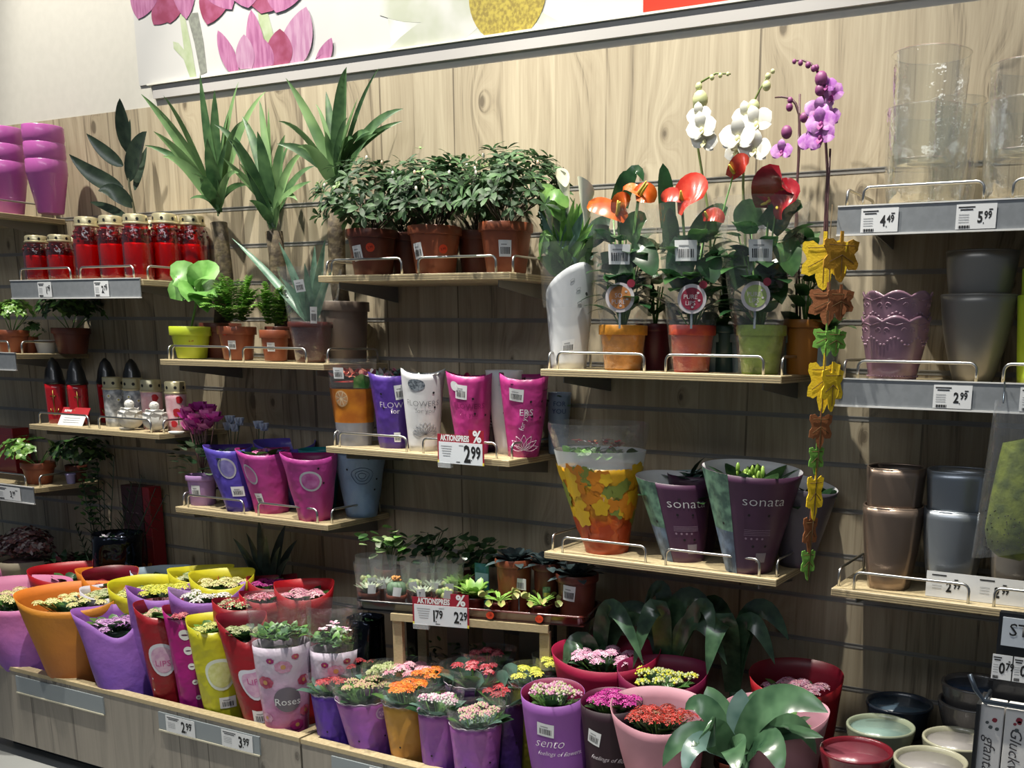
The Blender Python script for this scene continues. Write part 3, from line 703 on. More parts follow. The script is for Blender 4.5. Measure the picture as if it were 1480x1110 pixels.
# ================================================================== top shelves
# ---- pink pot stacks on the narrow shelf end
PINKP = mat('pink_ceramic', 'C75FB4', 0.3, coat=0.4, bump=0.04, bscale=200)
def pot_open(t, r1, r0, h, m, rim=0.03, lip=0.002, name='pot', n=40, z=0.0, x=0.0, y=0.0):
    mb = MB(); mb.lathe([(r0 * 0.95, 0), (r0, 0.004), (r1 - lip, h - rim), (r1, h - rim + 0.003), (r1, h - 0.003), (r1 - 0.002, h), (r1 - 0.005, h - 0.002), (r1 - 0.007, h - 0.03), (r0 - 0.004, 0.01), (0, 0.01)], n, c=(x, y, z))
    return shade_auto(mb.build(name, m, t), 50)
for i, (px, lab) in enumerate(((16, 'lowest pink pot of the stack cut by the left photo edge'), (74, 'lowest pink pot of the right pink stack at top left'))):
    q = on(px, 312, -0.128 + 0.0) if False else place(px, -0.17 + 0.02 * i, -0.128)
    m = ppm(q); r1 = 27 / m; h = 72 / m
    for k in range(3):
        nm = ('lowest', 'middle', 'topmost')[k]
        t = thing('flower_pot', lab.replace('lowest', nm), 'flower pot', q + Vector((0, 0, 0.0005 + k * 23 / m)), 0, 'pink plastic pots at the top left')
        pot_open(t, r1, r1 * 0.64, h, PINKP, rim=0.05, lip=0.0015)
# ---- red grave candles
RGL = mat_film('red_glass', (0.75, 0.03, 0.04), 0.55, 0.06, 0.25, 60, 0.0, edge=0.35)
WAXR = mat('red_wax', 'D8101C', 0.35, sss=0.2); GOLD = mat('pale_gold_lid', 'DDD2A8', 0.3, metal=0.65); DKRED = mat('dark_red_glass', '5A0710', 0.12, coat=0.6)
def grave_candle(label, q, R_, H, small=False):
    t = thing('grave_candle', label, 'grave candle', q, 0.3, 'red glass grave candles on the grey railed shelf')
    lid = 0.14 if not small else 0.2
    hb = H * (1 - lid)
    mb = MB(); mb.lathe([(R_ * 0.8, 0), (R_ * 0.92, 0.004), (R_, H * 0.1), (R_, hb * 0.70), (R_ * 0.93, hb * 0.82), (R_ * 0.78, hb * 0.95), (R_ * 0.74, hb)], 28); mb.build('glass_jar', RGL, t)
    mb = MB(); mb.lathe([(R_ * 0.75, 0.006), (R_ * 0.84, 0.01), (R_ * 0.86, hb * 0.62), (R_ * 0.82, hb * 0.66), (0, hb * 0.66)], 24); mb.build('candle', WAXR, t)
    mb = MB()
    for k in range(9):      # pressed drops on the shoulder
        a = 2 * pi * k / 9; mb.ball((R_ * 0.93 * sin(a), -R_ * 0.93 * cos(a), hb * 0.80), R_ * 0.13, 0, 7, 5)
        mb.ball((R_ * 0.84 * sin(a + .35), -R_ * 0.84 * cos(a + .35), hb * 0.89), R_ * 0.10, 0, 7, 5)
    mb.build('glass_relief', DKRED, t)
    mb = MB(); l0 = hb - 0.004; lh = H - l0
    mb.lathe([(R_ * 0.80, l0), (R_ * 0.86, l0 + 0.002), (R_ * 0.86, l0 + 0.006), (R_ * 0.80, l0 + 0.008), (R_ * 0.79, l0 + lh * 0.78), (R_ * 0.74, H - 0.002), (R_ * 0.6, H), (R_ * 0.58, H - 0.003), (0, H - 0.004)], 28, 0)
    for k in range(7):
        a = 2 * pi * k / 7; mb.add([(R_ * 0.807 * sin(a + 0.13 * cos(j * 1.047)) , -R_ * 0.807 * cos(a + 0.13 * cos(j * 1.047)), l0 + lh * 0.5 + R_ * 0.12 * sin(j * 1.047)) for j in range(6)], [tuple(range(6))], 1)
    shade_auto(mb.build('lid', [GOLD, BLACK], t), 40)
    return t
m = ppm(place(167, -0.22, zB)); tall = grave_candle('leftmost tall red candle, left of the shelf middle', place(133, -0.225, zB), 20.5 / m, 90 / m)
small = grave_candle('front left squat red grave candle, nearest the left shelf end', place(59, -0.225, zB), 20 / m, 68 / m)
for px, lab in ((168, 'second tall red candle from the left in the front row'), (203, 'tall red candle in the middle of the front row'), (245, 'tall red candle right of the middle in the front row'), (288, 'rightmost tall red grave candle beside the yucca trunk')):
    dup(tall, lab, place(px - (4 if px == 288 else 0), {245: -0.128, 288: -0.052}.get(px, -0.22), zB), RND.uniform(0, 1), (1.05, 1.05, 1.05) if px > 240 else None)
for px, lab in ((157, 'tall red candle behind the first and second front ones'), (191, 'tall red candle behind the second and third front ones'), (226, 'tall red candle behind the third and fourth front ones'), (267, 'tall red candle behind the two rightmost front ones')):
    dup(tall, lab, place({226: 224, 267: 255}.get(px, px), -0.052 if px > 220 else -0.12, zB), RND.uniform(0, 1))
dup(small, 'squat red grave candle second from the left shelf end', place(92, -0.215, zB), 0.7)
dup(small, 'squat red grave candle half hidden behind the two squat front ones', place(112, -0.12, zB), 0.5)
# ---- rubber plant behind the candles
def rel(q0, px, py, Y): return at(px, py, Y) - q0
q0 = place(196, -0.09, zC)
q0 = Vector((xof(196, -0.10, zB), -0.10, zB)) if False else Vector((at(200, 400, -0.06).x, -0.062, zB))
t = thing('rubber_plant', 'dark-leaved rubber plant rising behind the red grave candles', 'potted plant', q0)
pot(t, 0.052, 0.04, 0.09, TERRA2)
FIC = mat_leaf('ficus_leaf', '26352A', '3A4B3A', 0.25, spec=0.7)
mb = MB(); Y0 = -0.062
mb.tube([Vector((0, 0, 0.06)), rel(q0, 197, 318, -.08), rel(q0, 187, 270, -.08), rel(q0, 183, 220, -.08)], 0.004, 7); mb.build('stem', mat('ficus_stem', '4A4A32', 0.6), t)
mb = MB()
for (bx, by, tx, ty, w, ty_, m_) in [(184, 220, 173, 142, 24, -.12, 3), (178, 240, 125, 193, 20, -.14, -3), (178, 272, 100, 223, 26, -.17, -8), (186, 262, 212, 190, 32, -.12, 6), (195, 275, 212, 212, 14, -.02, 0), (192, 300, 142, 276, 24, -.15, 10), (186, 316, 130, 292, 13, -.10, 3), (184, 225, 188, 172, 10, -.06, 0)]:
    a = rel(q0, bx, by, -.08); b = rel(q0, tx, ty, ty_); c = (a + b) / 2 + Vector((0, 0, m_ / 420)); blade(mb, a, c, b, w / 420, (0.35, -1, 0.25), 'ovate', 0, 10, 0.12)
mb.build('leaves', FIC, t)

# ---- yuccas
YUC = mat_leaf('yucca_leaf', '587F4C', '8FB573', 0.45, vscale=10); YUD = mat_leaf('yucca_leaf_dark', '355A36', '5C8450', 0.45)
BARK = mat('yucca_bark', '6F6147', 0.8, col2='4B4033', vscale=45, bump=0.6, bscale=70)
def yucca(label, base_px, Yb, zb, trunk, head, tips, potr, poth, potm, seed, top2=None):
    q = place(base_px, Yb, zb); t = thing('potted_yucca', label, 'potted plant', q); R = random.Random(seed)
    pot(t, potr, potr * 0.8, poth, potm, rim=0.03)
    pts = [Vector((0, 0, poth - 0.03))] + [rel(q, a, b, Yb) for a, b in trunk]
    mb = MB(); mb.tube(pts, [0.026 + 0.002 * (i % 2) for i in range(len(pts))], 12); mb.build('trunk', BARK, t)
    mb = MB(); h = rel(q, head[0], head[1], Yb)
    for i, (tx, ty, w, dy) in enumerate(tips):
        b = rel(q, tx, ty, Yb + dy); L = (b - h).length; up = Vector((0, 0, 1))
        sag = 0.10 if len(tips) else 0
        mid = (h + b) / 2 + up * L * R.uniform(0.06, 0.16); st = h + Vector((R.uniform(-.01, .01), R.uniform(-.01, .01), R.uniform(-.03, .03)))
        blade(mb, st, mid, b, w / 450, (R.uniform(-.5, .7), -1, R.uniform(0, .6)), 'lance', R.choice((0, 0, 1)), 10, 0.22)
    mb.build('leaves', [YUC, YUD], t)
    return t
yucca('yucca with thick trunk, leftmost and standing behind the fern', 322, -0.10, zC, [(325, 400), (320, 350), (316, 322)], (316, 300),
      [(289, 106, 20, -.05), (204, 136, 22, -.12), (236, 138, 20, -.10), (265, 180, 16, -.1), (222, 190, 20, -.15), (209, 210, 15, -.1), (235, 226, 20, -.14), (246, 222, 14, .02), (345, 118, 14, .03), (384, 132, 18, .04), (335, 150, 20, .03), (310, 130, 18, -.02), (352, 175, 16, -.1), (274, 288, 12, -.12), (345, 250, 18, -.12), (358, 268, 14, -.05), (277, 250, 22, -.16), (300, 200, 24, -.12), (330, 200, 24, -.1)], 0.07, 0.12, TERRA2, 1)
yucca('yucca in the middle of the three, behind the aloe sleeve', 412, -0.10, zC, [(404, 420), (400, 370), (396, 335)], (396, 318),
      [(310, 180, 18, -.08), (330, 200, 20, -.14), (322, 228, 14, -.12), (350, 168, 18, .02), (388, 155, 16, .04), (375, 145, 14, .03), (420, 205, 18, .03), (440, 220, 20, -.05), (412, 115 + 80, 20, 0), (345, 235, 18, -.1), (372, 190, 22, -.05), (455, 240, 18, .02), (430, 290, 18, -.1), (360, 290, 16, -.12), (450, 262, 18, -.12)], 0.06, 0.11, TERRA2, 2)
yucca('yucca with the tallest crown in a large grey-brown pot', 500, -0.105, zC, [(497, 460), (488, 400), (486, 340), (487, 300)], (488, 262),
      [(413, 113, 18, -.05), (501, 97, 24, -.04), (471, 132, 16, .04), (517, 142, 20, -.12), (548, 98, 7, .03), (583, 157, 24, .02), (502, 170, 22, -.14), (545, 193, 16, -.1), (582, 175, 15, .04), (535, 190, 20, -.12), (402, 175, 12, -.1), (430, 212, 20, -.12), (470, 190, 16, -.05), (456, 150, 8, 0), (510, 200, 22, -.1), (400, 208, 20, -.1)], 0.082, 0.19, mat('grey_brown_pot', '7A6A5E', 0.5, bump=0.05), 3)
# dark pot of the third one is the big one seen right of the aloe

# ---- azaleas
AZ1 = mat_leaf('azalea_leaf', '34552F', '55794A', 0.5, 40, 0.25); AZ2 = mat_leaf('azalea_leaf_dark', '22391F', '3C5C3C', 0.5, 40, 0.25); AZ3 = mat_leaf('azalea_tip', '6F9450', '9DB573', 0.4)
ORANGE_ST = mat('orange_sticker', 'F2481E', 0.5); BUDW = mat('white_bud', 'F1EEDC', 0.5); BUDP = mat('pinkish_bud', 'E3C0A4', 0.5)
def azalea(label, px, Y, ptop, wt, fc, fw, seed, m=TERRA, st=True, n=60, ost=None):
    q = place(px, Y, zB); mm = ppm(q); t = thing('potted_azalea', label, 'potted plant', q, face_rz(q), 'azaleas in terracotta coloured pots'); R = random.Random(seed)
    h = at(px, ptop, Y).z - zB; r1 = wt / 2 / mm; c = pot(t, r1, r1 * 0.72, h, m, rim=0.024)
    loc = Matrix.Rotation(-t.rotation_euler.z, 3, 'Z') @ (at(fc[0], fc[1], Y) - q); rr = fw / 2 / mm
    mb = MB(); bush(mb, loc - Vector((0, 0, rr * 0.55)), rr, n, 0.044, 0.021, R, 0.95, 6, 'obov', 2, -0.15, 0.6)
    nb = len(mb.f); bush(mb, loc - Vector((0, 0, rr * 0.5)), rr * 1.0, 10, 0.02, 0.010, R, 0.95, 4, 'obov', 1, 0.3, 0.3)
    for i in range(nb, len(mb.m)): mb.m[i] = 2
    mb.build('leaves', [AZ1, AZ2, AZ3], t)
    mb = MB()
    for i in range(16):
        a = R.uniform(0, 6.28); k = R.uniform(0.3, 0.85); mb.tube([Vector((0, 0, h - 0.02)), Vector((cos(a) * rr * k * 0.4, sin(a) * rr * k * 0.4, h + 0.03)), loc + Vector((cos(a) * rr * k, sin(a) * rr * k, R.uniform(-.06, .02)))], 0.0018, 5)
    mb.build('stems', mat('woody_stem', '4B3A28', 0.7), t)
    mb = MB()
    for i in range(5):
        a = R.uniform(-1.2, 1.2); u = R.uniform(0.2, 0.9); s_ = math.sqrt(1 - u * u); mb.ball(loc + Vector((s_ * sin(a) * rr, -s_ * cos(a) * rr, u * rr * 0.95 - rr * 0.52)), 0.005, i % 2, 7, 5, (0.8, 0.8, 1.4))
    mb.build('flower_buds', [BUDW, BUDP], t)
    if st: sticker(t, c, st[0], 0.48, 0.034, 0.044, 0.12 if st[0] < -.3 else 0)
    if ost:
        mb = MB(); decal_poly(mb, c, disc_pts(0.013, 12), ost[0], ost[1], 0, 0.0015); decal_text(mb, c, '3.99', 0.009, ost[0], ost[1], 1, 0.0022, 0.3, 0.03); mb.build('orange_price_sticker', [ORANGE_ST, mat('sticker_ink', '9C1E10', 0.6)], t)
    return t
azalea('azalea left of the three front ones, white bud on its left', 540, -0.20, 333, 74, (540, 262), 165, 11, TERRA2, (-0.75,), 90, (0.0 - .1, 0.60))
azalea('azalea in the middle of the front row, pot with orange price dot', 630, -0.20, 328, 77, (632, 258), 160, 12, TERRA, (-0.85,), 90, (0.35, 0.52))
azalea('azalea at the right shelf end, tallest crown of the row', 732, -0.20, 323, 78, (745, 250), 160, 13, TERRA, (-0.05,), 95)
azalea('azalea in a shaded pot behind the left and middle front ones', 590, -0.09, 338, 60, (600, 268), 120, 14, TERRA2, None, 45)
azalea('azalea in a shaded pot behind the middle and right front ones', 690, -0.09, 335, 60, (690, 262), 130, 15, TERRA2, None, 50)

# ---- right shelf: glass vases
VG = mat_film('vase_glass', (0.965, 0.98, 0.972), 1.1, 0.04, 0.35, 26, 0.012, edge=0.3)
def vase(label, px, Y, z, h, r, base=True):
    q = place(px, Y, z); t = thing('glass_vase', label, 'glass vase', q, 0, 'clear glass cylinder vases')
    mb = MB(); mb.lathe([(0, 0.0), (r * 0.80, 0.0), (r * 0.84, 0.004), (r * 0.92, h * 0.3), (r, h - 0.003)], 48); mb.lathe([(r * 0.82, 0.012), (r * 0.78, 0.017), (0, 0.019)], 48); mb.tube([(r * sin(2 * pi * k / 48), -r * cos(2 * pi * k / 48), h - 0.002) for k in range(49)], 0.0016, 6, cap=False)
    mb.build('glass', VG, t); 
    return t
mv = ppm(place(1335, -0.17, -0.25))
z0v = -0.252
rv = 62 / mv
vase('lower glass vase of the left nested pair on the upper right shelf', 1334, -0.165, z0v, 138 / mv, rv)
vase('upper glass vase standing in the left lower one', 1335, -0.165, z0v + 60 / mv, 152 / mv, rv * 0.88)
vase('clear glass vase standing behind the left nested pair', 1372, -0.075, z0v, 160 / mv, rv * 0.62)
vase('lower glass vase of the right nested pair, cut by the photo edge', 1478, -0.165, z0v, 136 / mv, rv)
vase('upper glass vase standing in the right lower one', 1479, -0.165, z0v + 64 / mv, 120 / mv, rv * 0.88)
# ---- middle right shelf: lilac scalloped pots, grey pots, lime pots
LIL = mat('lilac_glaze', '8E6B7E', 0.28, coat=0.5, var=0.08, vscale=20)
def scallop_pot(label, q, r, h):
    t = thing('scalloped_pot', label, 'flower pot', q, face_rz(q), 'lilac pots with scalloped rims')
    N = 96; mb = MB(); lob = 8
    def fx_(th, rr, z):
        k = max(0, (z / h - 0.8) / 0.2); return rr, z + k * 0.012 * (abs(cos(th * lob / 2)) - 0.5)
    mb.lathe([(r * 0.66, 0), (r * 0.69, 0.004), (r * 0.70, 0.012), (r * 0.72, 0.02), (r * 0.93, h * 0.72), (r * 0.97, h * 0.93), (r, h * 0.965), (r * 0.995, h), (r * 0.95, h), (r * 0.9, h * 0.8), (r * 0.66, 0.02), (0, 0.015)], N, fx=fx_)
    mb.build('pot', LIL, t)
    c = Cone(r * 0.70, r * 0.985, h); mb = MB()
    for k in range(lob):      # raised scrolls and garland under the rim
        th0 = 2 * pi * k / lob + pi / lob
        for s_ in (-1, 1):
            pts = []
            for i in range(14):
                a = i / 13 * 4.6; rr = 0.0085 * (1 - i / 18); pts.append(c.P(th0 + s_ * (0.009 + rr * cos(a)) / r, 0.80 + (rr * sin(a)) / h, 0.001))
            mb.tube(pts, 0.0016, 5)
        for j in range(7):
            u = (j - 3) / 3; pts = c.P(th0 + pi / lob + u * 0.33, 0.70 - 0.12 * (abs(u) ** 1.5), 0.0008); mb.ball(pts, 0.0042, 0, 6, 4, (1.2, 0.6, 0.8))
        pts = [c.P(th0 + (i / 8 - 0.5) * 2 * pi / lob, 0.905 + 0.05 * (abs(cos((i / 8 - 0.5) * pi)) - 0.5), 0.0005) for i in range(9)]; mb.tube(pts, 0.0016, 5)
    mb.build('relief_ornament', LIL, t); mb = MB()
    for k in range(60): mb.ball(c.P(2 * pi * k / 60, 0.07, 0.0004), 0.0018, 0, 5, 3)
    mb.build('bead_row', LIL, t)
q = place(1289, -0.215, -0.64); ml = ppm(q)
scallop_pot('lower lilac pot with scalloped relief rim, left end of middle right shelf', q, 49 / ml, 86 / ml); scallop_pot('upper lilac pot with scalloped rim nested in the lower one', q + Vector((0, 0, 34 / ml)), 49 / ml, 86 / ml)
def glazed(name, label, cat, q, r1, r0, h, m, group=None, sq=0.0, bulge=0.0, inside=None):
    t = thing(name, label, cat, q, face_rz(q) if not sq else face_rz(q) * 0.5, group)
    c = Cone(r0, r1, h, bulge=bulge, sq=sq); mb = c.mesh(64, 10, 0.006, v0=0.0); 
    # rounded lip
    pts = [c.P(2 * pi * k / 64, 1, -0.003) for k in range(65)]; mb.tube(pts, 0.0034, 6, cap=False)
    mb.build('pot', [m, inside or m], t); return t, c
GREYG = mat('grey_glaze', '8E8B85', 0.35, metal=0.5, bump=0.03, bscale=250)
q = place(1405, -0.17, -0.64); mg = ppm(q)
glazed('grey_pot', 'lower tall grey metallic pot beside the lilac pots', 'flower pot', q, 53 / mg, 27 / mg, 120 / mg, GREYG, 'tall grey metallic pots', bulge=0.006)
glazed('grey_pot', 'upper tall grey metallic pot nested in the lower one', 'flower pot', q + Vector((0, 0, 64 / mg)), 50 / mg, 27 / mg, 115 / mg, GREYG, 'tall grey metallic pots', bulge=0.006)
LIME = mat('lime_glaze', 'B7D22F', 0.3, coat=0.4)
q = place(1506, -0.18, -0.64)
glazed('lime_pot', 'lower lime green pot cut by the right photo edge', 'flower pot', q, 43 / mg, 34 / mg, 118 / mg, LIME, 'lime green pots')
glazed('lime_pot', 'upper lime green pot nested in the lower lime one', 'flower pot', q + Vector((0, 0, 36 / mg)), 40 / mg, 33 / mg, 118 / mg, LIME, 'lime green pots')
glazed('white_pot', 'white pot nested on top of the lime green pots', 'flower pot', q + Vector((0, 0, 72 / mg)), 37 / mg, 31 / mg, 115 / mg, mat('white_glaze', 'D9DCDD', 0.3, coat=0.4))
# ---- lower right shelf: square metallic pots
BRZ = mat('bronze_glaze', '9B8676', 0.3, metal=0.75, bump=0.03, bscale=200); SIL = mat('silver_glaze', 'A4ABB3', 0.3, metal=0.75, bump=0.03, bscale=200)
BIN = mat('bronze_inside', '4C423C', 0.4, metal=0.5)
q = place(1284, -0.205, -1.148); mq = ppm(q)
glazed('square_pot', 'lower bronze square pot at the left of the bottom right shelf', 'flower pot', q, 43 / mq, 29 / mq, 118 / mq, BRZ, 'bronze square pots', 0.30, 0.004, BIN)
glazed('square_pot', 'upper bronze square pot nested in the lower bronze one', 'flower pot', q + Vector((0, 0, 60 / mq)), 41 / mq, 29 / mq, 112 / mq, BRZ, 'bronze square pots', 0.30, 0.004, BIN)
q = place(1372, -0.18, -1.148)
glazed('square_pot', 'lower silver square pot next to the bronze pots', 'flower pot', q, 44 / mq, 30 / mq, 118 / mq, SIL, 'silver square pots', 0.30, 0.004)
glazed('square_pot', 'upper silver square pot nested in the lower silver one', 'flower pot', q + Vector((0, 0, 60 / mq)), 43 / mq, 30 / mq, 112 / mq, SIL, 'silver square pots', 0.30, 0.004)
glazed('square_pot', 'silver square pot at the right photo edge under the hanging pouch', 'flower pot', place(1468, -0.185, -1.148), 40 / mq, 29 / mq, 84 / mq, mat('pewter_glaze', 'A49C92', 0.3, metal=0.7), 'silver square pots', 0.30, 0.004)
# card strip leaning on that shelf
q = place(1372, -0.262, -1.148); q2 = place(1500, -0.262, -1.148)
t = thing('price_card_strip', 'long white price card strip showing 2.99 lying on the bottom right shelf', 'price card', Vector((place(1337, -0.262, -1.148).x, -0.262, -1.147)))
w = 0.33; mb = MB(); mb.box((0, 0, 0), (w, 0.001, 0.062)); mb.build('card', WHITE, t, False)
mb = MB()
for i, (mn, ct) in enumerate((('2', '99'), ('2', '99'), ('2', '99'))):
    x = 0.03 + i * 0.11; mb.card(0.034, 0.003, 0, -0.0006, x, 0.054); mb.card(0.009, 0.003, 0, -0.0006, x + 0.04, 0.046)
    flat_text(mb, mn, 0.034, x + 0.03, 0.026, -0.0006, 0, 0.03, 0.75, align='r'); flat_text(mb, ct, 0.022, x + 0.034, 0.032, -0.0006, 0, 0.03, 0.75, align='l')
    for j in range(3): mb.card(0.022, 0.0012, 1, -0.0006, x - 0.004, 0.036 - j * 0.007)
mb.build('card_print', [BLACK, GREYINK], t, False)

# ---- leaf garland on its string
FE = {'y': mat('yellow_felt', 'EDC60F', 0.75, bump=0.2, bscale=200), 'o': mat('ochre_felt', 'C08A14', 0.8, bump=0.2, bscale=200), 'b': mat('brown_felt', '8A4E22', 0.8, bump=0.2, bscale=200), 'g': mat('green_felt', '6BA63A', 0.8, bump=0.2, bscale=200)}
YG = -0.335
q0 = at(1200, 338, YG); t = thing('leaf_garland', 'hanging autumn garland of yellow, brown and green felt leaves', 'garland', q0)
mb = MB(); mb.tube([at(1203, 296, -0.31) - q0] + [at(a, b, YG) - q0 for a, b in ((1200, 338), (1198, 440), (1190, 560), (1183, 660), (1175, 760), (1168, 842))], 0.0012, 6); mb.build('string', mat('string', '5C4A2C', 0.8), t)
def felt_leaf(px, py, hgt, wid, m, yaw, roll=0.0, flip=1):
    """five-lobed leaf with a tab, solid felt"""
    c = at(px, py, YG) - q0; mm = ppm(c + q0); H = hgt / mm; Wd = wid / mm
    out = [(.045, .30), (.04, .52), (-.04, .52), (-.045, .30)]
    for k in range(57):      # lobes right, down and left with toothed edges
        ph = radians(62 - 304 * k / 56); best = 0
        for la, ll in ((28, .50), (-28, .50), (-90, .54), (-152, .50), (-208, .50)):
            d_ = abs(ph - radians(la)); best = max(best, ll * max(0, 1 - (d_ / .66)) ** .6)
        r_ = .17 + .74 * best + .016 * cos(k * 2.1)
        out.append((r_ * cos(ph) * 1.05, .06 + r_ * sin(ph)))
    out = out[2:4][::-1][::-1] and ([out[2], out[1], out[0]] + out[4:] + [out[3]])
    n = len(out); M_ = Matrix.Rotation(yaw, 3, 'Z') @ Matrix.Rotation(roll, 3, 'Y')
    vs = [c + M_ @ Vector((x * Wd, 0.0, y * H)) for x, y in out]; vs2 = [v + M_ @ Vector((0, 0.003, 0)) for v in vs]; c1 = c + M_ @ Vector((0, -.0005, .05 * H)); c2 = c + M_ @ Vector((0, 0.0035, .05 * H))
    mb = MB(); mb.add([c1] + vs, [(0, 1 + i, 1 + (i + 1) % n) for i in range(n)], 0); mb.add([c2] + vs2, [(0, 1 + (i + 1) % n, 1 + i) for i in range(n)], 0); mb.add(vs + vs2, [(i, n + i, n + (i + 1) % n, (i + 1) % n) for i in range(n)], 0)
    for (x1, y1) in ((0, -.38), (.36, .24), (-.36, .24), (.34, -.1), (-.34, -.1)):      # stitched veins
        a = Vector((0, -0.0022, .24 if y1 > 0 else .05)); a.z *= H; b = Vector((x1 * Wd, -0.0022, y1 * H)); mb.tube([c + M_ @ a, c + M_ @ ((a + b) / 2 + Vector((0, -.0006, 0))), c + M_ @ b], 0.0009, 5, 1)
    mb.build('felt_leaf', [FE[m], mat('vein_dark', '5A3E12', 0.8)], t, False)
for a in [(1191, 378, 80, 66, 'y', 0.2), (1216, 372, 70, 66, 'o', 1.0), (1196, 440, 60, 56, 'b', 0.1), (1215, 438, 50, 46, 'b', 0.9), (1194, 492, 46, 40, 'g', 0.1), (1208, 494, 42, 36, 'g', 0.9), (1190, 555, 84, 46, 'y', 0.3), (1203, 560, 70, 40, 'y', 1.0),
          (1186, 620, 58, 34, 'b', 0.6), (1180, 664, 48, 24, 'g', 0.8), (1178, 716, 76, 28, 'y', 0.9), (1171, 770, 62, 24, 'b', 0.9), (1168, 814, 52, 22, 'g', 0.8)]: felt_leaf(*a)
# ================================================================== middle shelves
# ---- left edge shelf: herbs in terracotta pots
def small_bush(label, px, Y, z, ptop, pw, fc, fw, mats, seed, L=0.022, W=0.014, n=60, hr=0.7, m=None, group=None, shape='ovate', low=-0.2, ros=5):
    q = place(px, Y, z); mm = ppm(q); t = thing('potted_plant', label, 'potted plant', q, face_rz(q), group); R = random.Random(seed); r1 = pw / 2 / mm
    h = at(px, ptop, Y).z - z; c = pot(t, r1, r1 * 0.72, h, m or TERRA)
    lo = Matrix.Rotation(-t.rotation_euler.z, 3, 'Z') @ (at(fc[0], fc[1], Y) - q); rr = fw / 2 / mm; mb = MB()
    bush(mb, lo, rr, n, L, W, R, hr, ros, shape, len(mats), low, 0.6); mb.build('leaves', mats, t)
    mb = MB()
    for i in range(9):
        a = i * 0.7; mb.tube([Vector((0, 0, h - 0.02)), lo + Vector((cos(a) * rr * .6, sin(a) * rr * .6, -.01))], 0.0016, 5)
    mb.build('stems', GLX, t); return t, c
small_bush('small bright green plant in terracotta pot at the left photo edge', 20, -0.19, zC, 477, 46, (22, 452), 52, [GLX, GLL], 21)
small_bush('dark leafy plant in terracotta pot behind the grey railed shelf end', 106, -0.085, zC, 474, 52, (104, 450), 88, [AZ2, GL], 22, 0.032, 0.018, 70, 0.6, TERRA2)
small_bush('tiny trailing plant in terracotta pot between two larger pots', 43, -0.13, zC, 486, 26, (48, 478), 34, [GL, AZ1], 23, 0.016, 0.01, 30)
t = thing('white_planter_bowl', 'white bowl between the potted plants at the left edge', 'bowl', place(67, -0.10, zC), 0); pot_open(t, 0.040, 0.03, 0.05, mat('white_glaze', 'D9DCDD', 0.3, coat=0.4), rim=0.01)
# ---- lantern candles with black roofs
BLKP = mat('black_plastic', '17181B', 0.35, coat=0.3)
def lantern(label, px, Y, s=1.0):
    q = place(px, Y, -0.895); t = thing('lantern_candle', label, 'grave candle', q, face_rz(q) - 0.25, 'red grave lanterns with black pointed roofs'); R_ = 0.036 * s; H = 0.245 * s
    c = Cone(R_ * 0.92, R_, H * 0.6, sq=0.22); c.mesh(40, 8, 0.002).build('glass_body', [mat('lantern_red', 'B00E1A', 0.1, coat=0.8), DKRED], t)
    mb = MB(); mb.lathe([(R_ * 1.06, H * 0.60), (R_ * 1.08, H * 0.63), (R_ * 0.95, H * 0.68), (R_ * 0.82, H * 0.80), (R_ * 0.5, H * 0.93), (R_ * 0.12, H), (0, H)], 24); mb.build('roof', BLKP, t)
    mb = MB(); g = 0.0022
    mb.tube([c.P(0, 0.85, 0.004), c.P(0, 0.22, 0.004)], g, 6); mb.tube([c.P(-0.28, 0.70, 0.004), c.P(0.28, 0.70, 0.004)], g, 6)
    mb.tube([c.P(-0.38 + 0.76 * i / 8, 0.22 + 0.16 * ((i - 4) / 4) ** 2, 0.004) for i in range(9)], g, 6); mb.build('gold_ornament', mat('antique_gold', '9C8444', 0.3, metal=1.0), t)
    return t
L0 = lantern('left red lantern candle with black roof, gold cross and anchor', 85, -0.20)
dup(L0, 'right red lantern candle with black roof behind the folded price sign', place(117, -0.19, -0.895), L0.rotation_euler.z + 0.15)
dup(L0, 'dark lantern candle behind the white daisy cup', place(160, -0.075, -0.895), 0.6); dup(L0, 'dark lantern candle right of the other dark one', place(197, -0.07, -0.895), 0.7)
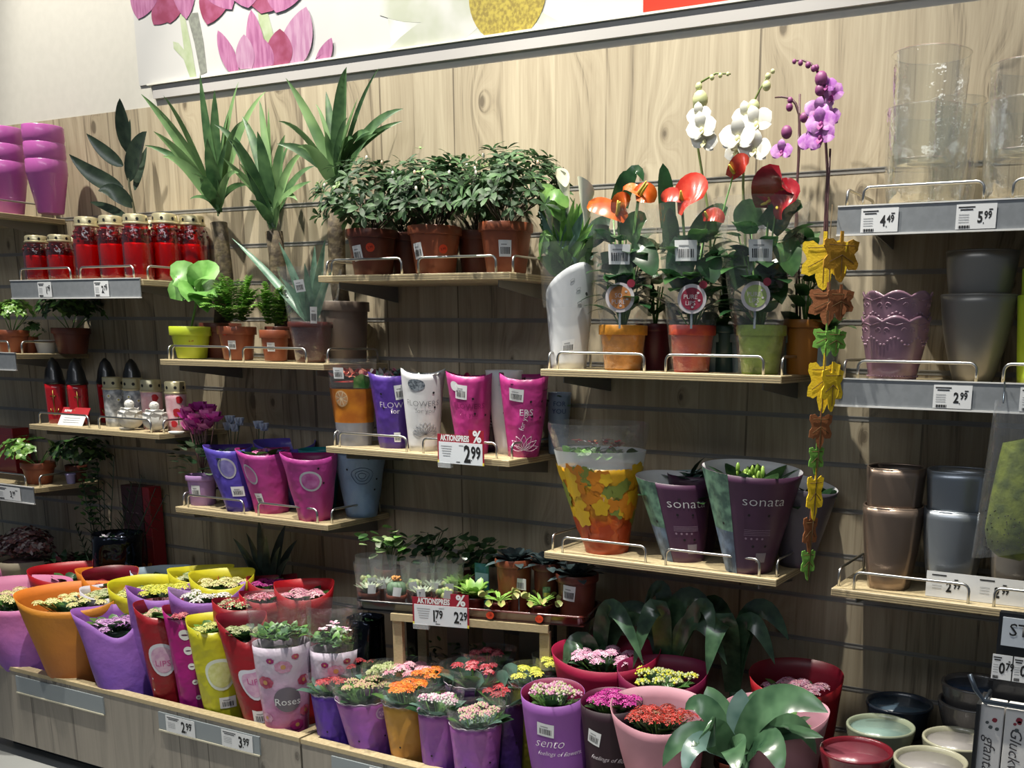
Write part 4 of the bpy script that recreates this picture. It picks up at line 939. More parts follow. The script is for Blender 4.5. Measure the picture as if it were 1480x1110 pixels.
# ---- printed cup candles with pierced lids
def cup(label, px, Y, kind):
    q = place(px, Y, -0.895); mm = ppm(q); t = thing('printed_cup_candle', label, 'grave candle', q, face_rz(q), 'printed cup candles with golden lids'); R_ = 14.5 / mm; H = 70 / mm
    base = mat('cup_daisy', 'C9CDD2', 0.3, col2='8A8F97', vscale=55) if kind == 'd' else mat('cup_poppy', 'E2A9B4', 0.3, col2='E9C3CA', vscale=40)
    c = Cone(R_ * 0.96, R_, H * 0.76); c.mesh(30, 6, 0.001).build('cup', [base, WHITE], t)
    mb = MB()
    if kind == 'd':
        for (th, v) in ((-0.5, 0.82), (0.35, 0.72), (0.9, 0.86)):
            for k in range(9): decal_poly(mb, c, [(0.0055 * cos(k * 0.7) + a * 0.5, 0.0055 * sin(k * 0.7) + b * 0.5) for a, b in disc_pts(0.005, 8)], th, v, 0, 0.0012 + 0.0001 * k)
            decal_poly(mb, c, disc_pts(0.0032, 8), th, v, 1, 0.003)
        mb.build('daisy_print', [WHITE, mat('print_yellow', 'D8C84A', 0.6)], t)
    else:
        for (th, v, r) in ((0.3, 0.84, 0.013), (0.0, 0.5, 0.015), (0.5, 0.42, 0.012), (-0.35, 0.2, 0.012)): decal_poly(mb, c, [(a * (1 + 0.2 * sin(5 * i)), b) for i, (a, b) in enumerate(disc_pts(r, 12))], th, v, 0, 0.0014)
        decal_rect(mb, c, -0.002, -0.03, 0.001, 0.0, 0.1, 0.4, 1, 0.0012)
        mb.build('poppy_print', [mat('print_red', 'C2202C', 0.4), GL], t)
    mb = MB(); l0 = H * 0.76; mb.lathe([(R_ * 1.0, l0 - 0.002), (R_ * 1.06, l0), (R_ * 1.06, l0 + 0.004), (R_ * 0.98, l0 + 0.006), (R_ * 0.97, H - 0.003), (R_ * 0.9, H), (0, H - 0.001)], 26, 0)
    for k in range(7):
        a = 2 * pi * k / 7; mb.add([(R_ * 0.99 * sin(a + 0.16 * cos(j * 1.047)), -R_ * 0.99 * cos(a + 0.16 * cos(j * 1.047)), l0 + H * 0.12 + R_ * 0.17 * sin(j * 1.047)) for j in range(6)], [tuple(range(6))], 1)
    shade_auto(mb.build('lid', [GOLD, BLACK], t), 40)
cup('leftmost cup candle with daisy print', 169, -0.17, 'd'); cup('second cup candle with daisy print', 198, -0.155, 'd'); cup('cup candle with pink and red poppy print, left of two', 223, -0.165, 'p'); cup('rightmost cup candle with red poppy print', 258, -0.17, 'p')
# ---- white stone roses
STONE = mat('white_stone', 'DAD8D2', 0.85, bump=0.3, bscale=80)
def stone_rose(label, px, Y):
    q = place(px, Y, -0.895); mm = ppm(q); t = thing('stone_rose', label, 'figurine', q, face_rz(q), 'white stone roses'); r = 19 / mm; mb = MB()
    mb.ball((0, 0, r * 0.9), r * 0.92, 0, 20, 12, (1.0, 0.9, 0.92)); R = random.Random(int(px))
    for ring, (k, rr, ph0) in enumerate(((6, 0.98, 0.25), (5, 0.88, 0.7), (4, 0.62, 1.15))):
        for i in range(k):
            a = 2 * pi * i / k + ring * 0.4; d = Vector((sin(a) * cos(ph0), -cos(a) * cos(ph0), sin(ph0))); c = Vector((0, 0, r * 0.9)) + d * r * rr * 0.75
            mb.leaf(c - Vector((0, 0, r * 0.45)), d * 0.12 + Vector((0, 0, 0.9)), r * 0.85, r * 1.2, -0.25, -0.22, 0, 6, 'round', up=d)
    mb.ball((0, 0, r * 1.92), r * 0.36, 0, 12, 8)
    for i in range(4):
        a = i * pi / 2 + .4; mb.leaf((0, 0, r * 1.65), (sin(a), -cos(a), 0.6), r * 0.6, r * 0.6, -0.9, 0.2, 0, 5, 'round')
    mb.build('rose', STONE, t)
stone_rose('left white stone rose in front of the daisy cups', 190, -0.245); stone_rose('right white stone rose in front of the poppy cups', 226, -0.245)
for i, (px, w, lab) in enumerate(((183, .045, 'white foot plate left of the stone roses'), (255, .05, 'small white dish at the right shelf end'))):
    q = place(px, -0.255, -0.895); t = thing('white_dish', lab, 'dish', q); mb = MB(); mb.lathe([(w * .4, 0), (w * .5, .004), (w * .52, .008), (w * .46, .006), (0, .005)], 28); mb.build('dish', STONE, t)
# folded price sign
q = place(101, -0.255, -0.895); t = thing('folded_price_sign', 'folded white price sign with a red head leaning before the lanterns', 'price sign', q, 0.15)
mm = ppm(q); w = 50 / mm; tl = Matrix.Rotation(-0.55, 3, 'X')
mb = MB(); mb.obox(tl @ Vector((0, 0, 14 / mm)), (w / 2 * 0.92, 0.0008, 14 / mm), tl, 0)
mb.obox(tl @ Vector((0.003, -0.0004, 23 / mm)), (w / 2, 0.001, 6 / mm), tl, 1); mb.build('card', [WHITE, mat('rewe_red', 'B5232C', 0.45)], t, False)
mb = MB(); flat_text(mb, 'REWE', 0.013, -w * 0.25, 23 / mm, -0.0022, 0, 0.04)
for i in range(3): mb.card(w * 0.6, 0.0016, 1, -0.0016, 0, (5 + 3.5 * i) / mm)
mb.xf(tl.to_4x4()); mb.build('card_print', [WHITE, GREYINK], t, False)
# ---- lowest left shelf
small_bush('ivy-leaved plant in a terracotta pot above the 3.99 card', 58, -0.20, -1.14, 668, 46, (46, 650), 84, [GLX, GLL, GL], 31, 0.026, 0.022, 50, 0.45, None, None, 'heart', -0.3, 4)
t, c_ = small_bush('dark ivy trailing over the side of the low left shelf', 112, -0.09, -1.14, 672, 30, (118, 652), 76, [AZ2, GL], 32, 0.026, 0.022, 60, 0.5, TERRA2, None, 'heart', -0.6, 4)
mb = MB(); R = random.Random(5); q = t.location; Mi = Matrix.Rotation(-t.rotation_euler.z, 3, 'Z')
for k in range(6):
    for i in range(13):
        p = Mi @ (at(118 + k * 4 + i * R.uniform(-1, 1.5), 660 + i * 8, -0.13 + 0.004 * k) - q); mb.leaf(p, (R.uniform(-1, 1), -1, R.uniform(-.6, .3)), 0.024, 0.022, 0.4, 0.1, k % 2, 4, 'heart')
mb.build('hanging_tendrils', [GL, AZ2], t)
t = thing('small_lilac_pot', 'small pale lilac pot at the back of the low left shelf', 'flower pot', place(103, -0.14, -1.14)); pot_open(t, 0.02, 0.015, 0.04, mat('pale_lilac', '9A93C4', 0.4), rim=0.008)
q = place(22, -0.08, -1.14); t = thing('red_gift_box', 'dark red box behind the ivy-leaved plant at the left edge', 'box', q)
mb = MB(); mb.box((-0.13, -0.03, 0), (0.06, 0.04, 0.19), 0, 0.002); mb.build('box', mat('box_red', '8E0E18', 0.3, coat=0.4), t, False); mb = MB(); mb.box((-0.132, -0.032, 0.165), (0.062, 0.042, 0.195), 0, 0.002); mb.build('lid', mat('box_red', '8E0E18'), t, False)

# ---- lime pot, ferns, aloe
q = place(278, -0.205, zC); mm = ppm(q); t = thing('potted_plant', 'broad-leaved plant in a lime green plastic pot', 'potted plant', q, face_rz(q)); R = random.Random(4)
h = at(278, 472, -0.205).z - zC; c = pot(t, 28.5 / mm, 20 / mm, h, mat('lime_plastic', 'C3D52E', 0.4), rim=0.030)
Mi = Matrix.Rotation(-t.rotation_euler.z, 3, 'Z'); rq = lambda a, b, Y: Mi @ (at(a, b, Y) - q)
mb = MB(); mb.tube([(0, 0, h - 0.02), rq(283, 440, -0.205), rq(282, 415, -0.205)], 0.004, 8); mb.build('stem', GLX, t)
mb = MB()
for (bx, by, tx, ty, w, dy, u) in [(282, 420, 246, 398, 34, -.04, 10), (282, 425, 246, 431, 28, -.05, 8), (282, 412, 272, 392, 34, .03, 2), (284, 415, 310, 404, 36, -.02, 10), (284, 425, 312, 432, 34, -.05, 8), (284, 410, 300, 394, 30, .04, 3), (283, 422, 272, 436, 30, -.07, 6), (284, 430, 300, 452, 20, -.06, 8)]:
    a, b = rq(bx, by, -.205), rq(tx, ty, -.205 + dy); blade(mb, a, (a + b) / 2 + Vector((0, 0, u / mm)), b, w * 1.35 / mm, (0.1, -1, 0.5), 'petal', 0, 8, 0.12)
mb.build('leaves', mat_leaf('fresh_big_leaf', '5E9A3F', '86C063', 0.35), t)
mb = MB(); decal_poly(mb, c, disc_pts(0.013, 14), 0.0, 0.55, 0, 0.0014); decal_text(mb, c, '2.99', 0.009, 0, 0.55, 1, 0.002, 0, 0.03); mb.build('orange_price_sticker', [ORANGE_ST, mat('sticker_ink', '9C1E10', 0.6)], t)
def fern(label, px, Y, ptop, pw, fc, fw, fh, seed, n=34, ost=None):
    q = place(px, Y, zC); mm = ppm(q); t = thing('potted_fern', label, 'potted fern', q, face_rz(q), 'small ferns in terracotta pots'); R = random.Random(seed); h = at(px, ptop, Y).z - zC; r1 = pw / 2 / mm
    c = pot(t, r1, r1 * 0.74, h, TERRA, rim=0.026); Mi = Matrix.Rotation(-t.rotation_euler.z, 3, 'Z'); lo = Mi @ (at(fc[0], fc[1], Y) - q); mb = MB()
    for i in range(n):
        a = i * 2.4; k = R.uniform(0.35, 1.0); b = Vector((lo.x * 0.9 + cos(a) * fw / 2 / mm * k * 1.1, lo.y * 0.5 + sin(a) * fw / 2 / mm * k * 0.8, lo.z + fh / mm * (0.62 - 0.75 * k * k) * R.uniform(0.7, 1.05))); s0 = Vector((cos(a) * .012, sin(a) * .012, h - 0.01)); md = (s0 + b) / 2 + Vector((0, 0, 0.03)) + (Vector((lo.x * 0.3, 0, 0)))
        cc = md * 2 - (s0 + b) / 2; N = 13
        for j in range(2, N + 1):
            u = j / N; p = s0 * (1 - u) ** 2 + cc * 2 * u * (1 - u) + b * u * u; d = ((cc - s0) * (1 - u) + (b - cc) * u).normalized(); sd = d.cross(Vector((0, 0, 1))).normalized(); L = 0.028 * sin(pi * min(1, 0.15 + u * 0.85)) ** 0.7 + 0.003
            for s_ in (-1, 1): mb.leaf(p, sd * s_ + d * 0.45 + Vector((0, 0, .1)), L, 0.013, 0.5, 0.1, R.randrange(2), 3, 'ovate')
    mb.build('fronds', [mat_leaf('fern_a', '74AE42', 'A5D35E', 0.4), mat_leaf('fern_b', '55923A', '86BC4C', 0.4)], t)
    sticker(t, c, -0.35, 0.45, 0.024, 0.028)
    if ost: mb = MB(); decal_poly(mb, c, disc_pts(0.013, 14), -0.75, 0.85, 0, 0.0014); decal_text(mb, c, '2.99', 0.009, -.75, 0.85, 1, 0.002, 0, 0.03); mb.build('orange_price_sticker', [ORANGE_ST, mat('sticker_ink', '9C1E10', 0.6)], t)
fern('larger bright green fern in a brown pot beside the lime pot', 345, -0.205, 472, 54, (342, 440), 96, 84, 1, 60, True)
fern('smaller fern in a brown pot next to the sleeved aloe', 399, -0.205, 477, 42, (398, 445), 64, 66, 2, 44)
FILM = mat_film('clear_film', (0.99, 0.995, 1.0), 0.40, 0.14, 0.9, 26, 0.035, edge=0.30)
t, c = wrap('sleeved_aloe', 'aloe in a dark red pot inside a crinkled clear sleeve', 'potted plant', 452, -0.205, zC, (447, 385), 46, 88, wob=0.004, seed=3); q = t.location; mm = ppm(q)
Mi = Matrix.Rotation(-t.rotation_euler.z, 3, 'Z'); rq = lambda a, b, Y: Mi @ (at(a, b, Y) - q)
pot(t, 32 / mm, 23 / mm, 56 / mm, mat('maroon_pot', '5C2B26', 0.35, coat=0.2), rim=0.018)
mb = MB()
for (tx, ty, w, dy) in [(335, 344, 15, .03), (403, 350, 14, -.03), (470, 345, 14, .0), (455, 355, 14, .04), (425, 400, 16, -.06), (480, 390, 13, -.03), (440, 380, 14, -.05), (405, 400, 14, -.06)]:
    a, b = rq(450, 474, -.205), rq(tx, ty, -.205 + dy); blade(mb, a, (a + b) / 2 + Vector((0, 0, 0.012)), b, w / mm, (0.2, -1, 0.5), 'lance', 0, 8, 0.35)
mb.build('leaves', mat_leaf('aloe_leaf', '4E7560', '7DA38A', 0.35), t)
c.film(40, 14, v0=0.02).build('clear_sleeve', FILM, t); sticker(t, c, -0.35, 0.80, 0.03, 0.036, 0.15); sticker(t, c, 0.1, 0.5, 0.02, 0.05)

# ---- azalea shelf neighbours: flamingo flowers and calla
ANG = mat_leaf('anthurium_leaf', '1C3D22', '335E36', 0.25, spec=0.5); ANG2 = mat_leaf('anthurium_leaf_b', '294F28', '4C7540', 0.28, spec=0.5)
YEL = mat('spadix', 'DCC844', 0.6, bump=0.2, bscale=300)
zc = -0.635
def anthurium(label, px, w, ptop, filmw, top, potc, tagc, ltr, spathe, blooms, leaves, seed, kind, st=None, Y=-0.20):
    t, c = wrap('flamingo_flower', label, 'potted plant', px, Y, zc, (px + 2, top), w * 0.80, filmw, 'flamingo flowers in coloured pots with clear sleeves', wob=0.005, seed=seed)
    q = t.location; mm = ppm(q); Mi = Matrix.Rotation(-t.rotation_euler.z, 3, 'Z'); rq = lambda a, b, dy=0.0: Mi @ (at(a, b, Y + dy) - q)
    h = at(px, ptop, Y).z - zc; pc = pot(t, w / 2 / mm, w / 2 / mm * 0.74, h, potc, rim=0.026); R = random.Random(seed)
    mb = MB(); st_ = MB()
    for (bx, by, tx, ty, W, dy, u) in leaves:
        a, b = rq(bx, by, dy * 0.3), rq(tx, ty, dy * 0.65); blade(mb, a, (a + b) / 2 + Vector((0, 0, u / mm)), b, W / mm, (R.uniform(-.3, .5), -1, R.uniform(.1, .7)), 'heart', R.randrange(2), 9, 0.10)
        st_.tube([rq(px, ptop + 4), rq((px + bx) / 2, (ptop + by) / 2 + 8), a], 0.0022, 6)
    for i in range(46):
        a = R.uniform(0, 6.28); k = R.uniform(0.15, 0.75); z = R.uniform(0.34, 0.80); rr = (c.rb + (c.rt - c.rb) * z) * k; p = Vector((rr * sin(a) + c.lean[0] * z, -rr * cos(a), c.h * z)); d = Vector((sin(a), -cos(a), R.uniform(0.2, 1.2)))
        mb.leaf(p, d, R.uniform(0.065, 0.105), R.uniform(0.045, 0.07), 0.9, 0.1, R.randrange(2), 6, 'heart')
        if i % 2 == 0: st_.tube([(0, 0, h - 0.02), p], 0.002, 5)
    mb.build('leaves', [ANG, ANG2], t); 
    for (bx, by, tx, ty, W, dy, sx, sy) in blooms:
        mb = MB(); sp = MB()      # spathe from base to tip, spadix tip at (sx, sy)
        a, b = rq(bx, by, -.03), rq(tx, ty, -.03 + dy); blade(mb, a - (b - a) * 0.25, (a + b) / 2 + Vector((0, -.01, 0.012)), b, W * 1.4 / mm, (0.3, -1, 0.35), 'petal', 0, 10, 0.10)
        e = rq(sx, sy, -.058); sp.tube([a + (b - a) * 0.05 - Vector((0, .006, 0)), (a + e) / 2 + Vector((0, -.002, 0)), e], [0.0042, 0.0038, 0.0022], 8)
        st_.tube([rq(px, ptop), rq((bx + px) / 2, (by + ptop) / 2), a], 0.0022, 6)
        so = mb.build('spathe', spathe, t); sp.build('spadix', YEL, so)
    st_.build('stems', GLX, t)
    c.film(48, 16, v0=0.01).build('clear_sleeve', FILM, t)
    if st: sticker(t, c, st[0], st[1], 0.056, 0.050, 0.0, 0.003)
    # round tag on a stick
    p = rq(tagc[0], tagc[1], -0.104 if px > 1050 else -0.09); r = 20 / mm; mb = MB()
    mb.add([(p.x, p.y, p.z)] + [(p.x + r * cos(2 * pi * k / 28), p.y, p.z + r * sin(2 * pi * k / 28)) for k in range(28)], [(0, 1 + (k + 1) % 28, 1 + k) for k in range(28)], 0)
    mb.add([(p.x, p.y - 0.0012, p.z)] + [(p.x + r * .76 * cos(2 * pi * k / 28), p.y - 0.0012, p.z + r * .76 * sin(2 * pi * k / 28)) for k in range(28)], [(0, 1 + (k + 1) % 28, 1 + k) for k in range(28)], 1)
    for i, tx in enumerate(ltr): flat_text(mb, tx, r * 0.42, p.x - r * 0.1, p.z + r * 0.12 - i * r * 0.42, p.y - 0.002, 0)
    for (dx, dz) in ((.42, .4), (.5, -.1), (.05, -.55)): mb.add([(p.x + dx * r + r * .1 * cos(k), p.y - .002, p.z + dz * r + r * .08 * sin(k)) for k in range(6)], [tuple(range(6))], 0)
    p2 = p + Vector((r * .75, -0.001, r * .95)); mb.add([(p2.x + r * .28 * cos(2 * pi * k / 12), p2.y, p2.z + r * .28 * sin(2 * pi * k / 12)) for k in range(12)], [tuple(range(12))], 3)
    mb.box((p.x - 0.0028, p.y + 0.001, h - 0.01), (p.x + 0.0028, p.y + 0.002, p.z - r * .7), 2); mb.build('round_plant_tag', [mat('tag_rim', 'CFC9CE', 0.4), kind, mat('tag_stick', '7F8A93', 0.4), mat('tag_bud', '8C2438', 0.4)], t, False)
    return t, c
OR = mat('spathe_orange', 'D2500E', 0.25, coat=0.6, col2='DE6A1E', vscale=30); SC = mat('spathe_scarlet', 'C02A1C', 0.25, coat=0.6, col2='CC4632', vscale=30); CR = mat('spathe_crimson', '8C0C1A', 0.2, coat=0.7, col2='A61A28', vscale=30)
anthurium('orange flamingo flower in an orange pot beside the calla', 900, 70, 470, 98, 292, mat('pot_orange', 'DE9020', 0.55, var=0.12, vscale=60, bump=0.3), (896, 430), ('SO', 'PURE'), OR,
          [(893, 314, 848, 300, 20, -.02, 893, 290), (894, 306, 908, 296, 22, 0, 896, 292), (922, 282, 900, 276, 12, .02, 934, 262), (924, 284, 946, 292, 22, .02, 936, 266)],
          [(880, 330, 850, 360, 44, -.06, 8), (905, 345, 935, 318, 44, -.03, 6), (915, 360, 945, 400, 46, -.06, 10), (870, 380, 918, 404, 34, -.09, 8), (900, 300, 930, 262, 20, .03, 30), (885, 300, 918, 264, 12, .05, 26)], 1, mat('tag_orange', 'C98246', 0.5), (-0.15, 0.70))
anthurium('scarlet flamingo flower in a red pot in the shelf middle', 999, 68, 470, 104, 290, mat('pot_red', 'C23A34', 0.55, col2='D8562C', vscale=25, bump=0.3), (1000, 432), ('PURE', 'LIPS'), SC,
          [(986, 292, 1016, 286, 44, -.02, 984, 276), (984, 290, 956, 290, 16, 0, 984, 276), (1060, 252, 1082, 236, 18, 0, 1054, 238), (1022, 316, 1046, 322, 15, .01, 1019, 306)],
          [(965, 330, 958, 236, 30, -.02, 4), (995, 350, 975, 420, 52, -.06, 6), (1010, 340, 1052, 300, 40, -.02, 4), (1020, 370, 1032, 410, 42, -.08, 6), (970, 360, 968, 300, 28, -.05, 0)], 2, mat('tag_wine', '8E1F3A', 0.5), (-0.2, 0.72))
anthurium('crimson flamingo flower in a green pot at the right', 1098, 72, 470, 136, 280, mat('pot_green', '9DB741', 0.55, var=0.12, vscale=50, bump=0.3), (1092, 428), ('PURE', 'LIPS'), CR,
          [(1112, 292, 1130, 256, 46, -.03, 1100, 296), (1112, 288, 1092, 274, 24, 0, 1100, 262), (1122, 300, 1150, 290, 40, -.02, 1123, 302)],
          [(1085, 330, 1072, 290, 46, -.04, 4), (1110, 330, 1160, 300, 44, -.05, 8), (1130, 350, 1145, 400, 46, -.08, 8), (1080, 370, 1062, 420, 40, -.08, 6), (1110, 380, 1130, 440, 40, -.09, 6), (1090, 400, 1108, 440, 34, -.09, 5)], 3, mat('tag_green', '9DB36B', 0.5), (0.0, 0.70))
# the ones behind
def back_pot(label, px, Y, ptop, w, m, leaves=True, seed=1, tagm=None):
    q = place(px, Y, zc); mm = ppm(q); t = thing('flamingo_flower', label, 'potted plant', q, face_rz(q)); h = at(px, ptop, Y).z - zc; c = pot(t, w / 2 / mm, w / 2 / mm * 0.78, h, m, rim=0.02); R = random.Random(seed)
    mb = MB()
    for i in range(22):
        a = R.uniform(0, 6.28); z = R.uniform(0.02, 0.2); rr = R.uniform(0, .035); mb.leaf((rr * cos(a), rr * sin(a), h + z), (cos(a), sin(a), R.uniform(.3, 1.4)), .07, .045, .8, .1, R.randrange(2), 6, 'heart')
    mb.build('leaves', [ANG, ANG2], t); mb = MB()
    for i in range(7): mb.tube([(0, 0, h - .02), (.02 * cos(i), .02 * sin(i), h + .1)], .002, 5)
    mb.build('stems', GLX, t)
    return t
back_pot('plant in a dark red pot behind the orange and red pots', 946, -0.095, 468, 56, mat('pot_wine', '5A1622', 0.4))
back_pot('plant in a dark green pot behind the red and green pots', 1047, -0.095, 470, 52, mat('pot_bottle', '35504A', 0.3, coat=0.3), seed=2)
back_pot('plant in a brown-orange pot at the right rear shelf corner', 1160, -0.125, 462, 62, mat('pot_amber', '9A5F14', 0.45), seed=3)
# calla lily in white sleeve
t, c = wrap('calla_lily', 'calla lily in a white paper sleeve with small grey lips', 'potted plant', 822, -0.205, zc, (824, 378), 50, 76, prof=lambda th: 1.0 - 0.40 * (0.5 - 0.5 * cos(th - 0.5)) ** 0.8 if True else 1, seed=4)
q = t.location; mm = ppm(q); Mi = Matrix.Rotation(-t.rotation_euler.z, 3, 'Z'); rq = lambda a, b, dy=0.0: Mi @ (at(a, b, -0.205 + dy) - q)
WP = mat('white_sleeve', 'D9DCE0', 0.5)
c.mesh(48, 14, 0.001).build('paper_sleeve', [WP, WP], t); holes(t, c, [(0.75, 0.72)], 0.005); sticker(t, c, -0.05, 0.23, 0.034, 0.036)
mb = MB()
for (th, v) in ((0.1, 0.86), (0.35, 0.76), (0.42, 0.63)):
    pts = [(0.006 * cos(a), 0.0035 * sin(a)) for a in [2 * pi * k / 14 for k in range(14)]]; p = c.conform(pts, th, v, 0.0018, 0.3); mb.tube(list(p) + [p[0]], 0.0006, 4, cap=False)
mb.build('lip_print', GREYINK, t)
mb = MB(); R = random.Random(9)
for i in range(84):
    tx = R.uniform(776, 866); ty = R.uniform(285, 380); a, b = rq(822 + R.uniform(-16, 16), 400), rq(tx, ty, R.uniform(-.07, .07)); blade(mb, a, (a + b) / 2 + Vector((0, 0, .01)), b, R.uniform(10, 22) / mm, (R.uniform(-.5, .5), -1, R.uniform(0, .5)), 'lance', R.randrange(3), 8, .15)
for (bx, by, tx, ty, w) in [(812, 320, 776, 268, 30), (820, 300, 790, 290, 22), (800, 340, 780, 372, 20)]:
    a, b = rq(bx, by, -.03), rq(tx, ty, -.06); blade(mb, a, (a + b) / 2 + Vector((0, 0, .02)), b, w / mm, (.1, -1, .6), 'ovate', 1, 8, .1)
mb.build('leaves', [GL, GLX, GLB], t)
mb = MB()
def calla(tx, ty, bx, by, w, turn_):
    b = rq(bx, by, -.01); p = rq(tx, ty, -.03); ax = (p - b); L = ax.length; z = ax.normalized(); x = z.orthogonal().normalized(); y = z.cross(x); n = 20; vs = []
    for j in range(9):
        u = j / 8; r = w / mm * (0.12 + 0.42 * u ** 1.8)
        for k in range(n):
            th = 2 * pi * k / n; ext = (1 + 0.35 * cos(th - turn_)) if u > 0.6 else 1; vs.append(b + z * L * (u * (1 + (0.22 * cos(th - turn_) if u > 0.7 else 0) * (u - .7) * 3)) + (x * cos(th) + y * sin(th)) * r * ext)
    fs = [(j * n + k, j * n + (k + 1) % n, (j + 1) * n + (k + 1) % n, (j + 1) * n + k) for j in range(8) for k in range(n)]; mb.add(vs, fs, 0); mb.tube([b, b + z * L * .8], .003, 6, 1)
calla(814, 256, 826, 330, 17, 1); calla(850, 270, 846, 345, 22, 3); calla(790, 296, 800, 350, 14, 5)
mb.build('calla_flowers', [mat_grad('calla_white', 'A9BC7A', 'EFEFD6', 0.24, 0.34, 0.45, 0.05, 20, 0), YEL], t)
ff = Cone(c.rt * 0.98, c.rt * 1.15, 0.17, (c.lean[0] * 0.4, c.lean[1] * .4), z0=c.h * 0.58, wob=.004, seed=8); ff.lean = (0, 0); mbf = ff.film(40, 8); mbf.v = [(a + c.lean[0] * .8, b + c.lean[1] * .8, z_) for a, b, z_ in mbf.v]; mbf.build('clear_sleeve', FILM, t)

# ---- moth orchids behind
def orchid(label, px, Y, stem, blooms, buds, fm, bm, throat, seed, stake=None):
    q = place(px, Y, zc); mm = ppm(q); t = thing('moth_orchid', label, 'orchid', q, 0, 'moth orchids behind the flamingo flowers'); R = random.Random(seed); P = lambda a, b, dy=0: at(a, b, Y + dy) - q
    pot(t, 0.05, 0.04, 0.10, mat('orchid_pot', '7F8F92', 0.3, coat=0.3)); mb = MB()
    pts = [Vector((0, 0, .08))] + [P(a, b) for a, b in stem]; mb.tube(pts, [.0036] * (len(pts) - 3) + [.003, .0024, .0018], 8)
    if stake: mb.tube([Vector((0.01, 0, .08))] + [P(a, b) for a, b in stake], .003, 6, 0)
    mb.build('stem', mat('orchid_stem_%d' % seed, '6E7F3E' if seed < 3 else '5A3A3E', 0.5), t)
    for (x, y, s, dy, tl) in blooms:
        mb = MB()
        c0 = P(x, y, dy); s_ = s / mm
        for k, (ang, L, W) in enumerate([(90, 1, .75), (210, .95, .72), (330, .95, .72), (8, 1.05, 1.15), (172, 1.05, 1.15)]):
            a = radians(ang + tl); d = Vector((cos(a), -0.25, sin(a))); b = c0 + d * s_ * L; blade(mb, c0, (c0 + b) / 2 + Vector((0, -.006, 0)), b, s_ * W, (0.2, -1, .15), 'petal', 0, 7, -0.06)
        mb.ball(c0 + Vector((0, -.008, -s_ * .15)), s_ * .2, 1, 8, 6, (.8, 1, 1.2)); a = c0 + Vector((0, -.01, -s_ * .1)); mb.leaf(a, (0, -.6, -1), s_ * .55, s_ * .4, -.4, .3, 1, 4, 'ovate')
        mb.build('flower', [fm, throat], t)
    for (x, y, r, k) in buds: mb = MB(); mb.ball(P(x, y, -.01), r / mm, k, 9, 7, (1, .9, 1.15)); mb.build('bud', [bm, fm], t)
    mb = MB()
    for i in range(5): a = -1.2 + i * .6 + R.uniform(-.2, .2); mb.leaf((0, 0, .09), (sin(a), -.4, .8), .12, .05, 1.1, .15, 0, 8, 'tongue')
    mb.build('leaves', ANG2, t)
    return t, q, mm
WHT = mat('orchid_white', 'F2F1E8', 0.45, sss=0.1); WB = mat('orchid_bud_pale', 'CFD59A', 0.5); LI = mat('orchid_purple', 'B05FC0', 0.45, col2='D59AD8', vscale=60); LB = mat('orchid_bud_plum', '8A3F78', 0.5); TW = mat('orchid_throat', 'E2DFA8', 0.5); TP = mat('orchid_throat_p', '8E1E7A', 0.5)
orchid('white orchid with an arching bare spike tip, left of the orchids', 1028, -0.10, [(1026, 320), (1018, 270), (1009, 215), (1003, 175), (1004, 140), (1014, 118), (1035, 106), (1056, 107)],
       [(1016, 186, 22, -.03, 10), (1020, 204, 20, -.02, -15), (1012, 168, 18, -.02, 5)], [(1012, 144, 11, 0), (1010, 125, 5, 0), (1029, 112, 3.5, 0), (1041, 109, 3, 0), (1052, 107, 2.5, 0)], WHT, WB, TW, 1)
orchid('white orchid with large open flowers, middle of the orchids', 1080, -0.10, [(1076, 320), (1074, 270), (1075, 220), (1080, 180), (1088, 150), (1098, 130), (1108, 112)],
       [(1068, 198, 26, -.04, 0), (1095, 178, 24, -.02, 20), (1092, 215, 24, -.03, -10), (1066, 218, 18, -.02, 30), (1080, 168, 20, 0, 10)], [(1089, 155, 9, 0), (1108, 124, 6, 0), (1110, 110, 4, 0), (1117, 103, 3, 0)], WHT, WB, TW, 2)
orchid('purple orchid with plum buds on a dark stake', 1150, -0.11, [(1150, 330), (1153, 250), (1156, 200), (1155, 165), (1150, 150), (1143, 142), (1130, 140), (1120, 141)],
       [(1188, 178, 21, -.03, 10), (1182, 160, 18, -.02, -20), (1187, 198, 22, -.03, 25), (1173, 205, 18, -.02, 0), (1203, 140, 19, .02, 40), (1196, 125, 14, 0, 10), (1131, 219, 16, -.03, 0)], [(1187, 114, 9, 0), (1185, 130, 7, 0), (1137, 191, 8, 0), (1162, 170, 6, 0), (1141, 155, 5, 0), (1142, 145, 4, 0), (1168, 94, 4, 0), (1157, 91, 3.5, 0), (1148, 89, 3, 0), (1176, 99, 4, 0)], LI, LB, TP, 3, [(1152, 300), (1156, 136)])
t2, q2, m2 = orchid('tall purple orchid spike bending over at the top right', 1186, -0.10, [(1192, 330), (1196, 250), (1192, 180), (1188, 130), (1182, 104), (1172, 92), (1160, 87), (1146, 88)], [(1198, 170, 18, .01, 0)], [(1180, 98, 4, 0)], LI, LB, TP, 4, [(1196, 300), (1200, 215)])
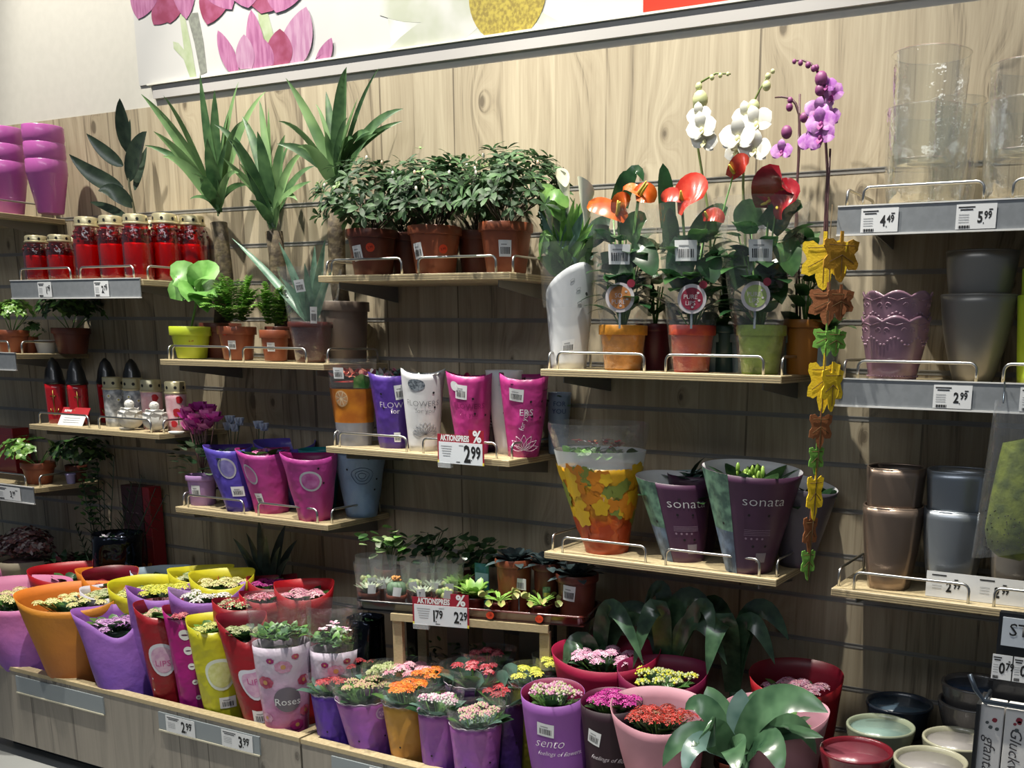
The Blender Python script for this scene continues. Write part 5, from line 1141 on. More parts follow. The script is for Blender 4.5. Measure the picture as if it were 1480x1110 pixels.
# ================================================================== printed sleeves on the lower shelves
def two_peak(k=0.06, back=0.0, ph=0.0): return lambda th: 1 - k * (0.5 - 0.5 * cos(2 * (th - ph) + pi)) * 0 + k * abs(sin(th - ph)) ** 3 - k * 0.5 + back * (0.5 - 0.5 * cos(th))
def paper(name, c, rough=0.4, bump=0.18, var=0.06): return mat(name, c, rough, var=var, vscale=14, bump=bump, bscale=22, spec=0.4)
WHP = paper('sleeve_white', 'DCDDE0'); MAG = mat_grad('sleeve_magenta', 'B02A78', 'C5398C', 0.0, 0.3, 0.38); PUR = mat_grad('sleeve_purple', '4B2E8C', '5A37A4', 0, 0.3, 0.38); DPU = paper('sleeve_dark_plum', '3A1836'); BLU = mat_grad('sleeve_blue', '7C9BC0', '9CB4D2', 0, 0.25, 0.38)
VIO = mat_grad('sleeve_violet', '4A3AA8', '5B4BBE', 0, 0.3, 0.38); PNK = mat_grad('sleeve_pink', 'C23A86', 'B83FA0', 0, 0.3, 0.38); DIN = paper('sleeve_inside_magenta', '8E1C64'); DPI = paper('sleeve_inside_purple', '3A2478')
INKW = mat('print_white_ink', 'E6DDE8', 0.5); INKB = mat('print_grey_ink', '6C6E74', 0.5); SIL2 = mat('silver_foil_ring', 'D5D3DD', 0.25, metal=0.3)
def inner_plant(t, c, mats, seed, n=22, L=0.035, W=0.02, top=0.96, fm=None, nf=0, fs=0.02, up=0.0):
    R = random.Random(seed); mb = MB(); ctr = Vector((c.lean[0] * top, c.lean[1] * top, c.z0 + c.h * top)); rt = c.rb + (c.rt - c.rb) * top
    for i in range(n):
        a = i * 2.4; k = math.sqrt((i + .5) / n) * 0.8; b = ctr + Vector((cos(a) * rt * k, sin(a) * rt * k * c.flat, -0.03 + up + R.uniform(-.01, .01)))
        for j in range(3): mb.leaf(b, (R.uniform(-1, 1), R.uniform(-1, 1), R.uniform(.3, 1.3)), L * R.uniform(.7, 1.2), W, .6, .12, R.randrange(len(mats)), 5, 'ovate')
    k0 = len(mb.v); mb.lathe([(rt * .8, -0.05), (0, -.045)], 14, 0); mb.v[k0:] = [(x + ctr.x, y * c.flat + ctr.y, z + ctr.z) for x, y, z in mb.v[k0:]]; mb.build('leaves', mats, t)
    if nf:
        mb = MB()
        for i in range(nf):
            a = i * 2.1 + seed; k = R.uniform(.1, .65); p = ctr + Vector((cos(a) * rt * k, sin(a) * rt * k * c.flat, up + R.uniform(0, .02)))
            for j in range(7): mb.leaf(p, (cos(j * .9), sin(j * .9), R.uniform(.2, 1.2)), fs, fs * .6, .7, .2, R.randrange(len(fm)), 5, 'petal')
        mb.build('flowers', fm, t)
def line_flower(t, c, th, v, s, m, n=9, name='line_print'):
    mb = MB()
    for k in range(n):
        a = pi * (0.05 + 0.9 * k / (n - 1)); pts = []
        for i in range(9):
            u = i / 8; w = 0.16 * sin(pi * u); pts.append((s * (u * cos(a) - w * sin(a)), s * (u * sin(a) + w * cos(a))))
        for i in range(8, -1, -1):
            u = i / 8; w = -0.16 * sin(pi * u); pts.append((s * (u * cos(a) - w * sin(a)), s * (u * sin(a) + w * cos(a))))
        mb.tube(c.conform(pts, th, v, 0.0012), 0.00055, 4)
    return mb.build(name, m, t)
def txt(t, c, items, m, name='lettering'):
    mb = MB()
    for (s_, size, th, v, kw) in items: decal_text(mb, c, s_, size, th, v, 0, 0.0034 if name == 'badge_lettering' else 0.0018, **kw)
    return mb.build(name, m, t)
G1 = 'printed flower sleeves on the shelf with the red offer sign'
# orange slice sleeve
t, c = wrap('flower_sleeve', 'clear sleeve printed with an orange slice holding a red flower', 'potted plant', 514, -0.205, zD, (507, 519), 48, 72, G1, wob=.003, seed=21)
c.film(40, 6, 0.0, 0.27).build('grey_film_base', mat('grey_film', '8E8F96', 0.25, coat=0.4, bump=0.3, bscale=30), t)
m_or = mat('orange_print', 'D4821E', 0.35, col2='B9661A', vscale=22, bump=0.1)
cc = Cone(c.rb, c.rt, c.h, c.lean, wob=.003, seed=21); cc.film(40, 8, 0.27, 0.66).build('printed_band', m_or, t); c.film(40, 8, 0.66, 1.0).build('clear_film', FILM, t)
mb = MB(); pts = disc_pts(0.026, 26, 0.85); decal_poly(mb, c, pts, -0.55, 0.55, 0, .0014); decal_poly(mb, c, [(a * .9, b * .9) for a, b in pts], -0.55, 0.55, 1, .002)
for k in range(8):
    a = k * pi / 4; decal_poly(mb, c, [(0.004 * cos(a), .004 * sin(a)), (.020 * cos(a - .32), .022 * sin(a - .32)), (.020 * cos(a + .32), .022 * sin(a + .32))], -0.55, 0.55, 2, .0026)
mb.build('orange_slice_print', [mat('peel', 'E8B070', 0.4), mat('pith', 'E9CFA8', 0.4), mat('pulp', 'C79060', 0.4)], t)
mb = MB(); decal_poly(mb, c, [(-.03, -.018), (.018, -.02), (.03, .012), (-.005, .026), (-.028, .012)], 0.45, 0.74, 0, .002); mb.build('green_leaf_print', mat('print_green', '3F7A34', 0.4, col2='7FA05A', vscale=40), t)
sticker(t, c, -0.55, 0.84, 0.034, 0.034); inner_plant(t, c, [mat('celosia', 'D6453E', 0.5), mat('celosia_b', 'E58A72', 0.5), GL], 3, 20, .03, .012, .92)
# purple
t, c = wrap('flower_sleeve', 'purple paper sleeve behind the white one, second from left', 'potted plant', 572, -0.195, zD, (565, 541), 42, 64, G1, wob=.004, seed=22, prof=two_peak(.05)); c.mesh(44, 12).build('paper_sleeve', [PUR, DPI], t)
holes(t, c, [(-.55, .75), (-.5, .56)]); sticker(t, c, 0.35, 0.78, 0.03, 0.045, 0.1); sticker(t, c, 0.15, 0.16, 0.02, 0.03); txt(t, c, [('FLOW', .026, -.1, .60, dict(bold=-.015)), ('for', .022, 0.1, .52, dict(bold=.01))], INKW)
inner_plant(t, c, [mat('silver_petal', 'A7A3A6', 0.5), mat('pink_star', 'B25A78', 0.5), GLB], 5, 18, .04, .016, 1.0, up=.015)
# white
t, c = wrap('flower_sleeve', 'white paper sleeve with thin grey flower drawing', 'potted plant', 612, -0.215, zD, (612, 537), 42, 62, G1, wob=.003, seed=23, prof=two_peak(.07)); c.mesh(44, 12).build('paper_sleeve', [WHP, WHP], t)
holes(t, c, [(.5, .76), (.62, .57)]); txt(t, c, [('FLOWERS', .024, -.05, .62, dict(bold=-.015)), ('for you', .02, .1, .53, dict(bold=-.015))], INKB); line_flower(t, c, .1, .22, .04, INKB)
mb = MB(); decal_poly(mb, c, disc_pts(.018, 18, 1.5), -.35, .86, 0, .0014); mb.build('dark_window', mat('dark_window', '4A525C', 0.2, col2='8A949E', vscale=150), t); inner_plant(t, c, [GLB, WHP], 6, 12, .04, .016, .98)
# magenta one
t, c = wrap('flower_sleeve', 'magenta paper sleeve standing behind the red offer sign', 'potted plant', 681, -0.200, zD, (680, 541), 46, 66, G1, wob=.004, seed=24, prof=two_peak(.06)); c.mesh(44, 12).build('paper_sleeve', [MAG, DIN], t)
holes(t, c, [(.1, .72), (.2, .53), (.8, .5)]); txt(t, c, [('FLOWERS', .022, -.1, .62, {}), ('for you', .018, -.1, .52, {})], mat('print_deep_magenta', '8A1C5E', 0.4)); sticker(t, c, -.45, .80, .036, .042, -.05)
mb = MB(); decal_poly(mb, c, disc_pts(.014, 16), -.78, .86, 0, .0013); mb.build('white_oval', WHP, t); inner_plant(t, c, [mat('pink_petal', 'C2337C', 0.45), mat('pale_pink_petal', 'E29ABF', 0.45)], 8, 10, .035, .018, 1.02)
t, c = wrap('flower_sleeve', 'dark plum sleeve between the two magenta ones', 'potted plant', 709, -0.11, zD, (712, 555), 40, 52, G1, wob=.003, seed=25); c.mesh(40, 10).build('paper_sleeve', [DPU, DPU], t); inner_plant(t, c, [GLD, GL], 9, 8); line_flower(t, c, .3, .4, .03, INKW, 7)
t, c = wrap('flower_sleeve', 'grey-white sleeve tucked behind the right magenta sleeve', 'potted plant', 738, -0.13, zD, (729, 536), 40, 54, G1, wob=.003, seed=26); c.mesh(40, 10).build('paper_sleeve', [WHP, WHP], t); inner_plant(t, c, [GLB, GL], 10, 8); holes(t, c, [(-.2, .5)])
t, c = wrap('flower_sleeve', 'magenta paper sleeve at the right shelf end with white line lettering', 'potted plant', 757, -0.175, zD, (758, 546), 44, 70, G1, wob=.004, seed=27, prof=two_peak(.05, .05)); c.mesh(44, 12).build('paper_sleeve', [MAG, DIN], t)
holes(t, c, [(.3, .72), (.4, .53), (.9, .7), (.9, .5)]); txt(t, c, [('ERS', .026, .1, .58, {}), ('for you', .02, .0, .48, dict(rot=1.3))], INKW); line_flower(t, c, .0, .1, .045, INKW, 7); sticker(t, c, -.35, .80, .042, .036, -.06); inner_plant(t, c, [mat('pink_petal', 'C2337C', 0.45), GLD], 11, 9)
t, c = wrap('flower_sleeve', 'narrow grey-blue sleeve with dark lettering at the shelf back', 'potted plant', 806, -0.06, zD, (809, 568), 26, 34, G1, seed=28); c.mesh(36, 10).build('paper_sleeve', [mat('slate_blue_paper', '8296AE', 0.4), BLU], t); txt(t, c, [('FOR', .02, .0, .82, {}), ('YOU', .02, .0, .70, {})], mat('print_navy', '2E4A78', 0.5)); inner_plant(t, c, [GLD, GL], 12, 6)
# red offer signs
def offer(label, q, wpx, hpx, prices, rz=0.0):
    mm = ppm(q); w = wpx / mm; h = hpx / mm; t = thing('offer_sign', label, 'price sign', q, rz); mb = MB(); mb.box((-w / 2, 0, 0), (w / 2, 0.0015, h * .84), 0); mb.box((w * .18, 0, h * .84), (w / 2, .0015, h), 0); mb.box((-w * .47, -.001, h * .0), (w * .47, 0, h * .62), 1)
    mb.box((-w * .5, -.0012, 0), (-w * .47, 0, h * .08), 2); mb.box((w * .47, -.0012, 0), (w * .5, 0, h * .08), 2); mb.build('sign_card', [mat('offer_red', 'A01C30', 0.4), mat('offer_white', 'DDE3EA', 0.5), mat('offer_yellow', 'E6D94A', 0.5)], t, False)
    mb = MB(); flat_text(mb, 'AKTIONSPREIS', h * .235, -w * .12, h * .73, -.0005, 0, .035, .66); flat_text(mb, '%', h * .46, w * .36, h * .80, -.0007, 0, .03, .95); mb.build('headline', WHITE, t, False)
    mb = MB()
    for (a, b, x, s) in prices: flat_text(mb, a, h * .50 * s, x * w, h * .28, -.0016, 0, .03, .7, align='r'); flat_text(mb, b, h * .36 * s, x * w + .01 * w, h * .34, -.0016, 0, .03, .7, align='l'); mb.card(w * .02, w * .02, 0, -.0016, x * w + .02 * w, h * .13)
    for i in range(5): mb.card(w * (.24 - .02 * i), h * .018, 1, -.0015, -w * .30, h * (.50 - i * .07))
    mb.card(w * .08, h * .02, 0, -.0015, -w * .05, h * .06); mb.card(w * .1, h * .02, 1, -.0015, w * .02, h * .54); mb.build('print', [BLACK, GREYINK], t, False)
    mb = MB(); mb.box((-w * .5, -.002, -h * .14), (-w * .22, .012, h * .02), 0, .001); mb.build('clear_clip', mat_film('clip_plastic', (.9, .93, .95), .5, .08, 0, 10, .25), t, False)
q = at(666, 671, -0.318); offer('red and white offer sign showing 2.99 clipped to a shelf edge', Vector((q.x, -0.318, q.z)), 82, 50, [('2', '99', .22, 1.35)])
# ---- blue and pink sleeves shelf
G2 = 'blue and pink flower sleeves'
q = place(294, -0.21, zE); mm = ppm(q); t = thing('potted_cyclamen', 'pink cyclamen in a pale lilac pot at the left shelf end', 'potted plant', q, face_rz(q)); h = at(294, 686, -.21).z - zE
c = pot(t, 22 / mm, 17 / mm, h, mat('lilac_plastic', 'B48AC4', 0.4), rim=.018); sticker(t, c, -.5, .5, .03, .04); Mi = Matrix.Rotation(-t.rotation_euler.z, 3, 'Z'); rq = lambda a, b, dy=0: Mi @ (at(a, b, -.21 + dy) - q); R = random.Random(6)
mb = MB()
for i in range(44): a, b = rq(292, 684), rq(R.uniform(238, 318), R.uniform(632, 686), R.uniform(-.06, .05)); d = (b - a); mb.leaf(b - d * .2, (d.x, d.y - .02, d.z * .4 + .02), .04, .032, .5, .1, i % 2, 5, 'heart')
mb.build('leaves', [mat_leaf('cyclamen_leaf', '3F5F42', '8CA582', .4, 60), GLD], t)
mb = MB(); st = MB()
for (x, y, k) in [(284, 612, 0), (276, 598, 1), (300, 606, 0), (292, 622, 0), (303, 600, 1), (270, 606, 1), (284, 628, 0), (310, 610, 1), (290, 596, 1), (298, 620, 0), (280, 618, 1), (274, 622, 0)]:
    p = rq(x, y, R.uniform(-.04, .02)); st.tube([rq(293, 684), (p + rq(293, 684)) / 2 + Vector((R.uniform(-.01, .01), 0, 0)), p], .0018, 5)
    mb = MB()
    for j in range(6): mb.leaf(p, (cos(j * 1.05), sin(j * 1.05), R.uniform(.2, 1.4)), .042, .034, -.6, .2, k, 5, 'petal')
    mb.build('flower', [mat('cyclamen_pink', 'F080C4', 0.45, col2='E060B4', vscale=60), mat('cyclamen_magenta', 'B83098', 0.45)], t)
st.build('stems', mat('cyclamen_stem', '6E4A48', 0.5), t)
def oval(t, c, th, v, rx, ry, fill, rot=0.0): window_label(t, c, th, v, ry, SIL2, fill, name='oval_window', rx=rx / ry, rot=rot)
t, c = wrap('flower_sleeve', 'violet-blue paper sleeve with round silver window', 'potted plant', 349, -.225, zE, (330, 650), 42, 66, G2, wob=.004, seed=31, prof=two_peak(.05, .04)); c.mesh(44, 12).build('paper_sleeve', [VIO, DPI], t); oval(t, c, -.25, .72, .030, .036, mat('window_lilac', '9690CE', .3, col2='7C74B8', vscale=40)); sticker(t, c, .05, .34, .04, .034); inner_plant(t, c, [GLD, GLB], 13, 8)
t, c = wrap('flower_sleeve', 'pink paper sleeve with small pink bloom cluster, middle of the shelf', 'potted plant', 394, -.20, zE, (380, 656), 44, 72, G2, wob=.005, seed=32, prof=two_peak(.06, .05)); c.mesh(44, 12).build('paper_sleeve', [PNK, DIN], t); oval(t, c, -.75, .66, .024, .034, mat('window_pink', 'C46AA6', .3), .3); sticker(t, c, -.6, .26, .028, .036, .1)
kal(t, c, [mat('kal_pink', 'C9469A', .5), mat('kal_rose', 'E07FB6', .5)], 3, 1.0, 5, .018, .006, 'open', 7, up=.0, cover=.6)
t, c = wrap('flower_sleeve', 'front pink paper sleeve with a big round silver window', 'potted plant', 456, -.235, zE, (447, 662), 44, 78, G2, wob=.004, seed=33, prof=two_peak(.07, .03)); c.mesh(44, 12).build('paper_sleeve', [PNK, DIN], t); oval(t, c, -.05, .66, .036, .034, mat('window_rose', 'C777B4', .3, col2='A8448E', vscale=30)); holes(t, c, [(.5, .62), (.3, .86)]); inner_plant(t, c, [mat('cyclamen_magenta', '9C1E80', .45), GLD], 14, 7)
t, c = wrap('flower_sleeve', 'light blue paper sleeve with thin line drawing at the shelf end', 'potted plant', 523, -.10, zE, (521, 659), 44, 72, G2, wob=.003, seed=34); c.mesh(44, 12).build('paper_sleeve', [BLU, BLU], t); holes(t, c, [(.3, .95), (-.6, .78), (.75, .62), (.7, .45)])
mb = MB(); 
for r in (.034, .022, .012): mb.tube(c.conform([(r * cos(a) * (1 + .1 * sin(3 * a)), r * .8 * sin(a)) for a in [2 * pi * k / 24 for k in range(25)]], .05, .68, .0014), .0007, 4, cap=False)
mb.build('line_print', mat('print_navy', '2E4A78', 0.5), t); inner_plant(t, c, [GLD, GLB], 15, 6)
t, c = wrap('flower_sleeve', 'violet sleeve with raised back edge behind the pink sleeves', 'potted plant', 418, -.085, zE, (412, 648), 48, 84, G2, wob=.003, seed=35, prof=two_peak(.05, .1)); c.mesh(40, 10).build('paper_sleeve', [VIO, VIO], t); inner_plant(t, c, [GLD, mat('celosia_v', '7A5AB4', .5)], 16, 6)
t, c = wrap('flower_sleeve', 'teal sleeve rim peeping out behind the front pink sleeve', 'potted plant', 465, -.10, zE, (462, 652), 40, 60, G2, wob=.003, seed=36); TE = paper('sleeve_teal', '0F7F86'); c.mesh(40, 10).build('paper_sleeve', [TE, TE], t); inner_plant(t, c, [GLD, TE], 17, 6)
def pale_cyclamen(label, px, Y, fl):
    q = place(px, Y, zE); t = thing('potted_cyclamen', label, 'potted plant', q, 0, 'pale flowered cyclamens in the shadow'); pot(t, .045, .034, .08, TERRA2); R = random.Random(px); mb = MB()
    for i in range(24): a = R.uniform(0, 6.28); r_ = R.uniform(0, .06); mb.leaf((r_ * cos(a), r_ * sin(a), .08 + R.uniform(0, .035)), (cos(a), sin(a), .4), .035, .03, .5, .1, 0, 5, 'heart')
    mb.build('leaves', GLD, t); st = MB()
    for (x, y) in fl:
        p = at(x, y, Y) - q; st.tube([(0, 0, .08), p], .0016, 5); mb = MB()
        for j in range(6): mb.leaf(p, (cos(j * 1.05), sin(j * 1.05), 1.0), .032, .026, -.6, .2, 0, 5, 'petal')
        mb.build('flower', mat('pale_blue_petal', 'C9D4EC', .45), t)
    st.build('stems', GLD, t)
pale_cyclamen('pale flowered cyclamen behind the lilac pot', 338, -.09, [(333, 612), (346, 615), (340, 624), (330, 622)]); pale_cyclamen('pale flowered cyclamen behind the violet sleeve', 376, -.08, [(374, 620), (382, 623)])
# ---- autumn sleeve and purple sleeves
G3 = 'paper sleeves on the shelf under the flamingo flowers'
t, c = wrap('autumn_flower_sleeve', 'large sleeve printed with yellow and orange autumn leaves', 'potted plant', 876, -.20, zE, (866, 655), 62, 130, G3, wob=.004, seed=41, flat=.8)
m_au = mat_grad('autumn_print', 'B8441C', 'D9A41E', 0.02, 0.22, .3, .18, 16, .3, 25, mids=((.35, 'C4521C'), (.6, 'D48A1C')))
c.mesh(52, 14, v1=.84).build('printed_sleeve', [m_au, m_au], t)
cf = Cone(c.rb, c.rt, c.h, c.lean, flat=.8, wob=.004, seed=41); cf.film(52, 4, .83, 1.0).build('frosted_band', mat_film('frosted_film', (.9, .92, .92), .3, .3, .4, 30, .5), t)
ct = Cone(c.rt * .995, c.rt * 1.12, .075, (c.lean[0] * .15, c.lean[1] * .15), z0=0, flat=.8, wob=.007, seed=42); fb = ct.film(52, 5); fb.v = [(a + c.lean[0], b + c.lean[1], z_ + c.h) for a, b, z_ in fb.v]; fb.build('clear_film', FILM, t)
mb = MB(); R = random.Random(3)
for i in range(64):
    th = R.uniform(-1.4, 1.4); v = R.uniform(.42, .82) if i % 3 else R.uniform(.2, .8); r = R.uniform(.016, .028); k = R.choice((0, 0, 1, 1, 2)) if v > .3 else 3
    lobes = [(r * (1 + .2 * cos(5 * a + i)) * cos(a), r * (1 + .2 * cos(5 * a + i)) * sin(a)) for a in [2 * pi * j / 20 for j in range(20)]]; decal_poly(mb, c, lobes, th, v, k, .0012 + .00005 * i)
mb.build('leaf_print', [mat('print_gold', 'D9AE1E', .35), mat('print_amber', 'CF7F1C', .35), mat('print_moss', '7C8A3A', .35), mat('print_rust', 'A83E1C', .35)], t)
txt(t, c, [('begonia mix', .030, -.15, .56, dict(shear=.4))], mat('print_peach', 'E8B48A', .4)); holes(t, c, [(-.35, .76), (-.2, .76), (-.25, .56), (-.35, .50), (.05, .50), (.2, .45)])
inner_plant(t, c, [GL, GLX, GLD], 18, 30, .032, .024, .99, [mat('flower_red', 'C8202E', .4), mat('flower_copper', 'B5683A', .5)], 7, .018, up=.012)
SON = mat('sonata_plum', '54324F', .38, var=.08, vscale=10, bump=.06, bscale=15); SGR = mat('sonata_green_print', '6F9C82', .4, col2='3D5F55', vscale=38)
def sonata(label, px, Y, top, wb, wt, lean_seed, text_th=.25):
    t, c = wrap('purple_flower_sleeve', label, 'potted plant', px, Y, zE, top, wb, wt, G3, seed=lean_seed, flat=.85, prof=lambda th: 1 + .05 * (1 - cos(th - .6)))
    c.mesh(56, 14).build('paper_sleeve', [SON, WHP], t)
    mb = MB()          # green and blue photo print on the left side
    for j in range(14):
        for i in range(8):
            th0, th1 = -1.45 + i * .118, -1.45 + (i + 1) * .118; v0, v1 = j / 14, (j + 1) / 14; mb.add([c.P(th0, v0, .0008), c.P(th1, v0, .0008), c.P(th1, v1, .0008), c.P(th0, v1, .0008)], [(0, 1, 2, 3)], 0 if j > 5 else 1)
    mb.build('photo_print', [SGR, mat('sonata_blue_print', '6F86A0', .4, col2='4A5B6E', vscale=34)], t)
    txt(t, c, [('sonata', .036, text_th, .76, dict(sx=1.25, bold=-.012))], WHITE)
    mb = MB()
    for i in range(4): decal_rect(mb, c, -.034, -.0006, .034, .0006, text_th - .1, .47 - i * .018, 0, .0016)
    for i in range(4): decal_poly(mb, c, [(-.028 + .014 * i + a, b) for a, b in disc_pts(.003, 8)], text_th - .1, .38, 0, .0016)
    mb.build('small_print', mat('print_mauve', '9A8098', .5), t); holes(t, c, [(text_th - .35, .62), (text_th + .15, .62), (text_th - .2, .30), (text_th + .2, .30), (-.8, .5)])
    mb = MB(); decal_rect(mb, c, -.013, -.013, .013, .013, text_th + .1, .18, 0, .0016); mb.build('white_square_mark', mat('print_mauve_b', '8F8592', .5), t)
    return t, c
t, c = sonata('left purple sleeve lettered sonata, tilted open top, pale inside', 988, -.185, (974, 702), 60, 106, 51, .35); inner_plant(t, c, [ANG, ANG2, GL], 19, 7, .06, .045, .9)
t, c = sonata('right purple sleeve lettered sonata with green buds inside', 1082, -.225, (1088, 692), 66, 140, 52, .3)
mb = MB(); R = random.Random(2); ctr = Vector((c.lean[0], c.lean[1], c.h))
for i in range(9): a = i * .75; mb.leaf(ctr + Vector((cos(a) * .02, sin(a) * .02, -.08)), (cos(a) * .8, sin(a) * .8, 1.2), .14, .07, .5, .15, i % 2, 8, 'ovate')
mb.build('leaves', [GLD, ANG2], t); mb = MB()
for i in range(40): a = R.uniform(0, 6.28); r_ = R.uniform(0, .04); mb.ball(ctr + Vector((r_ * cos(a), -.015 + r_ * sin(a), R.uniform(-.03, .02))), R.uniform(.005, .009), i % 2, 6, 5, (.7, .7, 1.5))
mb.build('buds', [mat('lime_bud', '9DBE4E', .45), mat('green_bud', '7FA63E', .45)], t)
t, c = wrap('purple_flower_sleeve', 'grey-white sleeve with open rim behind the autumn garland', 'potted plant', 1150, -.10, zE, (1160, 716), 46, 100, G3, seed=53, prof=lambda th: 1 + .1 * (1 - cos(th - 1.2))); c.mesh(50, 12).build('paper_sleeve', [mat('grey_plum_paper', '5E5866', .4), WHP], t); inner_plant(t, c, [GLD, AZ2], 20, 9, .06, .04, 1.0)
t, c = wrap('purple_flower_sleeve', 'dark-leaved plant in a sleeve behind the left sonata sleeve', 'potted plant', 1005, -.085, zE, (1010, 690), 50, 90, G3, seed=54); c.mesh(44, 10).build('paper_sleeve', [DPU, mat('pale_teal_paper', '9FB8BC', .5)], t); inner_plant(t, c, [mat_leaf('teal_leaf', '2F5148', '4E7468'), GLD], 21, 9, .07, .05, 1.02)

# ================================================================== crate with trays
CZ = -1.362; TA = radians(14.0); TO = Vector((-2.150, -.435, 0)); TU = Vector((cos(TA), sin(TA), 0)); TV = Vector((-sin(TA), cos(TA), 0))
def tpl(px, d, z):
    """place on the slightly turned crate: photo column px, distance d behind the tray front"""
    lo, hi = -.3, 1.6
    for _ in range(40):
        mid = (lo + hi) / 2; p = TO + TU * mid + TV * d; p.z = z
        if pr(p)[0] < px: lo = mid
        else: hi = mid
    p = TO + TU * lo + TV * d; p.z = z; return p
def tu(px, d, z): return (tpl(px, d, z) - TO - TV * d).dot(TU)
c0 = tpl(564, -.012, CZ); t = thing('wooden_crate', 'upturned wooden slat crate carrying the plant trays', 'crate', Vector((c0.x, c0.y, DECK + .0005)), TA); w = tu(792, -.012, CZ) - tu(564, -.012, CZ); H = CZ - DECK - .001; D = .20
for yy in (0, D - .02): mb = MB(); mb.box((0, yy, H - .022), (w, yy + .012, H)); mb.build('top_slat', BEAM, t, False)
for k in range(3): mb = MB(); mb.box((.02, .018 + k * .058, H - .012), (w - .02, .018 + k * .058 + .045, H - .001)); mb.build('board', mat('grey_crate_wood', '7C7263', .7), t, False)
for xx in (0, w - .03):
    for yy in (.0, D - .03): mb = MB(); mb.box((xx, yy + .012, 0), (xx + .03, yy + .03, H - .022)); mb.build('post', BEAM, t, False)
for k in range(3): mb = MB(); mb.box((.10 + k * .12, D - .014, 0), (.10 + k * .12 + .07, D - .006, H - .022)); mb.build('back_slat', mat('grey_crate_wood', '7C7263'), t, False)
def tray(label, pa, pb, d, z, m, h=.034):
    p = tpl(pa, 0, z); t = thing('plant_tray', label, 'tray', p, TA); w = tu(pb, 0, z) - tu(pa, 0, z); mb = MB(); e = .006; mb.box((0, 0, 0), (w, d, .003)); mb.build('base', m, t, False); mb = MB(); r = .02
    def ring(o, z_):
        pts = []
        for (cx_, cy_, a0) in ((w - r, r, -pi / 2), (w - r, d - r, 0), (r, d - r, pi / 2), (r, r, pi)):
            for k in range(5): a = a0 + k * pi / 8; pts.append((cx_ + (r + o) * cos(a), cy_ + (r + o) * sin(a), z_))
        return pts
    R0, R1, R2, R3 = ring(-.003, .001), ring(.002, h - .003), ring(.008, h), ring(.009, h - .006); n = len(R0); vs = R0 + R1 + R2 + R3; fs = [(j * n + k, j * n + (k + 1) % n, (j + 1) * n + (k + 1) % n, (j + 1) * n + k) for j in range(3) for k in range(n)]; mb.add(vs, fs); mb.build('wall', m, t); return t
TB = mat('black_tray', '17181C', .3, coat=.3); TR = mat('brown_tray', '5A201A', .22, coat=.6)
TD = .185
tray('shiny black tray with cacti standing on the wooden crate', 517, 660, TD, CZ + .0005, TB); tray('brown plastic tray with flytraps on the right of the crate', 666, 843, TD, CZ + .0005, TR)
tz = CZ + .004
CUP = mat_film('cup_plastic', (.97, .98, 1), .45, .1, .5, 14, .02, stretch=(60, 60, 3), edge=.3); CAC = mat('cactus_skin', '5F7F5E', .6, var=.1, vscale=60); SPN = mat('spines', 'B7A583', .6); CACF = mat('cactus_orange', 'CF8A3E', .6, var=.2, vscale=120)
R = random.Random(77)
specs = [(534, .05, 'pale'), (556, .125, 'pale'), (574, .045, 'orange'), (610, .05, 'pale'), (600, .13, 'round'), (644, .05, 'round'), (535, .14, 'round'), (628, .135, 'pale'), (652, .14, 'round')]
labs = ['pale leafy succulent in a clear cup at the left front corner of the black tray', 'pale succulent in a clear cup behind the left front ones', 'ribbed green cactus with an orange crown in a clear cup', 'pale spiny succulent in a clear cup right of the orange-crowned cactus', 'green clustered succulent in a clear cup next to the offer sign', 'silvery succulent in a clear cup behind the offer sign', 'round succulent in a clear cup, rear left of the tray', 'pale succulent in a clear cup, rear middle of the tray', 'round succulent in a clear cup, rear right of the black tray']
for (px, Y, k), lb in zip(specs, labs):
    q = tpl(px, Y, tz); t = thing('cactus_in_cup', lb, 'cactus', q, face_rz(q), 'cacti and succulents in tall clear cups'); pot(t, .032, .024, .042, mat('copper_pot', '8A4632', .4), rim=.012, n=24)
    mb = MB()
    if k == 'orange':
        mb.lathe([(.014, .03), (.025, .042), (.028, .058), (.024, .074), (.012, .082), (0, .083)], 48, fx=lambda th, r, z: (r * (1 + .09 * cos(12 * th)), z)); mb.build('body', CAC, t); mb = MB()
        for i in range(36): a = i * 2.4; r_ = .013 * math.sqrt(i / 36); mb.octa((r_ * cos(a), r_ * sin(a), .084 + R.uniform(0, .012)), .0045, 0)
        mb.build('crown', CACF, t); mb = MB()
        for i in range(12):
            for z_ in (.05, .06, .07): a = 2 * pi * i / 12; mb.leaf((.028 * cos(a), .028 * sin(a), z_), (cos(a), sin(a), .4), .008, .0012, 0, 0, 0, 2, 'lance')
        mb.build('spines', SPN, t)
    else:
        for i in range(22 if k == 'pale' else 18):
            a = i * 2.4; r_ = .022 * math.sqrt(i / 20); 
            if k == 'pale': mb.leaf((r_ * cos(a) * .6, r_ * sin(a) * .6, .036), (cos(a), sin(a), 1.2), .045, .012, .4, .4, i % 2, 5, 'ovate')
            else: mb.ball((r_ * cos(a), r_ * sin(a), .046 + R.uniform(0, .014)), .009, i % 2, 8, 6, (1, 1, 1.3))
        mb.build('body', [mat('succulent_pale', 'A9AE8E', .5), mat('succulent_grey', '7E8E74', .5)] if k == 'pale' else [mat('succulent_green', '7C9A58', .5), mat('succulent_olive', 'A1A864', .5)], t)
    cu = Cone(.033, .043, .135, wob=.0015, seed=px); cu.film(30, 6).build('clear_cup', CUP, t)
    mb = MB(); decal_rect(mb, cu, -.012, -.014, .012, .014, R.uniform(-.4, .4), .42, 0, .0012, R.uniform(-.2, .2)); mb.build('care_card', WHITE, t)
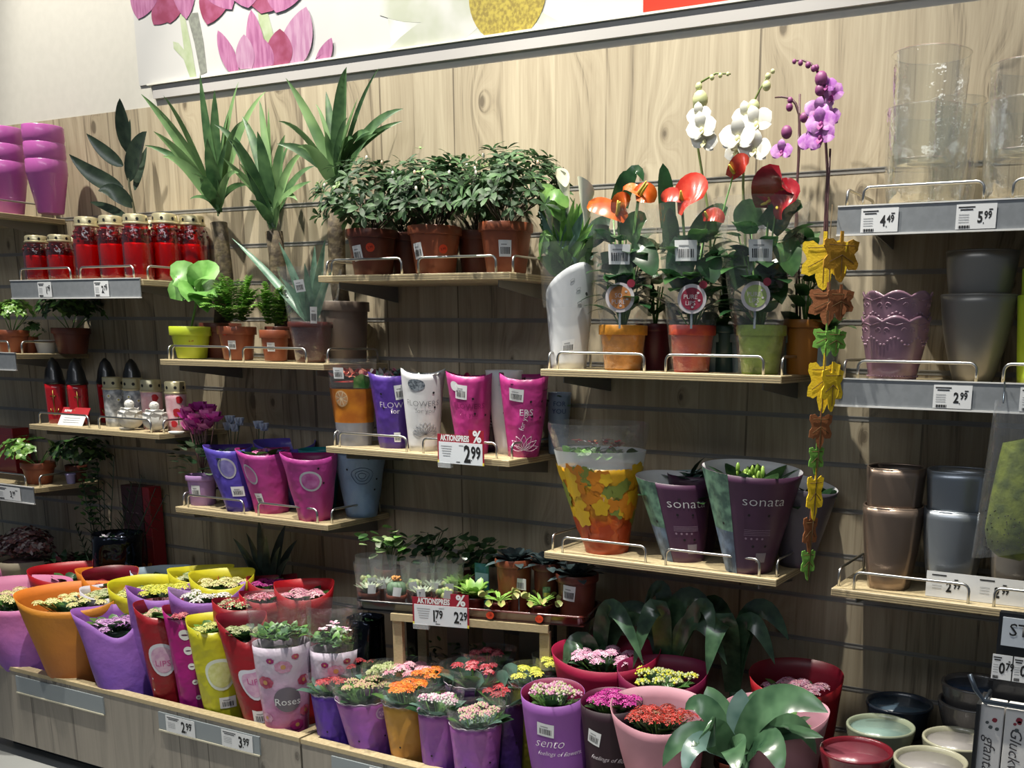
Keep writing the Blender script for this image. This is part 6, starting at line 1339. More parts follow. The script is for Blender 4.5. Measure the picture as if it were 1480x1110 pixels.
def small_rosette(label, name, px, Y, kind, n=22):
    q = tpl(px, Y, tz); t = thing(name, label, 'potted plant', q, face_rz(q), 'small green plants in the brown tray'); pot(t, .036, .028, .045, TR, rim=.01, n=28); mb = MB(); R = random.Random(px)
    if kind == 'butter':
        for i in range(n): a = i * 2.4; mb.leaf((.004 * cos(a), .004 * sin(a), .04), (cos(a), sin(a), R.uniform(.3, 2.2)), R.uniform(.05, .075), .026, .5, .12, i % 2, 6, 'tongue')
        mb.build('leaves', [GLL, mat_leaf('lime_leaf', '86B848', 'B6DC78', .35)], t)
    else:
        for i in range(n): a = i * 2.4; u = R.uniform(.25, 1.1); mb.leaf((0, 0, .04), (cos(a), sin(a), u), .05, .012, .4, .2, 0, 5, 'obov')
        mb.build('leaves', [mat_leaf('lime_leaf', '86B848', 'B6DC78', .35)], t)
        for i in range(9):
            mb = MB(); a = i * 2.4; u = R.uniform(.2, .8); d = Vector((cos(a), sin(a), u)).normalized(); p = Vector((0, 0, .04)) + d * .05 - Vector((0, 0, .006)); sd = d.cross(Vector((0, 0, 1))).normalized()
            for s_ in (-1, 1): mb.leaf(p, d + sd * s_ * .55, .024, .022, -.5 * 0, .3, 0, 5, 'round', up=sd * -s_ + Vector((0, 0, .4)))
            mb.build('trap', [mat('trap_green', '9EBE62', .45, col2='C8B878', vscale=50)], t)
small_rosette('bright green butterwort rosette left in the brown tray', 'butterwort', 686, .075, 'butter', 30); small_rosette('venus flytrap in the tray middle above the first orange dot', 'venus_flytrap', 722, .05, 'trap'); small_rosette('venus flytrap at the tray front right above the second orange dot', 'venus_flytrap', 782, .05, 'trap', 26); small_rosette('butterwort rosette behind the offer sign at the tray join', 'butterwort', 664, .15, 'butter', 18)
for px, lb in ((708, 'left orange price dot stuck on the brown tray'), (779, 'right orange price dot stuck on the brown tray')):
    q = tpl(px, -.011, CZ + .017); t = thing('orange_price_dot', lb, 'sticker', q, TA); mb = MB(); mb.add([(.012 * cos(k * .52), 0, .011 * sin(k * .52)) for k in range(12)] + [(.012 * cos(k * .52), .003, .011 * sin(k * .52)) for k in range(12)], [tuple(range(12))] + [(k, (k + 1) % 12, 12 + (k + 1) % 12, 12 + k) for k in range(12)]); mb.build('sticker', ORANGE_ST, t, False); mb = MB(); flat_text(mb, '2.99', .009, 0, 0, -.0006); mb.build('price_print', mat('sticker_ink', '9C1E10'), t)
def tpot(label, px, Y, ptop, w, leaf=None, m=TERRA2, stk=None, seed=1, zz=tz, cutt=None):
    q = tpl(px, Y, zz); mm = ppm(q); t = thing('potted_succulent', label, 'potted plant', q, face_rz(q)); h = at(px, ptop, q.y).z - zz; c = pot(t, w / 2 / mm, w / 2 / mm * .78, h, m, rim=.022); R = random.Random(seed); mb = MB()
    for i in range(26): a = i * 2.4; u = 1.6 - i / 16; mb.leaf((.01 * cos(a), .01 * sin(a), h - .01), (cos(a), sin(a), max(.1, u)), .075 * (0.6 + i / 50), .036, .5, .15, i % 2, 6, 'obov')
    mb.build('leaves', leaf or [mat_leaf('slate_leaf', '2C3B40', '4A5D62', .4), mat_leaf('slate_leaf_b', '3A4C50', '5F7478', .4)], t)
    if stk: sticker(t, c, *stk)
    return t, c
tpot('blue-grey succulent in a terracotta pot behind the flytraps', 744, .135, 806, 56, seed=1, m=TERRA)
t, c = tpot('tall brown pot with a green and yellow plant label strip', 790, .135, 812, 42, seed=2); mb = MB(); decal_rect(mb, c, -.011, -.035, .011, .0, 0, .55, 0, .002); decal_rect(mb, c, -.009, -.03, .009, -.018, 0, .55, 1, .0026); mb.build('plant_label', [mat('label_green', '2F5B43', .4, col2='8AA88A', vscale=90), mat('label_pear', 'B9B34A', .5)], t)
tpot('brown pot with a white barcode sticker at the right end of the brown tray', 834, .10, 828, 62, stk=(-.45, .62, .038, .046, -.1), seed=3)
t = thing('plant_label_stick', 'white barcode plant label on a stick in the brown tray', 'plant label', tpl(750, .09, tz)); mb = MB(); mb.box((-.002, 0, 0), (.002, .0015, .075), 1); mb.box((-.03, -.001, .072), (.026, .0006, .106), 0)
for i in range(11): mb.box((-.024 + i * .004, -.0016, .076), (-.0225 + i * .004, -.001, .094), 2)
mb.build('label', [WHITE, mat('tag_stick', '7F8A93', .4), BLACK], t, False)
t = thing('plant_label_card', 'green printed plant label card standing behind the butterwort', 'plant label', tpl(697, .15, tz)); mb = MB(); mb.box((-.026, 0, 0), (.026, .001, .13), 0); mb.box((-.024, -.0008, .075), (.024, 0, .1), 1); mb.build('label', [mat('label_teal', '1F6B50', .4, col2='3E7F9A', vscale=30), mat('label_blue', 'A9C8DC', .4)], t, False)
# ivies behind the trays
t = thing('plant_stand', 'low dark stand behind the wooden crate carrying the ivies', 'stand', Vector((TO + TV * .198).to_tuple()[:2] + (DECK + .0005,)), TA); mb = MB(); mb.box((.05, 0, CZ - DECK - .02), (.60, .10, CZ - DECK - .001)); mb.build('top', mat('dark_stain', '2E2823', .6, var=.15), t, False)
for xx in (.06, .56): mb = MB(); mb.box((xx, .03, 0), (xx + .03, .06, CZ - DECK - .02)); mb.build('leg', mat('dark_stain', '2E2823'), t, False)
def ivy(label, px, Y, cx_, cy_, wpx, hpx, n, mats, seed, zz=tz):
    q = tpl(px, .245, zz - .004); Y = q.y; t = thing('potted_ivy', label, 'potted ivy', q, 0, 'ivies behind the trays'); pot(t, .05, .038, .08, TERRA2); R = random.Random(seed); mb = MB(); st = MB()
    for i in range(n):
        x, y = cx_ + R.gauss(0, wpx / 4), cy_ + R.gauss(0, hpx / 4); p = at(x, y, Y + R.uniform(-.05, .03)) - q; mb.leaf(p, (R.uniform(-1, 1), -.8, R.uniform(-.5, .6)), .034, .032, .3, .1, R.randrange(len(mats)), 4, 'heart', up=(0, -.6, 1))
        if i % 3 == 0: st.tube([(0, 0, .07), (p + Vector((0, 0, .08))) / 2 + Vector((0, 0, .02)), p], .0014, 5)
    mb.build('leaves', mats, t); st.build('vines', GL, t)
ivy('ivy with light green leaves spilling over the left tray end', 565, -.155, 562, 782, 80, 34, 46, [mat_leaf('ivy_light', '7E9E62', 'A9BE86', .4), GLX, GL], 1); ivy('dark ivy in the middle behind the clear cups', 625, -.12, 625, 786, 90, 40, 46, [AZ2, GLD], 2); ivy('dark ivy right of the others behind the label card', 684, -.11, 690, 796, 80, 46, 44, [AZ2, GLD, GL], 3)
q = tpl(637, -.016, CZ); q.z = at(637, 905, q.y).z; offer('red and white offer sign showing 1.79 and 2.29 on the tray edge', q, 87, 49, [('1', '79', -.10, .95), ('2', '29', .33, .95)], TA)
# ================================================================== flowers in the planters
def C_(n, a, b=None): return [mat('fl_' + n, a, .5), mat('fl_' + n + '_b', b or a, .5)]
CREAM = C_('cream', 'EBDD9E', 'D9D98A'); YELL = C_('yellow', 'E6E04A', 'C9D048'); PYEL = C_('pale_yellow', 'E2E07A', 'B9C46A'); LILC = C_('lilac', 'B97CC2', 'D2A5D6'); REDF = C_('red', 'C4202E', 'A0303A'); GWH = C_('greenwhite', 'C9CDA0', 'A9B77A')
WHF = C_('white', 'EFECE6', 'DAD6D0'); ORF = C_('orange', 'EF8A16', 'E86A1E'); PKF = C_('pink', 'E08CA8', 'EDB5C0'); HOT = C_('hotpink', 'C22492', 'A41C7A'); RSE = C_('rose', 'B93A50', 'D77A80'); PLP = C_('palepink', 'E6BBD0', 'D490B4'); BGR = C_('buds', 'BFC084', 'D7B09A'); SCL = C_('scarlet', 'B8281C', '8A2A1A'); PINKMIX = C_('pinkbuds', 'E2A9B4', 'C9CDA0')
G4 = 'paper wrapped kalanchoes and primroses in the left planter'
def ksl(label, px, Y, top, wb, wt, outer, inner, fl, seed, group=G4, kind='open', n=6, fr=.02, size=.0075, up=.012, back=.16, peak=.05, flat=.72, leafs=9, cover=.7, wob=.004, name='wrapped_kalanchoe', z=DECK + .001, cat='potted plant', fl_n=30, dip=0.0, turn=0, leafmats=None):
    t, c = wrap(name, label, cat, px, Y, z, top, wb, wt, group, wob=wob, seed=seed, flat=flat, turn=turn, prof=lambda th: 1 + peak * abs(sin(th)) ** 3 + back * (.5 - .5 * cos(th)) - dip * max(0, cos(th)) ** 6)
    c.mesh(56, 12).build('paper_sleeve', [outer, inner], t)
    if fl: kal(t, c, fl, seed, 1.0 - dip * .4, n, fr, size, kind, leafs, leafmats, up, cover, fl_n)
    return t, c
P_PK = mat_grad('tulle_pink', '7A4FB4', 'C86AA4', .05, .30, .55, .08, 18, .15, 40); P_PKI = paper('tulle_pink_in', 'C9709C', .6)
P_OR = mat_grad('tulle_orange', 'A85A2E', 'D98A22', .0, .32, .55, .1, 14, .15, 40); P_ORI = paper('tulle_orange_in', 'D9741C', .6)
P_PU = mat_grad('tulle_purple', '5536A8', 'A066C4', .02, .30, .55, .08, 18, .15, 40); P_PUI = paper('tulle_purple_in', '8A4FA8', .6)
P_RD = mat_grad('paper_red', '7E1018', 'A81C26', 0, .3, .35); P_RDI = paper('paper_red_in', '6E0C20', .4)
P_MG = mat_grad('paper_magenta', '8C1276', 'B01A7A', 0, .3, .35); P_YL = mat_grad('paper_lime_yellow', 'A9B01E', 'D6CF22', 0, .3, .35); P_YLI = paper('paper_yellow_in', 'D2C81E', .45)
P_BL = paper('paper_pale_blue', 'B5CCE0', .45); P_RED2 = paper('paper_scarlet', 'B51420', .4); P_ORG = paper('paper_orange', 'D97A1E', .45); P_WH = paper('paper_pale', 'CFCBDA', .45)
# front row
t, c = ksl('pink to violet tulle sleeve cut by the left photo edge', 62, -.50, (20, 876), 60, 150, P_PK, P_PKI, CREAM, 1, n=9, up=.02, dip=.06)
t, c = ksl('orange tulle sleeve with cream flowers in the left planter', 122, -.50, (106, 884), 66, 134, P_OR, P_ORI, CREAM, 2, n=9, up=.02)
t, c = ksl('purple tulle sleeve with a dipped front and lilac flowers', 195, -.50, (165, 898), 74, 104, P_PU, P_PUI, LILC, 3, n=8, up=.0, dip=.18, back=.05, peak=.06); sticker(t, c, -.3, .18, .05, .034)
PWI = mat('window_palepink', 'C999BC', .3, col2='D9B7CC', vscale=60); SILR = mat('ring_silver', 'D6D8E2', .3)
TXP = mat('print_hot', 'C04A8C', .4)
t, c = ksl('red paper sleeve with pale pink window, leftmost of two red ones', 250, -.50, (232, 893), 40, 64, P_RD, P_RDI, BGR, 4, n=5, fr=.014, back=.12, leafs=12); window_label(t, c, -.15, .60, .056, SILR, PWI, TXP, ['', 'LIPS'], 'oval_window', .78)
mb = MB(); [decal_poly(mb, c, disc_pts(.003, 8), -.9, .4 - .1 * i, 0, .0014) for i in range(4)]; mb.build('silver_dots', SILR, t)
t, c = ksl('magenta paper sleeve printed with a column of white kisses', 290, -.49, (266, 896), 44, 52, P_MG, P_RDI, RSE, 5, n=4, fr=.013, back=.10, leafs=8)
mb = MB()
for i, s_ in enumerate((.018, .014, .011, .009, .008)):
    mb = MB(); decal_poly(mb, c, disc_pts(s_, 14), -.1 + .06 * i, .86 - .145 * i, 0, .0014); decal_poly(mb, c, [(a, b * .25) for a, b in disc_pts(s_ * .6, 10)], -.1 + .06 * i, .86 - .145 * i, 1, .002)
    mb.build('kiss_print', [WHITE, mat('kiss_dark', '5A1A4E', .5)], t)
t, c = ksl('yellow paper sleeve with a barcode and pale round window', 330, -.505, (307, 915), 46, 66, P_YL, P_YLI, PYEL, 6, n=5, fr=.014, back=.12, leafs=16, leafmats=[GL, GLX]); window_label(t, c, .1, .60, .052, mat('ring_pale', 'D8E0D0', .3), mat('window_yellow', 'CDD07A', .3, col2='DADC96', vscale=60), name='round_window', rx=.95); sticker(t, c, .25, .33, .05, .036, -.04)
t, c = ksl('red paper sleeve with pink window, right of the yellow sleeve', 385, -.515, (352, 912), 44, 66, P_RD, P_RDI, GWH, 7, n=4, fr=.013, back=.10, leafs=12, leafmats=[GLD, GL], dip=.10); window_label(t, c, .05, .60, .054, SILR, PWI, TXP, ['LIPS'], 'oval_window', .85); sticker(t, c, .1, .30, .052, .042, -.03)
# roses in printed clear sleeves
ROSEP = mat_grad('rose_sleeve_print', 'A62C6C', 'D6CADC', .02, .30, .3, .12, 18, .35, 28, mids=((.3, 'B8568E'), (.6, 'CC9AC0')))
def rose_sleeve(label, px, Y, top, wb, wt, seed, fl, badge=True):
    t, c = wrap('sleeved_rose', label, 'potted rose', px, Y, DECK + .001, top, wb, wt, 'potted roses in floral printed clear sleeves', seed=seed, wob=.003, flat=.9)
    c.mesh(52, 12, v1=.70).build('printed_sleeve', [ROSEP, ROSEP], t); c.film(52, 6, .70, 1.0).build('clear_film', FILM, t); R = random.Random(seed)
    for i, (th, v, r, k) in enumerate([(.0, .58, .026, 0), (-.75, .48, .026, 1), (.8, .48, .022, 1), (-.45, .62, .012, 2), (-.5, .14, .026, 1), (.45, .2, .022, 2), (-.05, .08, .028, 2), (.9, .28, .022, 1), (-.9, .25, .02, 0), (.6, .04, .024, 0), (.45, .64, .012, 1)]):
        mb = MB()
        for j in range(7): a = j * .9 + i; decal_poly(mb, c, [(r * .55 * cos(a) + r * .5 * cos(b), r * .4 * sin(a) + r * .38 * sin(b)) for b in [2 * pi * q_ / 9 for q_ in range(9)]], th, v, k, .0013 + .00012 * j)
        decal_poly(mb, c, disc_pts(r * .3, 9), th, v, 3, .0024)
        mb.build('flower_print', [mat('print_blush', 'DDA9C8', .35, col2='C77FA0', vscale=70), mat('print_crimson', 'A8284E', .35, col2='C9607C', vscale=50), mat('print_fuchsia', 'A82470', .35), mat('print_saffron', 'D09A5A', .4)], t)
    if badge:
        mb = MB(); decal_poly(mb, c, disc_pts(.040, 24), .08, .37, 0, .0026); mb.build('round_badge', mat('badge_grey', '6E6672', .4), t); txt(t, c, [('Roses', .032, .08, .355, dict(bold=.0))], WHITE, 'badge_lettering'); sticker(t, c, -.35, .10, .034, .038, -.15)
    inner_plant(t, c, [GL, GLX, mat_leaf('rose_leaf', '4A7A4C', '7FA67A', .4)], seed, 60, .036, .024, .74, fl, 6 if fl else 0, .016, up=.03)
    return t, c
rose_sleeve('clear floral sleeve with grey Roses badge at the planter corner', 418, -.515, (402, 868), 54, 90, 11, None)
rose_sleeve('clear floral sleeve with pale pink rose buds behind the badge one', 487, -.43, (484, 880), 52, 78, 12, WHF + PLP, False)
# second and third rows
rows = [
 ('scarlet tulle sleeve with a high domed back edge', 108, -.27, (104, 842), 60, 104, P_RED2, P_RED2, RSE, 21, dict(n=4, back=.12, up=-.02, cover=.5)),
 ('orange paper sleeve with bright yellow flowers at the planter back', 168, -.20, (166, 836), 50, 96, P_ORG, P_ORG, YELL, 22, dict(n=6, back=.04, up=.012)),
 ('dark kalanchoe with red flowers in an orange sleeve behind the orange tulle', 156, -.33, (160, 850), 50, 70, P_ORG, P_RDI, REDF, 23, dict(n=6, up=.008)),
 ('pale grey paper sleeve with whitish buds between orange and purple', 152, -.40, (150, 866), 44, 56, P_WH, P_WH, GWH, 24, dict(n=6, back=.10, up=.01)),
 ('yellow paper sleeve with yellow-green flowers, middle row', 206, -.34, (208, 866), 50, 86, P_YL, P_YLI, PYEL, 25, dict(n=8, back=.16, up=.014)),
 ('purple-edged sleeve full of lemon yellow flowers', 236, -.42, (236, 868), 54, 90, P_PU, P_PUI, YELL, 26, dict(n=9, back=.02, peak=.1, up=.024)),
 ('pale blue paper sleeve standing at the planter back', 238, -.17, (234, 842), 44, 76, P_BL, P_BL, GWH, 27, dict(n=3, back=.10, up=-.03, cover=.4)),
 ('olive yellow sleeve with greenish buds at the planter back', 292, -.20, (292, 842), 46, 84, P_YL, P_YLI, GWH, 28, dict(n=7, back=.08, up=.01)),
 ('lilac wavy-edged sleeve with white primrose flowers', 300, -.40, (300, 872), 54, 96, P_PU, mat('paper_lilac', 'A582C6', .5), WHF, 29, dict(n=6, back=.02, peak=.1, up=.014, size=.011, fl_n=14)),
 ('yellow sleeve with cream buds behind the lilac one', 326, -.32, (322, 852), 50, 84, P_YL, P_YLI, CREAM, 30, dict(n=8, back=.10, up=.012)),
 ('burgundy sleeve with dark red flowers at the planter back', 366, -.22, (356, 852), 50, 70, P_RD, P_RDI, REDF, 31, dict(n=6, back=.08, up=.01)),
 ('red sleeve with crimson and green blooms in the middle row', 346, -.42, (350, 882), 50, 76, P_RD, P_RDI, REDF + GWH, 32, dict(n=7, back=.04, up=.014, size=.010)),
 ('burgundy sleeve with hot pink flowers near the planter back', 398, -.22, (394, 852), 50, 66, P_RD, P_RDI, HOT, 33, dict(n=5, back=.06, up=.012)),
 ('red sleeve with coral pink blooms behind the Roses badge', 388, -.36, (386, 872), 50, 72, P_RED2, P_RDI, RSE + PKF, 34, dict(n=6, back=.04, up=.012, size=.010)),
 ('red open sleeve with pale pink blooms behind the clear roses', 438, -.30, (440, 868), 50, 80, P_RED2, P_RED2, PKF, 35, dict(n=5, back=.10, up=.008, size=.010)),
 ('pale pink tulle sleeve at the back left behind the front pink one', 20, -.30, (20, 852), 60, 110, P_PK, P_PKI, GWH, 36, dict(n=4, up=-.01, cover=.5)),
]
for lb, px, Y, top, wb, wt, o_, i_, fl, sd, kw in rows: ksl(lb, px, Y, top, wb, wt, o_, i_, fl, sd, **kw)
# dark spiky plant behind
q = place(392, -.13, DECK + .001); t = thing('spiky_dark_plant', 'dark sword-leaved plant standing against the wall behind the red kalanchoes', 'potted plant', q); pot(t, .06, .045, .11, TERRA2); mb = MB()
for (tx, ty, w, dy) in [(337, 778, 17, -.05), (356, 770, 16, -.03), (374, 752, 24, -.02), (413, 758, 22, .03), (300, 824, 22, -.12), (420, 806, 14, -.08), (385, 775, 20, -.06), (350, 800, 16, -.08), (430, 780, 16, .04), (405, 790, 16, -.08)]:
    a, b = at(392, 872, -.13) - q, at(tx, ty, -.13 + dy) - q; blade(mb, a, (a + b) / 2 + Vector((0, 0, .03)), b, w / 440, (.2, -1, .3), 'lance', 0, 9, .25)
mb.build('leaves', mat_leaf('agave_dark', '22302A', '3C4F44', .35), t)
# left corner: shaded bouquets, ferns and a foil wrapped plant
def leafball(name, label, cat, px, Y, top, wb, wt, outer, mats, seed, L=.03, n=30, group=None, fm=None, nf=0, film=True, fs=.02):
    t, c = wrap(name, label, cat, px, Y, DECK + .001, top, wb, wt, group, wob=.004, seed=seed); c.mesh(44, 10, v1=.9).build('paper_sleeve', [outer, outer], t); inner_plant(t, c, mats, seed, n, L, L * .6, 1.0, fm, nf, fs, up=.01)
    return t, c
DN1 = mat_leaf('mauve_dry', '5E4048', '8E6A6E', .5, 60); DN2 = mat_leaf('rosy_dry', '8A4E4A', 'B08078', .5, 60)
TAN = paper('kraft_paper', 'A79B84', .6)
t, c = leafball('wrapped_heather', 'dome of dusky pink and white heather at the left in the shade', 'potted plant', 42, -.16, (42, 800), 50, 84, TAN, [DN1, DN2], 41, .02, 60); bq = MB(); R = random.Random(4); bush(bq, Vector((c.lean[0], c.lean[1], c.h + .01)), .095, 130, .024, .014, R, .8, 5, 'ovate', 3, -.1, .4); bq.build('flower_dome', [DN1, DN2, mat('dry_white', 'B8A9A6', .6)], t)
t, c = leafball('wrapped_heather', 'dusky heather bunch cut by the left photo edge in the shade', 'potted plant', -4, -.17, (-4, 800), 50, 60, TAN, [DN1, GLD], 42, .02, 40); bq = MB(); bush(bq, Vector((c.lean[0], c.lean[1], c.h + .01)), .07, 60, .024, .014, R, .8, 5, 'ovate', 3, -.1, .4); bq.build('flower_dome', [DN1, DN2, mat('dry_white', 'B8A9A6', .6)], t)
t, c = leafball('wrapped_plant', 'kraft paper wrapped plant with burgundy leaves at the back', 'potted plant', 104, -.12, (104, 812), 50, 76, TAN, [mat_leaf('burgundy_leaf', '3A1420', '5E2838'), GLD], 43, .04, 40)
t = thing('potted_palm', 'dark feathery palm in the shade at the planter back', 'potted plant', place(160, -.115, DECK + .001)); q = t.location; pot(t, .06, .045, .11, TERRA2); mb = MB(); R = random.Random(8)
for (tx, ty) in [(118, 690), (140, 665), (165, 660), (190, 700), (205, 690), (225, 705), (130, 730), (180, 740), (212, 735), (150, 700), (240, 715), (110, 760), (196, 770)]:
    a = Vector((0, 0, .10)); b = at(tx, ty, -.115 + R.uniform(-.06, .06)) - q; cc = (a + b) / 2 + Vector((0, 0, .08)); N = 14
    for j in range(4, N + 1):
        u = j / N; p = a * (1 - u) ** 2 + cc * 2 * u * (1 - u) + b * u * u; d = ((cc - a) * (1 - u) + (b - cc) * u).normalized(); sd = d.cross(Vector((0, 1, .3))).normalized()
        for s_ in (-1, 1): mb.leaf(p, sd * s_ + d * .8, .06 * sin(pi * min(1, .25 + u * .7)) + .01, .008, .5, .1, j % 2, 4, 'lance')
    mb.tube([a, (a + cc) / 2, cc * .5 + (a + b) * .25, b], .0016, 5, 0)
mb.build('fronds', [mat_leaf('palm_dark', '1E3420', '36523A', .4), GLD], t)
t = thing('gift_bag', 'dark red printed box standing against the wall behind the palm', 'box', place(226, -.05, DECK + .001)); H = at(226, 706, -.07).z - DECK; mb = MB(); mb.box((-.085, -.03, 0), (.035, .03, H), 0, .002); mb.box((.036, -.028, 0), (.075, .03, H), 1, .002); mb.build('box', [mat('box_dark', '38151C', .4), mat('box_crimson', '8A0F1C', .4)], t, False)
mb = MB()
for i in range(6): flat_text(mb, ('Blumen', 'erde', 'Natur', 'Garten', 'Pflanzen', 'Liter')[i] if False else '~ ~ ~', .03, -.025, H * .85 - i * .05, -.0305)
mb.build('faint_print', mat('print_dull', '8A7478', .5), t)
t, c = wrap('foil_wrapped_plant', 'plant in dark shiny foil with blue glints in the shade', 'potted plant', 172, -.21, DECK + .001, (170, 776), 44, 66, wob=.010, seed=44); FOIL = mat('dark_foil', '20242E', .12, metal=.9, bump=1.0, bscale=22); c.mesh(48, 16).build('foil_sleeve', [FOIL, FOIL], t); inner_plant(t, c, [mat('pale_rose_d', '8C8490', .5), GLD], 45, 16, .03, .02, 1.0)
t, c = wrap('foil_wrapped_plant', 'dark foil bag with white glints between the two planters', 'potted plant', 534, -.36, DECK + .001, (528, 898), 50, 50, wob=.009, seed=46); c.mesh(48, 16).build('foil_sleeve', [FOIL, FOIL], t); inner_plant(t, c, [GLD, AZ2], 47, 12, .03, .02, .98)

# ---------------- right planter: scalloped sleeves
G5 = 'kalanchoes in scalloped sleeves with clear tops'
def scal(label, px, Y, top, wb, wt, m, fl, seed, n=7, fr=.022, film=.055, kind='open', badge=False, stk=None, up=.02, seam=None):
    B = place(px, Y, DECK + .001); N = 9
    t, c = wrap('sleeved_kalanchoe', label, 'potted plant', px, Y, DECK + .001, top, wb, wt, G5, seed=seed, flat=.8, prof=lambda th: 1 + .012 * abs(sin(th * N)) + .03 * (.5 - .5 * cos(th)))
    c.mesh(108, 12).build('paper_sleeve', [m, m], t)
    mb = MB(); mb.tube([c.P(2 * pi * k / 108, 1, .0006) for k in range(109)], .0011, 5, cap=False); mb.build('white_scallop_edge', mat('scallop_edge', 'D9CDDC', .4), t)
    f = Cone(c.rt, c.rt * 1.16, film, (c.lean[0] * .2, c.lean[1] * .2), wob=.003, seed=seed, flat=.8); fb = f.film(44, 6); fb.v = [(a + c.lean[0], b + c.lean[1], z_ + c.h) for a, b, z_ in fb.v]; fb.build('clear_film', FILM, t)
    kal(t, c, fl, seed, 1.0, max(3, int(n * .62)), fr * .82, .0068, kind, 9, [GLD, GLB, GL], up + .022, .74, 34, .085); holes(t, c, [(-.5, .5), (.6, .55)], .003)
    if badge: window_label(t, c, .55, .86, .019, mat('badge_rim', 'B79AC0', .4), mat('badge_mauve', '8E5FA0', .4), mat('badge_ink', 'D5B8DA', .4), ['PURE', 'KISS'], 'scalloped_badge')
    if stk: sticker(t, c, stk[0], stk[1], .03, .034)
    return t, c
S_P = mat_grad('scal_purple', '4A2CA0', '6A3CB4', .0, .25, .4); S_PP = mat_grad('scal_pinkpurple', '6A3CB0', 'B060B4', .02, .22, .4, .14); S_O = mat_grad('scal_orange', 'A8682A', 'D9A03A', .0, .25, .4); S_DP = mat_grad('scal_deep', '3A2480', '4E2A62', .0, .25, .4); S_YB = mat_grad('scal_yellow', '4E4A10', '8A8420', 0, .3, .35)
scal('violet scalloped sleeve with red flowers, first in the right planter', 494, -.50, (482, 1008), 54, 62, S_P, REDF, 51, 5)
scal('pink-violet scalloped sleeve with a scalloped badge and green-white buds', 545, -.51, (528, 1020), 54, 82, S_PP, BGR, 52, 9, badge=True, stk=(.75, .16), kind='bud', up=.03)
scal('orange scalloped sleeve full of orange flowers', 600, -.51, (588, 1024), 54, 68, S_O, ORF, 53, 9, .024, up=.03, stk=(-.2, .05))
scal('lilac scalloped sleeve with white and blush flowers', 640, -.52, (636, 1036), 50, 62, S_PP, PLP + WHF, 54, 8, stk=None, kind='bud', up=.02)
scal('lilac scalloped sleeve with green-pink buds, rightmost in the front', 690, -.525, (688, 1056), 54, 74, S_PP, PINKMIX, 55, 8, kind='bud', up=.02)
scal('deep purple scalloped sleeve in the shade behind the rightmost lilac one', 730, -.40, (728, 1022), 48, 66, S_DP, REDF, 56, 6, .02, up=.015)
scal('dull yellow scalloped sleeve with lime yellow flowers in the shade', 768, -.34, (768, 996), 44, 62, S_YB, YELL, 57, 6, .022, up=.02)
scal('kalanchoe with blush pink flowers behind the orange one', 596, -.40, (592, 996), 48, 84, S_PP, PKF, 58, 9, .024, up=.024)
scal('kalanchoe with two orange clusters in the middle row', 628, -.40, (622, 1000), 44, 60, S_O, ORF, 59, 6, .024, up=.026)
scal('kalanchoe with dark red clusters among big grey-green leaves', 690, -.36, (690, 996), 50, 92, S_DP, REDF + RSE, 60, 9, .02, up=.03)
scal('kalanchoe with crimson clusters in the rear right of the scalloped group', 706, -.27, (706, 972), 46, 70, S_DP, RSE, 61, 6, .02, up=.03)
scal('kalanchoe with red clusters behind the pink-violet sleeve', 524, -.41, (518, 985), 44, 56, S_P, REDF, 62, 5, .02, up=.03)
scal('kalanchoe with pale green buds behind the badge sleeve', 556, -.43, (556, 992), 44, 60, S_PP, GWH, 63, 7, .022, kind='bud', up=.02)
scal('kalanchoe with lime yellow flowers beside the purple lettered paper', 800, -.27, (800, 978), 44, 54, S_YB, YELL, 64, 6, .02, up=.02)
# big grey-green leaves rising between them
q = place(668, -.32, DECK + .001); t = thing('broad_leaf_plant', 'broad grey-green leaves rising among the red kalanchoes', 'potted plant', q); pot(t, .05, .04, .09, TERRA2); mb = MB()
for (bx, by, tx, ty, w, dy) in [(665, 1000, 640, 968, 26, -.06), (668, 990, 678, 950, 26, 0), (680, 1000, 700, 985, 26, -.08), (730, 1000, 748, 962, 24, -.03), (660, 1010, 655, 988, 30, -.12), (720, 1005, 736, 975, 24, -.05), (700, 1010, 690, 990, 20, -.1)]:
    a, b = at(bx, by, -.34) - q, at(tx, ty, -.34 + dy) - q; blade(mb, a, (a + b) / 2 + Vector((0, -.01, .01)), b, w * 1.5 / 520, (.1, -1, .7), 'petal', 0, 8, .08); mb.tube([Vector((0, 0, .08)), (a + Vector((0, 0, .08))) / 2, a], .003, 5, 1)
mb.build('leaves', [GLB, GLX], t)
q = place(640, -.17, DECK + .001); t = thing('trailing_plant', 'small-leaved trailing plant in the shade under the wooden crate', 'potted plant', q); pot(t, .05, .04, .09, TERRA2); mb = MB(); R = random.Random(31)
for i in range(110): x, y = R.uniform(585, 720), R.gauss(952, 12); p = at(x, y, -.17 + R.uniform(-.05, .04)) - q; mb.leaf(p, (R.uniform(-1, 1), -.5, R.uniform(-.3, 1)), .03, .012, .4, .1, i % 2, 4, 'ovate')
for i in range(14): mb.tube([Vector((0, 0, .08)), at(R.uniform(590, 715), R.uniform(940, 965), -.17) - q], .0014, 5, 0)
mb.build('leaves', [GLD, GL], t)

